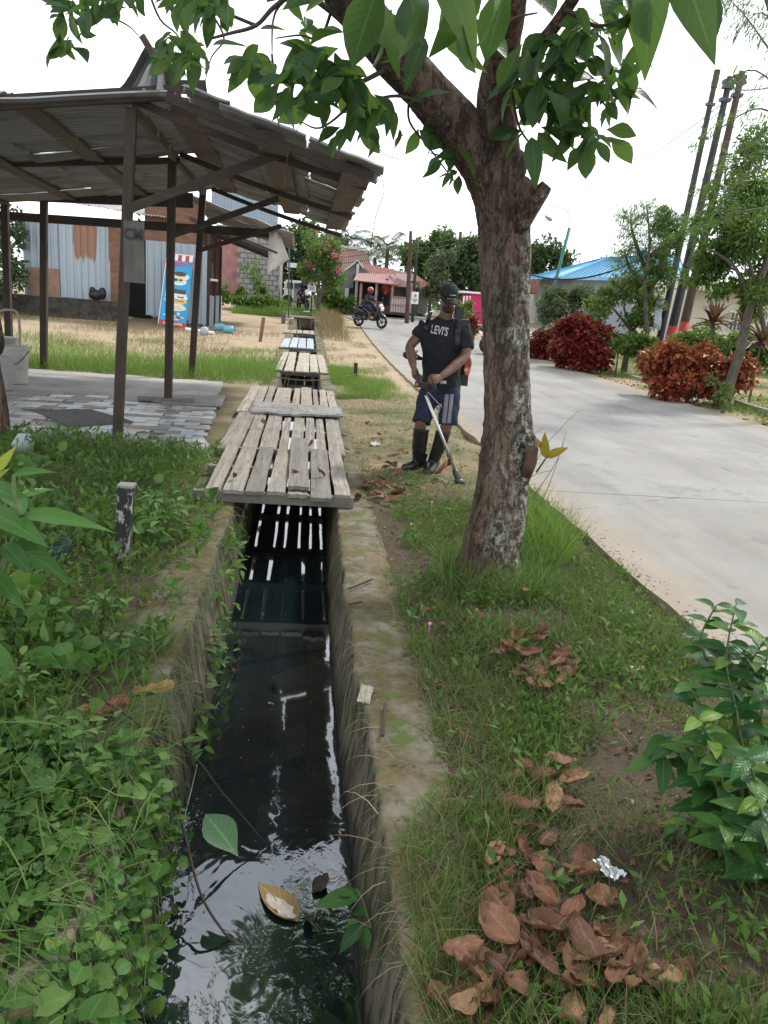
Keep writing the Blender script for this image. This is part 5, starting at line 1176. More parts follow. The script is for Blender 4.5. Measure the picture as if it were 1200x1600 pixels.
# ------------------------------------------------------------------ the big tree and other trees
def bark_mat():
    m = NT('lichen_bark', .92, .2); p = m.coord(); s = m.sep()
    f = m.noise(m.coord((1, 1, .45)), 7, 6, .7, .5); g = m.noise(p, 38, 4, .75); k = m.noise(p, 3.5, 5, .6)
    c = m.mix(m.ramp(f, [(.35, 0), (.65, 1)]), (.045, .030, .022), (.155, .105, .075))
    red = m.ramp(m.noise(m.coord((1, 1, .35)), 2.6, 4, .6), [(.52, 0), (.62, .6)]); c = m.mix(red, c, (.13, .055, .035))
    li = m.math('MULTIPLY', m.ramp(m.noise(p, 24, 5, .8), [(.47, 0), (.54, 1)]), m.ramp(m.math('ADD', k, m.math('MULTIPLY', s[0], .9)), [(1.18/1.0*.0+.98, 0), (1.0, 0)]) if False else m.ramp(m.math('ADD', k, m.math('MULTIPLY', m.math('SUBTRACT', s[0], 1.12), 1.6)), [(.38, .1), (.57, 1)]))
    c = m.mix(li, c, (.30, .32, .27)); c = m.mix(m.math('MULTIPLY', m.ramp(g, [(.6, 0), (.75, 1)]), .5), c, (.36, .36, .32))
    ck = m.ramp(m.noise(m.coord((1, 1, .22)), 26, 5, .75, 1.2), [(.40, 1), (.50, 0)])
    c = m.mix(m.math('MULTIPLY', ck, .5), c, (.028, .021, .017))
    m.col(c).bump(m.math('SUBTRACT', m.math('ADD', m.math('MULTIPLY', f, 1.2), m.math('MULTIPLY', g, .8)), m.math('MULTIPLY', ck, .6)), 1.0, .018); return m.m
M['bark'] = bark_mat()
M['leafbig'] = leafmat('big_tree_leaf', (.015, .043, .018), (.035, .09, .028), (.09, .15, .035), rough=.36, trans=.42)
KT = P(760, 912).y/3.92
def W(px, py, Y): return W0(px, py, Y*KT)
YT = 3.92; tb = P(760, 912)
tree = thing('fruit_tree', 'large lichen covered tree with forked trunk and big glossy leaves between drain and road', 'tree', tb)
def nf(seed, amp=.10):
    return lambda v, a: 1+amp*noise.noise(V3((cos(a)*1.6, sin(a)*1.6, v*7+seed)))+amp*.45*noise.noise(V3((cos(a)*5, sin(a)*5, v*30+seed)))+amp*.25*noise.noise(V3((cos(a)*14, sin(a)*14, v*70+seed)))
mb = MB()
TR = [((752, 960), 3.92, .20), ((758, 905), 3.92, .178), ((768, 850), 3.93, .152), ((780, 790), 3.95, .142), ((787, 740), 3.96, .139), ((793, 690), 3.98, .143), ((795, 640), 4.0, .126), ((791, 560), 4.03, .120), ((789, 470), 4.06, .122), ((787, 380), 4.10, .128), ((783, 320), 4.10, .142), ((768, 272), 4.08, .150), ((748, 232), 4.05, .135)]
mb.tube(smoothpts([W(*p, Y) for p, Y, r in TR], 14), lerpl([r for p, Y, r in TR], 12*14+1), 72, nf=nf(1, .13))
L1 = [((752, 245), 4.06, .13), ((715, 200), 4.0, .115), ((670, 148), 3.9, .105), ((620, 92), 3.8, .10), ((572, 30), 3.65, .095), ((530, -30), 3.5, .088), ((480, -120), 3.3, .08), ((420, -260), 3.0, .065)]
mb.tube(smoothpts([W(*p, Y) for p, Y, r in L1], 10), lerpl([r for p, Y, r in L1], 71), 48, nf=nf(5, .12))
L2 = [((780, 260), 4.06, .12), ((779, 205), 4.0, .095), ((774, 150), 3.95, .085), ((783, 90), 3.85, .075), ((795, 20), 3.7, .07), ((800, -80), 3.5, .06), ((790, -240), 3.2, .05)]
mb.tube(smoothpts([W(*p, Y) for p, Y, r in L2], 10), lerpl([r for p, Y, r in L2], 61), 40, nf=nf(9, .12))
L3 = [((762, 215), 3.9, .035), ((778, 170), 3.85, .032), ((800, 120), 3.75, .030), ((845, 68), 3.65, .028), ((885, 15), 3.5, .026), ((930, -60), 3.3, .022)]
mb.tube(smoothpts([W(*p, Y) for p, Y, r in L3], 8), lerpl([r for p, Y, r in L3], 41), 20, nf=nf(3, .08))
# broken stub, knots, cut limb with red end
mb.tube([W(800, 350, 4.06), W(825, 325, 3.98), W(846, 300, 3.93), W(855, 289, 3.92)], [.09, .055, .043, .030], 20, nf=nf(6, .2))
mb.ell(W(812, 300, 4.0), (.075, .07, .08), nu=18, nv=12); mb.ell(W(805, 262, 4.0), (.06, .06, .09), nu=18, nv=12)
mb.ell(W(818, 700, 3.92), (.075, .08, .11), nu=20, nv=14); mb.ell(W(812, 745, 3.9), (.06, .07, .06), nu=18, nv=12)
for k in range(26):      # root flare and small burls
    a = rnd(0, 6.28); c = V3((tb.x, tb.y, 0))+V3((.16*cos(a), .16*sin(a), 0)); 
    if k < 9: mb.tube([c+V3((-.03*cos(a), -.03*sin(a), .18)), c+V3((-.0*cos(a), -.0*sin(a), .05)), c+V3((.06*cos(a), .06*sin(a), -.06))], [.035, .045, .03], 12)
mb.obj('trunk', M['bark'], tree, smooth=True)
mb = MB(); mb.tube([W(820, 742, 3.86), W(829, 722, 3.83), W(834, 700, 3.81), W(838, 697, 3.80)], [.034, .032, .026, .014], 16, nf=nf(2, .2)); mb.obj('cut_stub', plain('red_cut_wood', (.10, .055, .038), .85, 14, .4, .6), tree, smooth=True)
# twigs in view: (list of photo points, distance, radius)
twm = MB(); tips = []
def twig(pts, Y, r, leaves=True):
    q = smoothpts([W(x, y, Y+i*.0) for i, (x, y) in enumerate(pts)], 5); twm.tube(q, lerpl([r, r*.35], len(q)), 7)
    if leaves: tips.append((q, Y))
for pts, Y, r in ((((560, 60), (520, 20), (470, -10), (430, 10), (400, 40), (360, 52), (330, 60)), 3.7, .016), (((470, -20), (430, 20), (425, 85)), 3.8, .008), (((425, 85), (432, 170), (438, 210)), 3.9, .006),
     (((520, 10), (500, 60), (470, 55), (430, 60)), 3.7, .008), (((600, 110), (560, 130), (520, 140), (480, 150), (430, 160)), 3.7, .012), (((560, 130), (540, 170), (500, 200), (470, 190)), 3.6, .008),
     (((660, 160), (620, 150), (580, 160), (560, 190), (590, 215)), 3.8, .009), (((640, 150), (640, 190), (670, 230), (700, 270), (715, 290)), 3.95, .007), (((560, 190), (600, 240), (640, 250)), 3.8, .003),
     (((845, 70), (880, 75), (910, 110), (935, 150), (950, 170)), 3.6, .010), (((800, 120), (840, 150), (870, 190), (900, 210)), 3.7, .009), (((800, 140), (812, 200), (840, 235), (860, 240)), 3.75, .007), (((885, 15), (930, 40), (970, 30), (1010, 5)), 3.4, .010),
     (((880, 75), (890, 120), (905, 180), (920, 230)), 3.65, .007), (((400, 40), (300, 0), (230, -20), (160, 20), (120, 60)), 4.6, .010), (((230, -20), (250, 30), (280, 60), (290, 120)), 4.4, .007), (((160, 20), (200, 40), (220, 60)), 4.6, .006), (((430, -30), (380, -10), (330, 10)), 4.2, .01),
     (((330, 20), (350, 60), (330, 90), (320, 130)), 4.2, .006), (((470, 190), (450, 240), (445, 300)), 3.6, .002), (((785, 90), (750, 40), (720, 0)), 3.2, .01), (((760, 60), (800, 30), (840, 20)), 3.0, .008)):
    twig(pts, Y, r)
twm.obj('twigs', M['twig'], tree, smooth=True)['kind'] = 'stuff'
LV = [leafmesh('leaf', leafT(.48, 6, .18, .12, 'obovate'), M['leafbig']), leafmesh('leaf', leafT(.52, 6, .25, .34, 'obovate'), M['leafbig']), leafmesh('leaf', leafT(.42, 6, .10, .50, 'ovate'), M['leafbig']), leafmesh('leaf', leafT(.50, 6, .38, .2, 'obovate', .12), M['leafbig'])]
nleaf = 0
def hangleaf(px, py, Y, L, ang, tilt=.3, k=None):
    """leaf whose base is at the photo point; ang in photo plane (0 = straight down, + towards the right)"""
    global nleaf
    b = W(px, py, Y); d = V3((sin(ang), rnd(-.9, .6), -cos(ang)*rnd(.4, 1))); up = V3((rnd(-.7, .7), rnd(-1, .4), rnd(.1, .9)))
    place('leaf', LV[k if k is not None else random.randrange(4)], mat4(b, d, up, L), tree); nleaf += 1
# clusters of leaves: centre in the photo, distance, spread in px, count, leaf length, droop angle bias
CL = [((118, 32), 4.6, 26, 10, .15), ((105, 88), 4.6, 20, 5, .15), ((160, 12), 4.6, 24, 8, .15), ((290, 15), 4.3, 30, 10, .15), ((275, 80), 4.3, 22, 8, .16), ((345, 20), 4.2, 26, 6, .16), ((270, 115), 4.3, 16, 6, .14),
      ((420, 120), 3.8, 26, 9, .18), ((395, 105), 3.8, 20, 4, .17), ((470, 165), 3.7, 34, 12, .20), ((500, 95), 3.7, 30, 8, .20), ((525, 130), 3.6, 30, 12, .20), ((560, 170), 3.65, 34, 12, .19), ((470, 60), 3.75, 24, 4, .17), ((585, 60), 3.5, 34, 6, .21),
      ((600, 185), 3.7, 26, 7, .18), ((640, 225), 3.9, 22, 4, .14), ((700, 265), 3.9, 22, 8, .14), ((705, 290), 3.9, 14, 4, .13),
      ((860, 95), 3.6, 30, 9, .20), ((905, 95), 3.6, 34, 11, .19), ((940, 150), 3.6, 26, 8, .18), ((880, 165), 3.65, 36, 14, .20), ((845, 190), 3.7, 30, 9, .20), ((905, 215), 3.65, 26, 8, .18), ((840, 235), 3.7, 18, 4, .19), ((920, 60), 3.5, 30, 9, .18), ((950, 175), 3.6, 26, 9, .18), ((970, 120), 3.55, 22, 6, .17), ((925, 235), 3.65, 24, 8, .17), ((870, 130), 3.6, 40, 12, .2), ((340, 30), 4.0, 30, 9, .16), ((300, 110), 4.1, 22, 7, .15), ((200, 25), 4.4, 26, 8, .15), ((550, 215), 3.7, 30, 8, .17), ((810, 150), 3.6, 22, 5, .20), ((960, 20), 3.4, 30, 6, .2)]
for (cx, cy), Y, sp, n, L in CL:
    for k in range(int(n*(1.35 if cx > 390 else 1.9))):
        a = random.gauss(0, 1.0); hangleaf(cx+random.gauss(0, sp*.62), cy-22+random.gauss(0, sp*.4), Y+rnd(-.18, .18), L*rnd(.5, 1.1), a+(.25 if cx > 800 else -.2))
# big near leaves hanging at the top of the view
for (x, y, Y, L, a) in ((560, -35, 2.7, .26, -.55), (600, -50, 2.6, .28, -.3), (640, -20, 2.7, .27, .05), (655, -40, 2.5, .26, .25), (690, 10, 2.8, .24, .15), (722, -20, 2.5, .28, .05), (745, -40, 2.6, .26, -.2), (770, -30, 2.6, .25, .2), (620, 30, 3.0, .2, -.1), (800, -40, 2.6, .24, -.15), (575, 10, 2.9, .22, .4),
                        (1030, -55, 2.3, .25, -.12), (1060, -60, 2.25, .27, .1), (1015, -45, 2.4, .2, -.35), (1085, -40, 2.4, .18, .5), (1095, -30, 2.5, .14, .8), (520, -30, 3.0, .2, -.6), (680, -60, 2.4, .26, .5), (1180, -50, 2.2, .2, .2), (450, -40, 3.4, .18, -.3), (820, -20, 2.9, .22, .3), (740, 40, 3.0, .2, .4), (665, 60, 3.2, .18, -.3)):
    for j in range(1): hangleaf(x, y, Y, L, a, k=random.choice([0, 2]))
# small yellow sprout on the cut stub
ysl = leafmat('yellow_sprout_leaf', (.24, .17, .02), (.34, .25, .03), rough=.45, trans=.2, vein=.2)
sp_ = tag(thing('sprout', 'yellow leaved young sprout growing from the cut stub of the trunk', 'sprout', W(838, 738, 3.80)))
mb = MB(); mb.tube([W(838, 738, 3.80), W(853, 716, 3.78)], [.006, .004], 6); mb.obj('stem', M['twig'], sp_)
ylm = leafmesh('leaf', leafT(.36, 5, .5, .1, 'ovate'), ysl)
for a, b, s_ in (((853, 716), (851, 680), 1), ((853, 716), (885, 700), 1), ((846, 700), (840, 686), .9)):
    p, q = W(*a, 3.78), W(*b, 3.76); d = q-p; place('leaf', ylm, mat4(p, d, (-.5, -1, .4), d.length*1.1), sp_)
LA, LB = W(*L2[5][0], L2[5][1]), W(*L1[6][0], L1[6][1])
W = W0
# canopy above the view
def blob_pts(c, r, n, lo=.3):
    d = nrm(rng.normal(size=(n, 3))); rad = lo+(1-lo)*rng.random(n)**.5
    return np.array(c)+d*rad[:, None]*np.array(r), d
cano = []; T_ = [leafT(.42, 4, .2, .15, 'obovate'), leafT(.42, 4, .25, .35, 'obovate')]
def canopy_ok(c): return True
for k in range(85):
    a = rnd(0, 2*pi); rr = sqrt(random.random())*3.2; c = (1.1+rr*cos(a)*1.0, 3.6+rr*sin(a)*1.3, rnd(3.7, 5.8))
    if (c[2]-EYE-.3)/max(.1, c[1]+.4) < .37 and c[1] > .1: continue
    if c[0] < -.15 and c[1] > 2.2: continue          # open sky over the drain beyond the tree
    if random.random() < .10: continue
    p, d = blob_pts(c, (.5, .5, .32), 60, .2); dd = d*.6+rng.normal(size=d.shape)*.6+np.array([0, 0, -.5]); up = rng.normal(size=d.shape)*.5+np.array([0, 0, 1])
    cano.append(scat(T_[k % 2], p, dd, up, .17*(.8+.5*rng.random(len(p)))))
for k in range(30):
    yc = rnd(6.0, 9.2); c = (rnd(-.25, 1.9)-(yc-7)*.05, yc, 1.5+yc*rnd(.44, .66)); p, d = blob_pts(c, (.42, .42, .3), 70, .2)
    cano.append(scat(T_[k % 2], p, d*.6+rng.normal(size=d.shape)*.6+np.array([0, 0, -.5]), rng.normal(size=d.shape)*.5+np.array([0, 0, 1]), .19*(.8+.5*rng.random(len(p)))))
tag(bigmesh('foliage', cano, M['leafbig'], tree, off=tb), kind='stuff')
mb = MB()
for k in range(16):
    a = 2*pi*k/16+rnd(-.2, .2); e = V3((1.1+2.6*cos(a), 2.9+2.8*sin(a), rnd(3.8, 5.2)))
    if (e.z-EYE)/max(.1, e.y) < .42 and e.y > .1: continue
    s0 = LA if k % 2 else LB; m0 = s0.lerp(e, .5)+V3((0, 0, .35)); mb.tube(smoothpts([s0, m0, e]), lerpl([.045, .03, .01], 13), 8)
tag(mb.obj('branches', M['bark2'], tree, smooth=True), kind='stuff')
print('tree leaves', nleaf)
# tree trunk at the left edge
lt = thing('tree', 'dark mossy trunk cut off by the left edge of the photo', 'tree', P(-5, 700))
mb = MB(); q0 = P(-6, 700); mb.tube(smoothpts([q0-V3((0, 0, .2)), q0+V3((-.0, 0, .15)), q0+V3((-.03, 0, .8)), W(-14, 520, q0.y), W(-60, 300, q0.y), W(-120, -100, q0.y)], 8), lerpl([.17, .13, .095, .09, .10, .09], 41), 32, nf=nf(8, .15)); mb.obj('trunk', M['bark'], lt, smooth=True)
lc_ = []
for k in range(14):
    c = (-3.6+rnd(-1.3, .9), 4.6+rnd(-2.5, 2.0), rnd(4.0, 5.6))
    p, d = blob_pts(c, (.5, .5, .35), 50, .2); lc_.append(scat(T_[0], p, d+rng.normal(size=d.shape)*.6+np.array([0, 0, -.5]), rng.normal(size=d.shape)*.5+np.array([0, 0, 1]), .16*(.8+.5*rng.random(len(p)))))
tag(bigmesh('foliage', lc_, M['leafbig'], lt, off=wloc(lt)), kind='stuff')

# ---- background trees
FM = {'dark': leafmat('dark_foliage', (.022, .045, .022), (.05, .085, .035), (.07, .10, .04), .5, .25, 0), 'mid': leafmat('mid_foliage', (.04, .09, .02), (.09, .165, .035), (.15, .22, .05), .5, .3, 0),
      'light': leafmat('light_foliage', (.07, .12, .03), (.13, .19, .05), (.18, .22, .07), .5, .35, 0), 'grey': leafmat('greyish_foliage', (.06, .09, .05), (.10, .13, .07), (.13, .15, .09), .6, .25, 0)}
def crown(name, blobs, size, mat, parent, T=None, sub=7, down=.3):
    T = T or leafT(.5, 2, .15, .15, 'ovate'); parts = []
    for c, r, n in blobs:
        for j in range(sub):
            cc = np.array(c)+nrm(rng.normal(size=3))*np.array(r)*rng.random()**.4*.85; rr = np.array(r)*rng.uniform(.28, .62)
            p, d = blob_pts(cc, rr, n//sub, .2); parts.append(scat(T, p, d+rng.normal(size=d.shape)*.7+np.array([0, 0, -down]), rng.normal(size=d.shape)*.7+np.array([0, 0, .8]), size*(.6+.8*rng.random(len(p)))))
    return tag(bigmesh(name, parts, mat, parent, off=wloc(parent)), kind='stuff')
def bgtree(label, px, py_b, Y, blobs, size, mat, name='broadleaf_tree', trunk=.12, group=None, lim=4, hide=False):
    b = V3((W(px, py_b, Y).x, Y, hgt(0, Y))); t = thing(name, label, 'tree', b, group=group); bl = []
    for (bx_, by_, brx, bry, n) in blobs:       # photo centre and radii in px
        c = W(bx_, by_, Y+rnd(-.3, .3)); k = Y/FPX; bl.append(((c.x, c.y, c.z), (brx*k, max(brx, bry)*k*.8, bry*k), n))
    crown('crown', bl, size, mat, t)
    mb = MB(); tc_ = V3((np.mean([q[0][0] for q in bl]), Y, np.mean([q[0][2] for q in bl])))
    mb.tube(smoothpts([b-V3((0, 0, .2)), b.lerp(tc_, .4)+V3((rnd(-.2, .2), 0, 0)), tc_], 5), lerpl([trunk, trunk*.7, trunk*.3], 11), 10)
    for c, r, n in bl[:lim*2]:
        mb.tube(smoothpts([b.lerp(tc_, rnd(.3, .5)), b.lerp(V3(c), .75)+V3((0, 0, .1)), V3(c)], 4), lerpl([trunk*.5, trunk*.3, trunk*.12], 9), 7)
    mb.obj('trunk', M['bark2'], t, smooth=True); return t
bgtree('dense dark tree behind the drain end, just left of the bougainvillea', 452, 470, 58, [(420, 395, 40, 40, 1500), (455, 375, 40, 32, 1500), (470, 420, 45, 35, 1500), (440, 440, 40, 25, 900), (500, 400, 30, 35, 900)], .34, FM['dark'])
bgtree('dark bushy tree behind the brown roof', 530, 440, 66, [(505, 380, 40, 25, 1200), (480, 360, 30, 18, 600), (520, 400, 40, 25, 900)], .36, FM['mid'])
bgtree('broad dark green tree beside the dark poles and red tiles', 672, 470, 50, [(665, 400, 30, 30, 1200), (690, 385, 28, 26, 1200), (680, 430, 40, 32, 1400), (655, 430, 16, 20, 500), (640, 398, 20, 16, 450)], .30, FM['mid'])
bgtree('darkest tree crown touching the big trunk on its left side', 730, 480, 46, [(725, 400, 34, 32, 1500), (742, 440, 36, 30, 1500), (715, 430, 30, 28, 1200), (700, 380, 14, 12, 300)], .27, FM['dark'])
bgtree('grey green tree reaching over the gap before the magenta kiosk', 706, 480, 42, [(680, 420, 16, 22, 500), (690, 455, 18, 20, 500), (668, 455, 14, 10, 250), (700, 400, 12, 14, 250)], .24, FM['grey'])
bgtree('dark tree behind the street lamp right of the big trunk', 850, 470, 60, [(850, 395, 34, 26, 1300), (872, 412, 26, 18, 800), (830, 410, 30, 30, 900)], .34, FM['dark'])
bgtree('low round tree before the blue roofed house wall', 900, 520, 24, [(880, 470, 34, 24, 1300), (905, 460, 26, 18, 900), (860, 485, 22, 18, 700), (925, 480, 24, 22, 700)], .13, FM['grey'], name='small_tree')
# small twisted tree with visible trunk
tw = G(975, 580); t2 = thing('small_tree', 'small twisted tree with bare forked trunk between the two dark red bushes', 'tree', tw); mb = MB()
mb.tube(smoothpts([tw-V3((0, 0, .1)), W(978, 560, tw.y), W(985, 530, tw.y), W(985, 505, tw.y)], 5), lerpl([.11, .085, .07, .06], 16), 12, nf=nf(4))
for pts in (((985, 515), (965, 490), (945, 470), (925, 455)), ((985, 520), (1005, 497), (1015, 475), (1020, 450)), ((985, 505), (975, 480), (985, 455)), ((980, 535), (1000, 522), (1012, 510)), ((985, 510), (1000, 480), (990, 450))):
    mb.tube(smoothpts([W(*q, tw.y+rnd(-.2, .2)) for q in pts], 4), lerpl([.05, .03, .015], 4*(len(pts)-1)+1), 8)
mb.obj('trunk', M['bark2'], t2, smooth=True)
def pxb(l, Y, ys_=1): return [((lambda c: (c.x, c.y+rnd(-.4, .4), c.z))(W(x, y, Y)), (rx*Y/FPX, max(rx, ry)*Y/FPX*.9, ry*Y/FPX), n) for x, y, rx, ry, n in l]
crown('crown', pxb([(945, 465, 34, 18, 900), (985, 450, 34, 20, 900), (1010, 470, 30, 20, 800), (930, 490, 24, 12, 400), (1005, 500, 20, 12, 300)], tw.y), .12, FM['light'], t2)
# feathery pinnate tree behind the poles
pin = leafT(.16, 3, .1, .15, 'lance')
def pinnate(parent, name, fronds, mat, llen, n=12, T=pin):
    parts = []
    for a, b in fronds:
        a, b = np.array(a), np.array(b); d = b-a; L = np.linalg.norm(d)
        if L < 1e-6: continue
        dn = d/L; sd_ = nrm(np.cross(dn, [0, .8, .5])); ts = np.repeat(np.linspace(.12, 1, n), 2); sg = np.tile([-1, 1], n)
        pos = a+d*ts[:, None]+np.array([0, 0, -1])*(ts**2*.12*L)[:, None]; dd = dn*.45+sd_*sg[:, None]+rng.normal(size=(2*n, 3))*.12+np.array([0, 0, -.25])
        parts.append(scat(T, pos, dd, np.tile([0, -.6, .8], (2*n, 1))+rng.normal(size=(2*n, 3))*.2, llen*(.7+.5*np.sin(pi*ts))))
    return tag(bigmesh(name, parts, mat, parent, off=wloc(parent)), kind='stuff')
t3 = thing('feathery_tree', 'taller tree with feathery leaves rising just left of the leaning poles', 'tree', V3((W(1010, 530, 22).x, 22, 0))); mb = MB(); fr = []
for pts in (((1012, 540), (1008, 450), (1015, 380), (1010, 320)), ((1010, 470), (1035, 410), (1045, 360)), ((1012, 430), (990, 370), (985, 340)), ((1010, 450), (985, 420), (975, 390)), ((1015, 400), (1050, 380), (1060, 340))):
    q = smoothpts([W(x, y, 22+rnd(-.4, .4)) for x, y in pts], 5); mb.tube(q, lerpl([.07, .02], len(q)), 8)
    for p in q[3:]:
        for k in range(7):
            a = rnd(0, 6.28); fr.append((p, p+V3((cos(a)*.62, sin(a)*.62, rnd(.0, .5)))))
mb.obj('trunk', M['bark2'], t3, smooth=True); pinnate(t3, 'crown', fr, FM['mid'], .15, 9)
crown('inner_foliage', pxb([(1020, 420, 26, 40, 900), (1040, 380, 22, 30, 600), (1000, 440, 24, 30, 900), (1030, 350, 22, 24, 600), (995, 500, 24, 24, 700)], 22.4), .12, FM['mid'], t3)
# right hand tree with leaning trunk and long crown
tr = P(1130, 638); t4 = thing('leaning_tree', 'leaning tree at the right edge with thin lichened trunk behind the rusty red bush', 'tree', tr); mb = MB()
mb.tube(smoothpts([tr-V3((0, 0, .1)), W(1140, 600, tr.y), W(1158, 545, tr.y), W(1172, 480, tr.y), W(1200, 400, tr.y), W(1215, 300, tr.y)], 6), lerpl([.13, .10, .085, .075, .06, .04], 31), 14, nf=nf(12))
mb.tube(smoothpts([W(1195, 520, tr.y), W(1178, 440, tr.y), W(1160, 380, tr.y), W(1120, 330, tr.y)], 6), lerpl([.05, .02], 19), 8); mb.tube(smoothpts([W(1172, 480, tr.y), W(1150, 420, tr.y), W(1110, 390, tr.y)], 6), lerpl([.05, .02], 13), 8)
mb.obj('trunk', M['bark2'], t4, smooth=True)
crown('crown', pxb([(1160, 370, 60, 45, 2400), (1115, 420, 40, 34, 1600), (1170, 300, 55, 50, 2400), (1130, 380, 40, 40, 1500), (1165, 235, 40, 40, 1000), (1150, 330, 30, 34, 900), (1190, 480, 30, 30, 1000), (1150, 450, 50, 22, 900), (1200, 420, 40, 50, 1400), (1230, 340, 50, 90, 1500), (1115, 340, 22, 24, 400), (1110, 455, 16, 14, 250)], tr.y+.4), .11, FM['mid'], t4, T=leafT(.34, 3, .15, .25, 'ovate'))
# bamboo like feathery branches at the top right
t5 = thing('feathery_tree', 'slender feathery branches entering at the top right corner of the photo', 'tree', V3((9.2, 13, 0))); mb = MB(); fr = []
base = V3((8.6, 13.0, 0)); mb.tube(smoothpts([base, base+V3((-.1, 0, 2.5)), W(1230, 120, 13), W(1180, -60, 13)], 5), lerpl([.09, .04], 16), 10)
for pts in (((1230, 120), (1190, 60), (1160, 20), (1130, -10)), ((1240, 200), (1190, 170), (1140, 190), (1100, 225)), ((1240, 260), (1180, 240), (1130, 270), (1095, 300)), ((1240, 160), (1180, 110), (1130, 130)), ((1240, 320), (1160, 330), (1110, 350), (1070, 360)), ((1230, 60), (1190, 20), (1150, 50)), ((1240, 230), (1160, 280), (1120, 330)), ((1210, 0), (1160, -20), (1120, 50)), ((1240, 140), (1200, 200), (1160, 230))):
    q = smoothpts([W(x, y, 13+rnd(-.5, .5)) for x, y in pts], 5); mb.tube(q, lerpl([.018, .004], len(q)), 6)
    for p in q[3:]:
        for k in range(3): a = rnd(0, 6.28); fr.append((p, p+V3((cos(a)*.34, sin(a)*.34, rnd(-.2, .22)))))
mb.obj('branches', M['bark2'], t5, smooth=True); pinnate(t5, 'crown', fr, FM['mid'], .12, 6, leafT(.13, 3, .1, .3, 'lance'))
# palms
def palm(label, px, py, Y, R, mat=FM['grey'], nfr=15, pyb=470):
    c = W(px, py, Y); t = thing('palm_tree', label, 'palm', V3((c.x, Y, hgt(0, Y))), group='coconut palms behind the roofs'); mb = MB(); b = wloc(t)
    mb.tube([b.lerp(c, k/6) for k in range(7)], lerpl([.2, .13], 7), 10); mb.obj('trunk', M['bark2'], t, smooth=True)
    for k in range(nfr):
        a = 2*pi*k/nfr+rnd(-.2, .2); el = rnd(.0, 1.25); L = R*rnd(.9, 1.2); d = V3((cos(a)*cos(el), sin(a)*cos(el), sin(el))); parts = []
        n = 20; ts = np.repeat(np.linspace(.1, 1, n), 2); sg = np.tile([-1, 1], n); dn = np.array(d)
        pos = np.array(c)+dn*L*ts[:, None]+np.array([0, 0, -1])*(ts**2*.62*L)[:, None]; sdv = nrm(np.cross(dn, [0, 0, 1]))
        parts.append(scat(leafT(.10, 2, .1, .25, 'lance'), pos, sdv*sg[:, None]+dn*.5+np.array([0, 0, -.45]), np.tile([0, 0, 1.], (2*n, 1)), R*.34*(.5+.6*np.sin(pi*ts*.9))))
        bigmesh('frond', parts, mat, t, off=b)
palm('coconut palm behind the brown roof, left of the open sky', 543, 372, 62, 2.6, FM['dark']); palm('coconut palm in the middle above the red tiled roof', 606, 388, 60, 3.0); palm('lower coconut palm right of the middle palm', 636, 402, 64, 2.6); palm('small coconut palm top at left edge of the roof gap', 586, 402, 66, 2.2)
# bougainvillea
bv = thing('bougainvillea', 'tall bougainvillea with yellow green leaves and pink flowers beside the placard', 'bougainvillea', V3((W(496, 490, 38).x, 38, hgt(0, 38)))); mb = MB(); b = wloc(bv)
for pts in (((497, 488), (500, 460), (508, 430), (515, 395)), ((498, 488), (495, 450), (485, 420), (480, 390)), ((497, 480), (505, 450), (525, 425), (535, 410)), ((497, 486), (490, 460), (480, 440))): mb.tube(smoothpts([W(x, y, 38) for x, y in pts], 4), lerpl([.07, .02], 4*(len(pts)-1)+1), 8)
mb.obj('trunk', M['bark2'], bv, smooth=True); bl = pxb([(497, 392, 28, 26, 1500), (515, 398, 24, 26, 1200), (505, 425, 30, 24, 1200), (524, 430, 18, 18, 500), (482, 420, 18, 18, 500)], 38)
crown('crown', bl, .16, FM['light'], bv); fl = leafmat('pink_flower', (.55, .03, .18), (.65, .10, .15), (.6, .05, .3), .6, .3, 0)
crown('flowers', pxb([(484, 412, 5, 4, 26), (524, 398, 6, 4, 22), (537, 400, 3, 3, 14), (512, 380, 3, 2, 10), (491, 362, 3, 2, 8), (512, 368, 3, 2, 8), (530, 420, 7, 4, 20), (500, 393, 2, 2, 7), (487, 417, 3, 3, 12)], 37.2), .14, fl, bv, sub=3)
# red leaved bushes
RM = [leafmat('crimson_leaf', (.08, .010, .016), (.22, .02, .03), (.34, .045, .045), .35, .2, 0), leafmat('rusty_leaf', (.12, .025, .02), (.34, .065, .035), (.46, .13, .06), .38, .2, 0)]
def bush(label, name, base, blobs, Y, size, mat, cat='bush', core=None):
    if Y is None: Y = base.y
    t = thing(name, label, cat, base); crown('crown', pxb(blobs, Y), size, mat, t, T=leafT(.62, 3, .3, .3, 'ovate'), sub=12, down=.1)
    mb = MB(); 
    for k in range(9): a = rnd(0, 6.28); e = V3(pxb(blobs, Y)[k % len(blobs)][0]); mb.tube(smoothpts([base+V3((cos(a)*.06, sin(a)*.06, -.05)), base.lerp(e, .5)+V3((rnd(-.1, .1), rnd(-.1, .1), 0)), e], 3), lerpl([.018, .008], 7), 5)
    mb.obj('stems', M['bark2'], t); return t
bush('low crimson bush beside the street lamp, nearest the big trunk', 'red_bush', G(850, 562), [(850, 535, 26, 20, 1300), (872, 535, 20, 18, 900), (835, 545, 14, 14, 400)], None, .15, RM[0])
bush('tall rounded crimson bush left of the small twisted tree', 'red_bush', G(910, 580), [(905, 535, 34, 34, 2600), (895, 510, 26, 22, 1300), (930, 545, 24, 30, 1200), (910, 560, 36, 20, 1300), (885, 545, 20, 26, 900)], None, .14, RM[0])
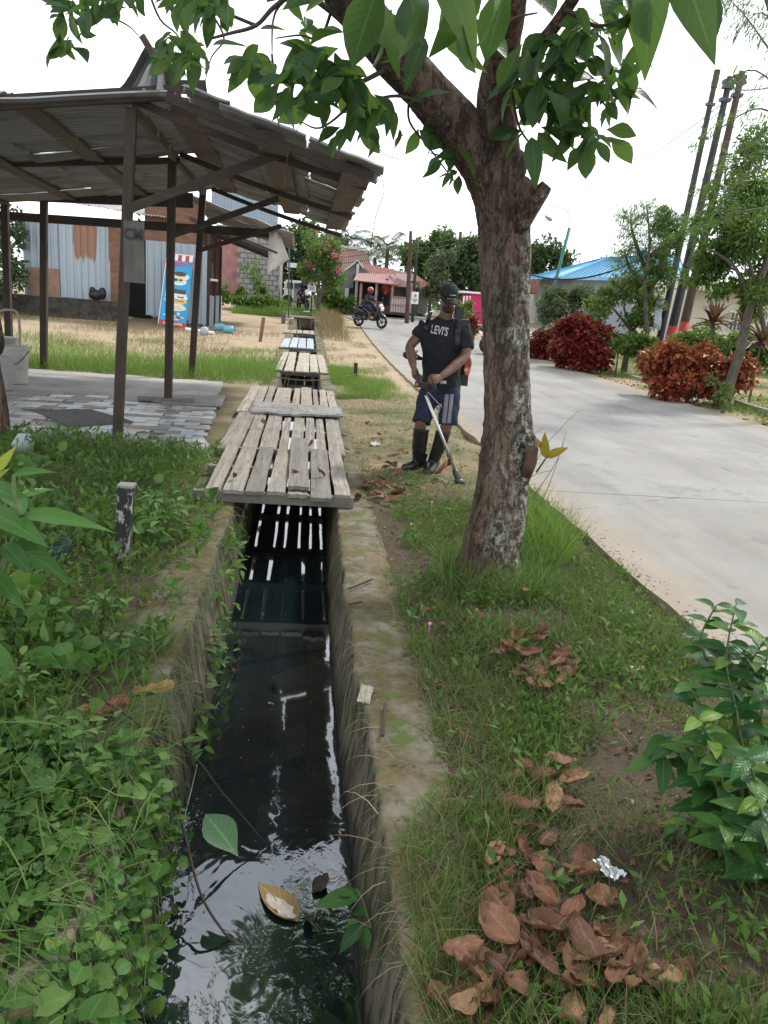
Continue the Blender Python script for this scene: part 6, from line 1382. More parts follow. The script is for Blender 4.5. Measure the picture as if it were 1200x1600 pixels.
bush('big rusty red bush before the foot of the leaning poles', 'red_bush', P(1075, 628), [(1060, 570, 44, 42, 2800), (1050, 548, 34, 30, 1700), (1095, 565, 42, 44, 2400), (1075, 595, 50, 30, 2200), (1125, 580, 34, 38, 1700), (1040, 600, 30, 22, 900), (1135, 600, 24, 24, 700)], None, .125, RM[1])
bush('small dark red shrub behind the mower near the kiosk', 'red_bush', V3((W(730, 540, 26).x, 26, .06)), [(730, 520, 13, 18, 500), (738, 505, 9, 10, 250)], 26, .12, RM[0])
bush('bright green shrub just behind the cap of the mower', 'green_bush', V3((W(728, 510, 30).x, 30, .1)), [(729, 484, 11, 12, 500), (722, 492, 8, 10, 250)], 30, .14, FM['light'])
bush('yellowish grassy clump below the magenta kiosk', 'green_bush', V3((W(738, 520, 32).x, 32, .15)), [(736, 516, 14, 10, 400)], 32, .14, FM['light'])
bush('green hedge plants before the gable house and veranda', 'green_bush', V3((W(560, 488, 40).x, 40, .35)), [(515, 462, 16, 16, 600), (545, 475, 16, 12, 500), (525, 480, 14, 10, 300), (570, 478, 12, 9, 250)], 41, .2, FM['mid'])
bush('weedy green shrub against the concrete block wall', 'green_bush', V3((W(400, 465, 40).x, 40, .35)), [(402, 440, 12, 16, 160), (395, 415, 16, 20, 140), (412, 455, 12, 8, 200), (380, 458, 10, 8, 200)], 40, .14, FM['mid'])
bush('low green shrubs along the foot of the block house', 'green_bush', V3((W(395, 470, 38).x, 38, .3)), [(380, 470, 26, 6, 700), (420, 470, 26, 6, 700), (350, 462, 8, 16, 300)], 38.5, .14, FM['mid'])
bush('pale weeds growing against the shack at the left edge', 'green_bush', V3((W(10, 470, 26).x, 26, .1)), [(10, 360, 22, 40, 700), (20, 420, 22, 24, 500), (0, 455, 22, 24, 500)], 27, .14, FM['grey'])
bush('leafy weeds by the shack doorway behind the front post', 'green_bush', V3((W(225, 505, 30).x, 30, .1)), [(222, 498, 16, 10, 450), (205, 500, 10, 8, 200)], 30, .12, FM['mid'])
bush('pale green small shrub at the foot of the leaning tree', 'green_bush', P(1118, 635), [(1118, 610, 10, 20, 160), (1125, 595, 10, 12, 90)], 13.6, .08, FM['light'])
bush('dense shrubs under the cream house window', 'green_bush', V3((W(1150, 560, 20).x, 20, 0)), [(1090, 530, 40, 26, 900), (1150, 545, 40, 20, 900), (1200, 540, 30, 40, 900), (1000, 540, 40, 14, 900), (950, 530, 30, 14, 500)], 21, .15, FM['mid'])
# far tree line closing the horizon
tl = [(( x, 95+rnd(-10, 15)+abs(x)*.1, 3.2), (9, 7, rnd(3.5, 6)), 700) for x in range(-75, 110, 9)]
t6 = MB(); ps = []
for c, r, n in tl:
    for j in range(8):
        cc = np.array(c)+nrm(rng.normal(size=3))*np.array(r)*.7; p, d = blob_pts(cc, np.array(r)*.4, n//8, .2); ps.append(scat(leafT(.6, 2, .1, .1), p, d+rng.normal(size=d.shape)*.6, rng.normal(size=d.shape)+np.array([0, 0, 1]), .9*(.6+.6*rng.random(len(p)))))
tag(bigmesh('treeline', ps, FM['dark']), 'dark far treeline closing the view behind the houses', 'trees', kind='stuff')
# cordyline plants with long dark red leaves
cm_ = leafmat('cordyline_leaf', (.045, .012, .018), (.13, .02, .03), (.16, .05, .06), .4, .2, .2)
clm = leafmesh('leaf', leafT(.16, 5, .3, .25, 'lance'), cm_)
def cordy(label, px, py, Y, L, n, pyb):
    c = W(px, py, Y); t = thing('cordyline', label, 'cordyline', V3((c.x, Y, 0)), group='cordyline plants at the right'); mb = MB(); mb.tube([V3((c.x, Y, -.05)), c], [.03, .02], 8); mb.obj('stem', M['bark2'], t)
    for k in range(n):
        a = rnd(0, 6.28); el = rnd(-.3, 1.3); d = V3((cos(a)*cos(el), sin(a)*cos(el), sin(el))); place('leaf', clm, mat4(c-V3((0, 0, rnd(0, .15))), d, (0, 0, 1) if abs(d.z) < .9 else (0, -1, 0), L*rnd(.8, 1.1)), t)
cordy('dark red cordyline rising above the rusty bush, with narrow upright leaves', 1114, 498, 17.5, .62, 34, 560); cordy('largest dark red cordyline at the right edge of the photo', 1190, 530, 16.0, .62, 34, 600); cordy('smaller cordyline between the leaning trunk and the window', 1160, 500, 18, .5, 24, 560)
# topiary
tp = G(961, 588); t7 = thing('topiary', 'small ball topiary on a thin stem at the road edge', 'topiary', tp); mb = MB(); cB = W(966, 541, tp.y); mb.tube([tp-V3((0, 0, .05)), tp.lerp(cB, .5)+V3((.02, 0, 0)), cB], [.035, .025, .02], 8); mb.obj('stem', M['bark2'], t7, smooth=True)
crown('crown', [((cB.x, cB.y, cB.z), (.19, .19, .24), 1000)], .065, FM['light'], t7, sub=16)
# ------------------------------------------------------------------ near vegetation and litter
M['grass'] = leafmat('grass_blade', (.055, .115, .025), (.10, .175, .04), (.19, .235, .075), .55, .3, 0)
M['grassl'] = leafmat('bright_grass', (.08, .16, .025), (.14, .25, .04), (.22, .30, .07), .5, .35, 0)
M['drygrass'] = leafmat('dry_grass', (.16, .10, .06), (.26, .18, .11), (.34, .26, .16), .8, .2, 0)
M['herb'] = leafmat('herb_leaf', (.045, .105, .025), (.09, .17, .04), (.165, .24, .065), .45, .3, .25)
M['vine'] = leafmat('vine_leaf', (.03, .095, .02), (.075, .17, .035), (.155, .245, .06), .42, .32, .35, spots=.5)
M['shrub'] = leafmat('shrub_leaf', (.02, .08, .022), (.04, .125, .03), (.10, .21, .04), .33, .3, .4)
M['ginger'] = leafmat('ginger_leaf', (.03, .09, .02), (.05, .14, .025), (.08, .18, .035), .3, .3, .3)
M['dead'] = leafmat('dry_leaf', (.075, .035, .024), (.18, .082, .045), (.34, .20, .11), .6, .10, .3, tcol=(.3, .14, .05))
def gzz(x, y): return gz(x, y)
BL = [bladeT(.3, .035), bladeT(.9, .03), bladeT(1.5, .028), bladeT(.6, .045)]
HB = [leafT(.45, 2, .15, .2, 'ovate'), leafT(.35, 2, .1, .3, 'lance')]
def field(name, n, region, dens, length, mat, T, lean=.55, wscale=1.0, z0=0, kind='stuff', label=None, cat='grass', above=None, jitter=.3):
    x0, x1, y0, y1 = region; parts = {i: [] for i in range(len(T))}; pts = []
    m = 0; 
    while len(pts) < n and m < n*12:
        m += 1
        # sample with density falling with distance
        y = y0*(y1/y0)**random.random() if y0 > 0 else rnd(y0, y1); x = rnd(x0, x1)
        if random.random() < dens(x, y): pts.append((x, y))
    if not pts: return
    pts = np.array(pts); pts[:, 0] += DX; z = np.array([gzz(x, y) for x, y in pts])+z0
    if above is not None: z = z+np.array([above(x-DX, y) for x, y in pts])*rng.random(len(pts))
    L = length*(.55+.9*rng.random(len(pts)))
    d = np.stack([rng.normal(size=len(pts))*lean, rng.normal(size=len(pts))*lean, np.full(len(pts), 1.0)], -1)
    up = rng.normal(size=(len(pts), 3)); idx = rng.integers(0, len(T), len(pts)); out = []
    for i, t in enumerate(T):
        k = idx == i; s = np.stack([L[k]*wscale, L[k], L[k]], -1); out.append(scat(t, np.column_stack([pts[k], z[k]]), d[k], up[k], s))
    return tag(bigmesh(name, out, mat), label, cat, kind=kind)
def nz2(x, y, s=2.0, o=0): return noise.noise(V3((x*s, y*s, o)))
def on_verge(x, y): return (.43 if y > 2.15 else .43-.17*min(1, (2.15-y)/.35)+.05*nz2(0, y, 6)) < x < road_l(y)-DX+.03*nz2(x, y, 9)
def near_r(x, y):
    if not on_verge(x, y): return 0
    k = .75+.5*nz2(x, y, 3)
    e = ((x-1.25)/.32)**2+((y-2.35)/.45)**2
    if e < 1: k *= .12+.3*e
    q = nz2(x, y, 1.5, 11)
    if q > .06: k *= max(.15, 1-(q-.06)*6)
    if y > 5.4: k *= max(.0, 1-(y-5.4)*.55)*(.5+nz2(x, y, 4))
    if x < .62 and y > 2: k *= .45+.5*nz2(x, y, 8)
    if x > 1.7: k *= .7
    return max(0, k)
field('grass', 34000, (.25, 2.0, 1.05, 7.5), near_r, .095, M['grass'], BL, .75, .8)
field('grass', 11000, (.25, 2.0, 1.05, 7.0), lambda x, y: near_r(x, y)*.8, .11, M['drygrass'], BL, 1.3, .6)
field('herbs', 12000, (.45, 1.95, 1.05, 6.5), lambda x, y: near_r(x, y)*(.5+.9*nz2(x, y, 2.3, 5)), .036, M['herb'], HB, 1.1, 1, .0, above=lambda x, y: .07)
field('grass', 2600, (1.18, 1.75, 4.1, 5.6), lambda x, y: 1 if ((x-1.42)/.26)**2+((y-4.75)/.55)**2 < 1 else 0, .25, M['grassl'], BL, .35, .45)
field('grass', 1500, (.72, 1.35, 3.45, 4.3), lambda x, y: 1 if .03 < (x-.99)**2+(y-3.92)**2 < .11 else 0, .22, M['grass'], BL, .6, .45)
field('moss_grass', 12000, (.45, 1.95, 6.2, 14), lambda x, y: max(0, .15+.9*nz2(x, y, 1.3, 4)) if on_verge(x, y) else 0, .045, M['grass'], BL, 1.0, .9)
field('grass', 14000, (.42, 1.6, 11.8, 17), lambda x, y: max(0, .35+.9*nz2(x, y, 1.1, 7))*(1.3-x*.7), .13, M['grassl'], BL, .6, .7)
# left bank
def near_l(x, y):
    if x > -.60-.10*nz2(y, 0, 3): return 0
    if x > -.85: return max(0, .22+.65*nz2(x, y, 4))*(1.7 if y > 4.4 else 1)
    if x < -.9 and y > 7.05: return 0
    return max(.1, .8+.5*nz2(x, y, 2))
mound = lambda x, y: .16*max(0, .5+nz2(x, y, 1.6, 9))*min(1, (-.75-x)/.3) if x < -.75 else .02
field('grass', 26000, (-3.4, -.60, 1.2, 7.9), near_l, .13, M['grass'], BL, .8, .6)
field('grass', 6000, (-3.4, -.60, 1.2, 7.9), near_l, .14, M['drygrass'], BL, 1.3, .45)
field('herbs', 26000, (-3.2, -.60, 1.3, 7.4), lambda x, y: near_l(x, y)*(.65+.6*nz2(x, y, 1.7, 5)), .052, M['herb'], HB, 1.2, 1, .0, above=lambda x, y: mound(x, y)+.05)
field('grass', 5000, (-3.6, -.85, 6.2, 7.2), lambda x, y: 1 if x < -.9 and y < 7.1+.12*nz2(x, 0, 3) else 0, .13, M['grass'], BL, .7, .8)
field('broad_weeds', 1500, (-3.0, -.66, 1.9, 5.9), lambda x, y: max(0, .1+1.3*nz2(x, y, 1.9, 15)) if x < -.72 else .12, .062, M['vine'], [leafT(.9, 4, .15, .2, 'heart'), leafT(.5, 4, .2, .3, 'ovate')], 1.5, 1, .03, above=lambda x, y: mound(x, y)+.08)
# bright strip behind the slab, dry grass, far grass
field('grass', 26000, (-8.5, -.62, 10.5, 18), lambda x, y: 0 if (x > -5.7 and y < 12.95+.25*nz2(x, y, 2)) else max(0, 1.15-abs(y-15.2-.42*x)*.36+.4*nz2(x, y, .9)), .19, M['grassl'], BL, .55, .9)
field('grass', 9000, (-12, -.8, 16, 21), lambda x, y: max(0, .2+1.0*nz2(x, y, .5, 3)), .15, M['grassl'], BL, .6, 1.2)
field('dry_grass', 9000, (-13, -1.0, 18, 27.2), lambda x, y: max(0, .15+1.2*nz2(x, y, .45, 8)+(.4 if y > 23.5 and x < -3.5 else 0)), .17, M['drygrass'], BL, .7, 1.1)
field('dry_grass', 5000, (.3, 1.4, 26, 40), lambda x, y: 1 if (x-.80)**2/.3+(y-34)**2/16 < 1 else .12, .42, M['drygrass'], BL, .35, .8)
field('dry_grass', 3500, (.35, 1.8, 17, 33), lambda x, y: max(0, .1+nz2(x, y, .8)), .10, M['drygrass'], BL, .9, 1)
field('grass', 34000, (7.7, 16, 10, 34), lambda x, y: max(0, .38+nz2(x, y, .6, 2)), .17, M['grassl'], BL, .7, 1.1)
field('grass', 12000, (-3.5, 1.2, 36, 46), lambda x, y: max(0, .5+nz2(x, y, .5, 2)) if x < -1.2 else .1, .3, M['grassl'], BL, .6, 1.3)
# strands drooping over the canal edges and moss tufts
def strands(n, xs_, ys_, zs_, dx, length, mat, name='hanging_grass'):
    pos = np.column_stack([rng.uniform(*xs_, n)+DX, np.exp(rng.uniform(math.log(ys_[0]), math.log(ys_[1]), n)), rng.uniform(*zs_, n)])
    d = np.column_stack([rng.normal(dx, .5, n), rng.normal(0, .6, n), rng.normal(.15, .5, n)]); L = length*(.5+rng.random(n))
    return tag(bigmesh(name, [scat(bladeT(1.5, .022), pos, d, np.tile([0, 0, 1.], (n, 1))+rng.normal(size=(n, 3))*.3, L)], mat), None, 'grass', kind='stuff')
strands(260, (.2, .36), (1.4, 5), (.0, .03), -.7, .13, M['drygrass']); strands(90, (.2, .3), (1.4, 5.3), (-.25, .0), -.5, .10, M['grass'])
strands(500, (-.68, -.54), (2.2, 5.8), (-.03, .03), .9, .16, M['grass']); strands(180, (-.6, -.5), (2.0, 5.7), (-.35, .0), .6, .14, M['drygrass'])
strands(400, (.40, .60), (1.3, 5.6), (.0, .03), -.5, .12, M['drygrass'])
n = 520; pos = np.column_stack([rng.uniform(-1.3, -.45, n)+DX, rng.uniform(1.15, 2.5, n), rng.uniform(.02, .16, n)]); tag(bigmesh('grass_strands', [scat(bladeT(1.2, .02), pos, rng.normal(size=(n, 3))*[.7, .7, .4]+[.15, 0, .8], rng.normal(size=(n, 3)), .20*(.5+rng.random(n)))], M['grass']), None, 'grass', kind='stuff')
# small wall plants on the left wall near the water
def wallplant(label, y, z, n, L, spread):
    t = thing('wall_plant', label, 'plant', (-.48, y, z), group='plants growing out of the left canal wall'); ps = []
    lm = HLM
    for k in range(n):
        p = V3((-.43+abs(random.gauss(0, .04)), y+random.gauss(0, spread), z+random.gauss(0, spread*.9))); place('leaf', lm, mat4(p, (rnd(.1, 1), rnd(-.8, .8), rnd(-.9, .5)), (rnd(-.2, .6), rnd(-.6, .2), 1), L*rnd(.6, 1.2)), t)
    mb = MB()
    for k in range(5): e = V3((-.365, y+random.gauss(0, spread), z-rnd(0, .15))); mb.tube(smoothpts([(-.49, y, z), V3((-.42, y, z+.04)), e], 3), .003, 5)
    mb.obj('stem', M['stem'], t)
HLM = leafmesh('leaf', leafT(.42, 4, .2, .3, 'ovate'), M['herb'])
for i, (y, z, n, L, s_) in enumerate(((3.1, -.32, 20, .075, .07), (3.6, -.26, 26, .075, .10), (4.1, -.2, 26, .08, .10), (4.6, -.14, 28, .08, .12), (3.8, -.36, 14, .06, .06), (2.8, -.30, 10, .06, .05))):
    wallplant(['leafy tuft low on the left wall above the still dark water', 'larger leafy tuft hanging from the left wall below the mossy edge', 'hanging leafy plant at mid length of the left wall', 'leafy plant below the fern at the left wall top', 'small seedling tuft touching the water line at left', 'lowest tiny plant on the left wall near the leaning twig'][i], y, z, n, L, s_)
fn = thing('fern', 'small fern arching out of the left wall just before the plank deck', 'fern', (-.48, 4.9, 0)); frs = []
for k in range(12):
    a = rnd(-1.2, 1.2); b = V3((-.49, 4.6+rnd(-.3, .3), rnd(-.12, .0))); frs.append((b, b+V3((.17*cos(a), .17*sin(a), rnd(-.05, .1)))))
pinnate(fn, 'fronds', frs, M['herb'], .045, 12, leafT(.2, 2, .1, .2, 'lance'))
# heart leaved vine at the bottom left
vn_ = thing('creeping_vine', 'creeping vine with many heart shaped leaves covering the bottom left corner', 'vine', (-.85, 1.9, 0))
VM = [leafmesh('leaf', leafT(.95, 4, .12, .12, 'heart'), M['vine']), leafmesh('leaf', leafT(.88, 4, .22, .28, 'heart'), M['vine']), leafmesh('leaf', leafT(.42, 4, .2, .25, 'ovate'), M['vine'])]
def vz(x, y):
    if x < -.56: return .05+.09*min(1, (-.56-x)/.25)+.06*nz2(x, y, 4)
    return .05-(x+.56)*.4-max(0, x+.44)*5
pv = []
cnt = 0
while cnt < 240:
    x = rnd(-1.35, -.385); y = 1.12+1.08*random.random()**1.05
    if x > -.56 and y > 2.35: continue
    if x > -.62 and y > 2.5: continue
    if -.82 < x < -.50 and y > 2.25 and random.random() < .85: continue
    z = vz(x, y)+rnd(-.02, .05); a = rnd(0, 6.28); d = V3((cos(a)*.8, sin(a)*.8, rnd(-.35, .45))); up = V3((rnd(-.35, .5), rnd(-.9, .1), 1))
    L = rnd(.038, .07); x += DX; place('leaf', random.choices(VM, [5, 4, 2])[0], mat4((x, y, z), d, up, L), vn_); pv.append((x, y, z)); cnt += 1
n = 5600; xs_ = rng.uniform(-1.5, -.40, n); yy = 1.12+1.15*rng.random(n); keep = ~((xs_ > -.56) & (yy > 2.3)) & ~((xs_ > -.82) & (yy > 2.3) & (rng.random(n) < .85)); xs_, yy = xs_[keep], yy[keep]
zz = np.array([vz(a, b) for a, b in zip(xs_, yy)])-rng.random(len(xs_))**1.5*np.where(xs_ > -.56, .34, .14)
tag(bigmesh('small_leaves', [scat(leafT(.9, 4, .15, .2, 'heart'), np.column_stack([xs_+DX, yy, zz]), rng.normal(size=(len(xs_), 3))*[1, 1, .5], rng.normal(size=(len(xs_), 3))*.5+[0, -.4, 1], .032*(.6+.8*rng.random(len(xs_))))], M['vine'], vn_, off=(-.85, 1.9, 0)), kind='stuff')
mb = MB()
for k in range(90):
    a = random.choice(pv); b = random.choice(pv)
    if (V3(a)-V3(b)).length > .5: continue
    mb.tube(smoothpts([a, (V3(a)+V3(b))/2+V3((rnd(-.05, .05), 0, rnd(0, .08))), b], 4), .0016, 5)
for k in range(26):
    x, y = -.43, rnd(1.3, 2.3); mb.tube(smoothpts([(-.54, y, .1), (x, y+rnd(-.05, .05), .02), (-.35, y+rnd(-.1, .1), -.12), (-.32, y+rnd(-.1, .1), rnd(-.4, -.2))], 4), .0015, 5)
tag(mb.obj('stems', M['stem'], vn_, smooth=True), kind='stuff')
# big leaved plant at the left edge
gp_ = thing('ginger_plant', 'big leaved ginger like plant leaning in from the left edge', 'plant', (-1.75, 3.1, 0)); GMs = [leafmesh('leaf', leafT(.26, 8, .2, .22, 'lance'), M['ginger']), leafmesh('leaf', leafT(.30, 8, .15, .30, 'ovate'), M['ginger'])]
yg = leafmesh('leaf', leafT(.22, 6, .2, .1, 'lance'), leafmat('yellow_green_leaf', (.22, .26, .03), (.30, .34, .05), None, .4, .35, .2))
def span(name, me, a, b, Ya, Yb, up, parent, widen=1.0):
    p, q = W(*a, Ya), W(*b, Yb); d = q-p; L = d.length; return place(name, me, mat4(p, d, up, (L*widen, L, L)), parent)
for a, b, Ya, Yb, k, wd in (((32, 806), (182, 812), 3.1, 3.15, 0, 1), ((-20, 800), (60, 824), 3.1, 2.9, 1, 1.1), ((14, 848), (120, 900), 3.05, 2.9, 0, 1.1), ((-20, 890), (46, 950), 3.0, 2.9, 0, 1.2), ((20, 742), (86, 728), 3.3, 3.3, 0, 1.2), ((-25, 760), (40, 770), 3.3, 3.1, 1, 1), ((40, 800), (-10, 740), 3.1, 3.3, 1, 1), ((5, 850), (40, 880), 3.0, 2.85, 1, 1.2), ((30, 780), (90, 752), 3.2, 3.35, 0, 1), ((-30, 1000), (30, 1060), 2.6, 2.5, 1, 1.2)):
    span('leaf', GMs[k], a, b, Ya, Yb, (rnd(-.2, .2), -.5, 1), gp_, wd)
span('leaf', yg, (-8, 740), (26, 692), 3.2, 3.3, (0, -1, .5), gp_, 1.3); span('leaf', yg, (-12, 750), (16, 730), 3.2, 3.2, (0, -1, .5), gp_, 1.3)
mb = MB(); 
for a, b in (((-10, 980), (34, 806)), ((-10, 980), (14, 848)), ((34, 806), (22, 742)), ((-30, 980), (-20, 760))): mb.tube(smoothpts([W(*a, 3.0), W((a[0]+b[0])/2-6, (a[1]+b[1])/2, 3.05), W(*b, 3.1)], 5), lerpl([.012, .007], 11), 8)
mb.obj('stem', M['stem'], gp_, smooth=True)
# shrub at the lower right
rs = thing('leafy_shrub', 'dark glossy leaved young shrub growing at the right edge of the verge', 'shrub', P(1165, 1400)); SM = [leafmesh('leaf', leafT(.50, 6, .2, .25, 'ovate'), M['shrub']), leafmesh('leaf', leafT(.44, 6, .12, .45, 'ovate'), M['shrub'])]
young = leafmat('young_shrub_leaf', (.13, .24, .03), (.19, .31, .05), None, .35, .35, .35); YM = leafmesh('leaf', leafT(.42, 6, .2, .2, 'ovate'), young)
mb = MB(); b0 = wloc(rs); nl = 0
for pts, Y0, Y1, L, n, yng in ((((1180, 1400), (1172, 1250), (1152, 1120), (1135, 1030), (1150, 945)), 1.75, 2.05, .085, 22, .2), (((1185, 1400), (1195, 1250), (1190, 1120), (1200, 1010)), 1.75, 2.0, .09, 20, .05), (((1175, 1400), (1120, 1260), (1085, 1190), (1040, 1150)), 1.75, 1.95, .085, 16, .1), (((1175, 1400), (1140, 1280), (1120, 1180), (1090, 1120)), 1.75, 1.8, .075, 16, .8),
        (((1190, 1400), (1230, 1250), (1240, 1120)), 1.75, 1.85, .10, 16, .05), (((1180, 1400), (1190, 1320), (1185, 1240), (1165, 1180)), 1.7, 1.6, .085, 16, .5), (((1175, 1400), (1110, 1310), (1065, 1285), (1040, 1300)), 1.75, 1.85, .045, 14, .5), (((1150, 1120), (1120, 1060), (1095, 1000), (1120, 945)), 2.0, 2.1, .08, 14, .1), (((1180, 1400), (1215, 1330), (1200, 1290)), 1.65, 1.6, .11, 12, 0), (((1150, 1090), (1170, 1040), (1195, 1000)), 2.0, 1.95, .085, 12, .1), (((1175, 1400), (1120, 1230), (1060, 1170), (1025, 1190)), 1.75, 1.9, .085, 14, .2), (((1180, 1400), (1130, 1240), (1100, 1120), (1075, 1070)), 1.75, 1.95, .085, 16, .3), (((1185, 1380), (1150, 1340), (1130, 1290)), 1.7, 1.65, .08, 12, .1)):
    q = smoothpts([W(x, y, Y0+(Y1-Y0)*i/(len(pts)-1)) for i, (x, y) in enumerate(pts)], 7); q[0] = b0; mb.tube(q, lerpl([.007, .002], len(q)), 6)
    n = int(n*1.4)
    for k in range(n):
        t = .22+.78*k/(n-1); p = q[min(len(q)-1, int(t*(len(q)-1)))]; a = k*2.4; dr = (q[min(len(q)-1, int(t*(len(q)-1))+1)]-q[max(0, int(t*(len(q)-1))-1)]).normalized()
        d = V3((cos(a), sin(a), rnd(-.35, .25)))*.9+dr*.35; place('leaf', YM if random.random() < yng*.7 and t > .5 else random.choice(SM), mat4(p, d, (0, -.35, 1), L*1.5*rnd(.65, 1.1)*(1.1-.35*t)), rs); nl += 1
mb.obj('stem', M['stem'], rs, smooth=True)
# darker bare hollow beneath the shrub
# small seedlings
def seedling(px, py, h, n, L, label, mat=None, grp=None):
    b = G(px, py); b.z = gz(b.x, b.y); t = thing('seedling', label, 'seedling', b); lm = SEM
    for k in range(n):
        a = k*2.4; z = h*(.4+.6*k/n); place('leaf', lm, mat4(b+V3((0, 0, z)), (cos(a), sin(a), rnd(.2, .8)), (0, 0, 1), L*rnd(.7, 1.1)), t)
    mb = MB(); mb.tube([b, b+V3((0, 0, h))], .002, 5); mb.obj('stem', M['stem'], t)
SEM = leafmesh('leaf', leafT(.42, 4, .2, .2, 'ovate'), M['vine'])
for px, py, h, n, L, l_ in ((845, 1360, .04, 6, .045, 'tiny seedling between two dry leaves below the shaded soil patch'), (865, 1410, .05, 6, .05, 'bright seedling beside the dark curled leaf'), (765, 1550, .06, 8, .05, 'bright green seedling rising out of the bottom pile of dry leaves'), (370+360, 960, .10, 9, .06, 'leafy seedling in the grass before the big trunk'), (725, 1240, .06, 7, .05, 'small rosette weed at the edge of the canal wall'),
                          (1165, 1500, .06, 8, .045, 'pale seedling at the right edge below the shrub'), (640, 985, .08, 8, .05, 'small herb standing by the canal wall in thick grass'), (905, 1040, .06, 6, .05, 'seedling growing out of the middle leaf pile'), (120, 700, .15, 10, .08, 'leafy weed standing by the tiled floor edge')): seedling(px, py, h, n, L, l_)
# big weed clumps left (leafy herbs near the marker post)
cnum = 0
for px, py, h, n, L, l_ in ((265, 850, .25, 40, .085, 'leafy weed right of the speckled post'), (245, 830, .22, 34, .08, 'leafy weed just behind the speckled post'), (165, 985, .16, 34, .06, 'small leaved weed in front of the speckled post'), (190, 1030, .12, 26, .055, 'pale weed beside the mossy canal edge'), (60, 1000, .14, 30, .06, 'weed clump below the ginger like plant'), (140, 1235, .22, 40, .06, 'pale upright weed above the heart leaved vine'), (190, 1265, .18, 34, .055, 'upright weed at the wall top beside the vine'), (70, 1220, .20, 38, .06, 'upright weed at the left edge above the vine'), (110, 1160, .14, 30, .05, 'low weed behind the red wrapper'), (30, 1130, .18, 34, .06, 'weed clump at the left edge level with the red wrapper'), (230, 700, .14, 26, .07, 'bushy weed at the front post foot'), (280, 720, .12, 22, .06, 'weed near the left corner of the nearest deck')):
    b = G(px, py); b.z = gz(b.x, b.y); t = thing('leafy_weed', l_, 'weed', b, group='leafy weeds on the left bank')
    for k in range(n):
        a = rnd(0, 6.28); r = rnd(0, .10)*h/.15; z = h*rnd(.2, 1); place('leaf', SEM if k % 2 else HLM, mat4(b+V3((r*cos(a), r*sin(a), z)), (cos(a), sin(a), rnd(-.3, .6)), (0, -.2, 1), L*rnd(.6, 1.15)), t)
    mb = MB()
    for k in range(6): a = rnd(0, 6.28); mb.tube([b, b+V3((.07*cos(a), .07*sin(a), h))], .002, 5)
    mb.obj('stem', M['stem'], t)
# thin tall grass stalks right of the trunk
mb = MB()
for a, b, c in (((800, 770), (812, 700), (850, 668)), ((815, 775), (850, 700), (905, 640)), ((830, 780), (870, 720), (885, 672)), ((845, 790), (868, 730), (880, 690)), ((795, 768), (815, 720), (820, 665)), ((810, 775), (830, 745), (862, 735))):
    mb.tube(smoothpts([W(*a, 4.5), W(*b, 4.5), W(*c, 4.5)], 5), lerpl([.0028, .0012], 11), 5)
tag(mb.obj('grass_stalks', M['drygrass'], smooth=True), 'few thin dry grass stalks rising beside the trunk over the road', 'grass', kind='stuff')
# dry leaves ------------------------------------------------------------------
def deadmesh(seed, L=1.0, Wd=.62, curl=1.1, roll=.9):
    mb = MB(); r_ = random.Random(seed); ph = r_.uniform(0, 9); c1 = r_.uniform(.5, 1)*curl; c2 = r_.uniform(.3, 1)*roll
    def f(u, v):
        s = (u-.5)*2; hw = Wd/2*max(.03, sin(pi*min(1, max(0, v*.96+.02))**.85)); x = s*hw*(1+.12*noise.noise(V3((v*6, s, ph))))
        an = x/(Wd/2)*c2*1.3; xx = Wd/2/(c2*1.3)*sin(an); z = Wd/2/(c2*1.3)*(1-cos(an)); b = v*c1
        return (xx, sin(b)/c1*1.0, z+(1-cos(b))/c1*.6-.0+.17*noise.noise(V3((s*1.8+ph, v*4, ph)))+.10*noise.noise(V3((s*5, v*9, ph)))+.02*abs(s))
    mb.grid(f, 8, 11); me = mb.mesh('dry_leaf', M['dead'], True)
    uvl = me.uv_layers.new(name='UVMap'); 
    for lp in me.loops: i = lp.vertex_index; uvl.data[lp.index].uv = ((i % 9)/4-1, (i//9)/11)
    return me
DM = [deadmesh(s, curl=c, roll=r) for s, c, r in ((1, .8, 1.2), (2, 1.9, 1.7), (3, .9, .8), (4, 1.6, 2.2), (5, 2.4, 1.2), (6, 1.3, 1.6), (7, 2.8, 2.0), (8, 1.0, 2.6))]
def dead(px, py, L, label, grp=None, z=0, h=None, name='dry_leaf'):
    b = P(px, py); g = max(gz(b.x, b.y), .012 if b.x < .56 else -1); p = V3((b.x, b.y, g+.028+z)); a = rnd(0, 6.28) if h is None else h
    o = place(name, random.choice(DM), mat4(p, (cos(a), sin(a), rnd(-.08, .16)), (rnd(-.4, .4), rnd(-.4, .4), 1 if random.random() < .6 else -1), (L, L, L*rnd(.4, .85)))); return tag(o, label, 'dry leaf', grp)
def pile(label, grp, cx, cy, rx, ry, n, L, zmax=.04):
    for k in range(n): a = rnd(0, 6.28); r = sqrt(random.random())*(1 if random.random() < .8 else 1.7); dead(cx+rx*r*cos(a), cy+ry*r*sin(a), L*rnd(.7, 1.2), label, grp, rnd(0, zmax))
pile('curled brown dry leaf in the large pile at the bottom edge', 'dry leaves piled at the bottom edge', 820, 1520, 95, 55, 30, .13, .06)
pile('brown dry leaf in the heap at the very bottom left of the verge', 'dry leaves at the bottom left of the verge', 720, 1580, 50, 25, 8, .13, .03)
pile('flat russet dry leaf right of the bottom pile, near the blue wrapper', 'dry leaves right of the bottom pile', 975, 1540, 65, 50, 16, .12, .04)
pile('brown dry leaf in the row before the silver wrapper', 'dry leaves before the silver wrapper', 820, 1385, 85, 35, 16, .12, .03)
pile('crumpled dry leaf in the heap on the shaded verge', 'dry leaves heaped on the shaded verge', 850, 1240, 45, 50, 12, .12, .05)
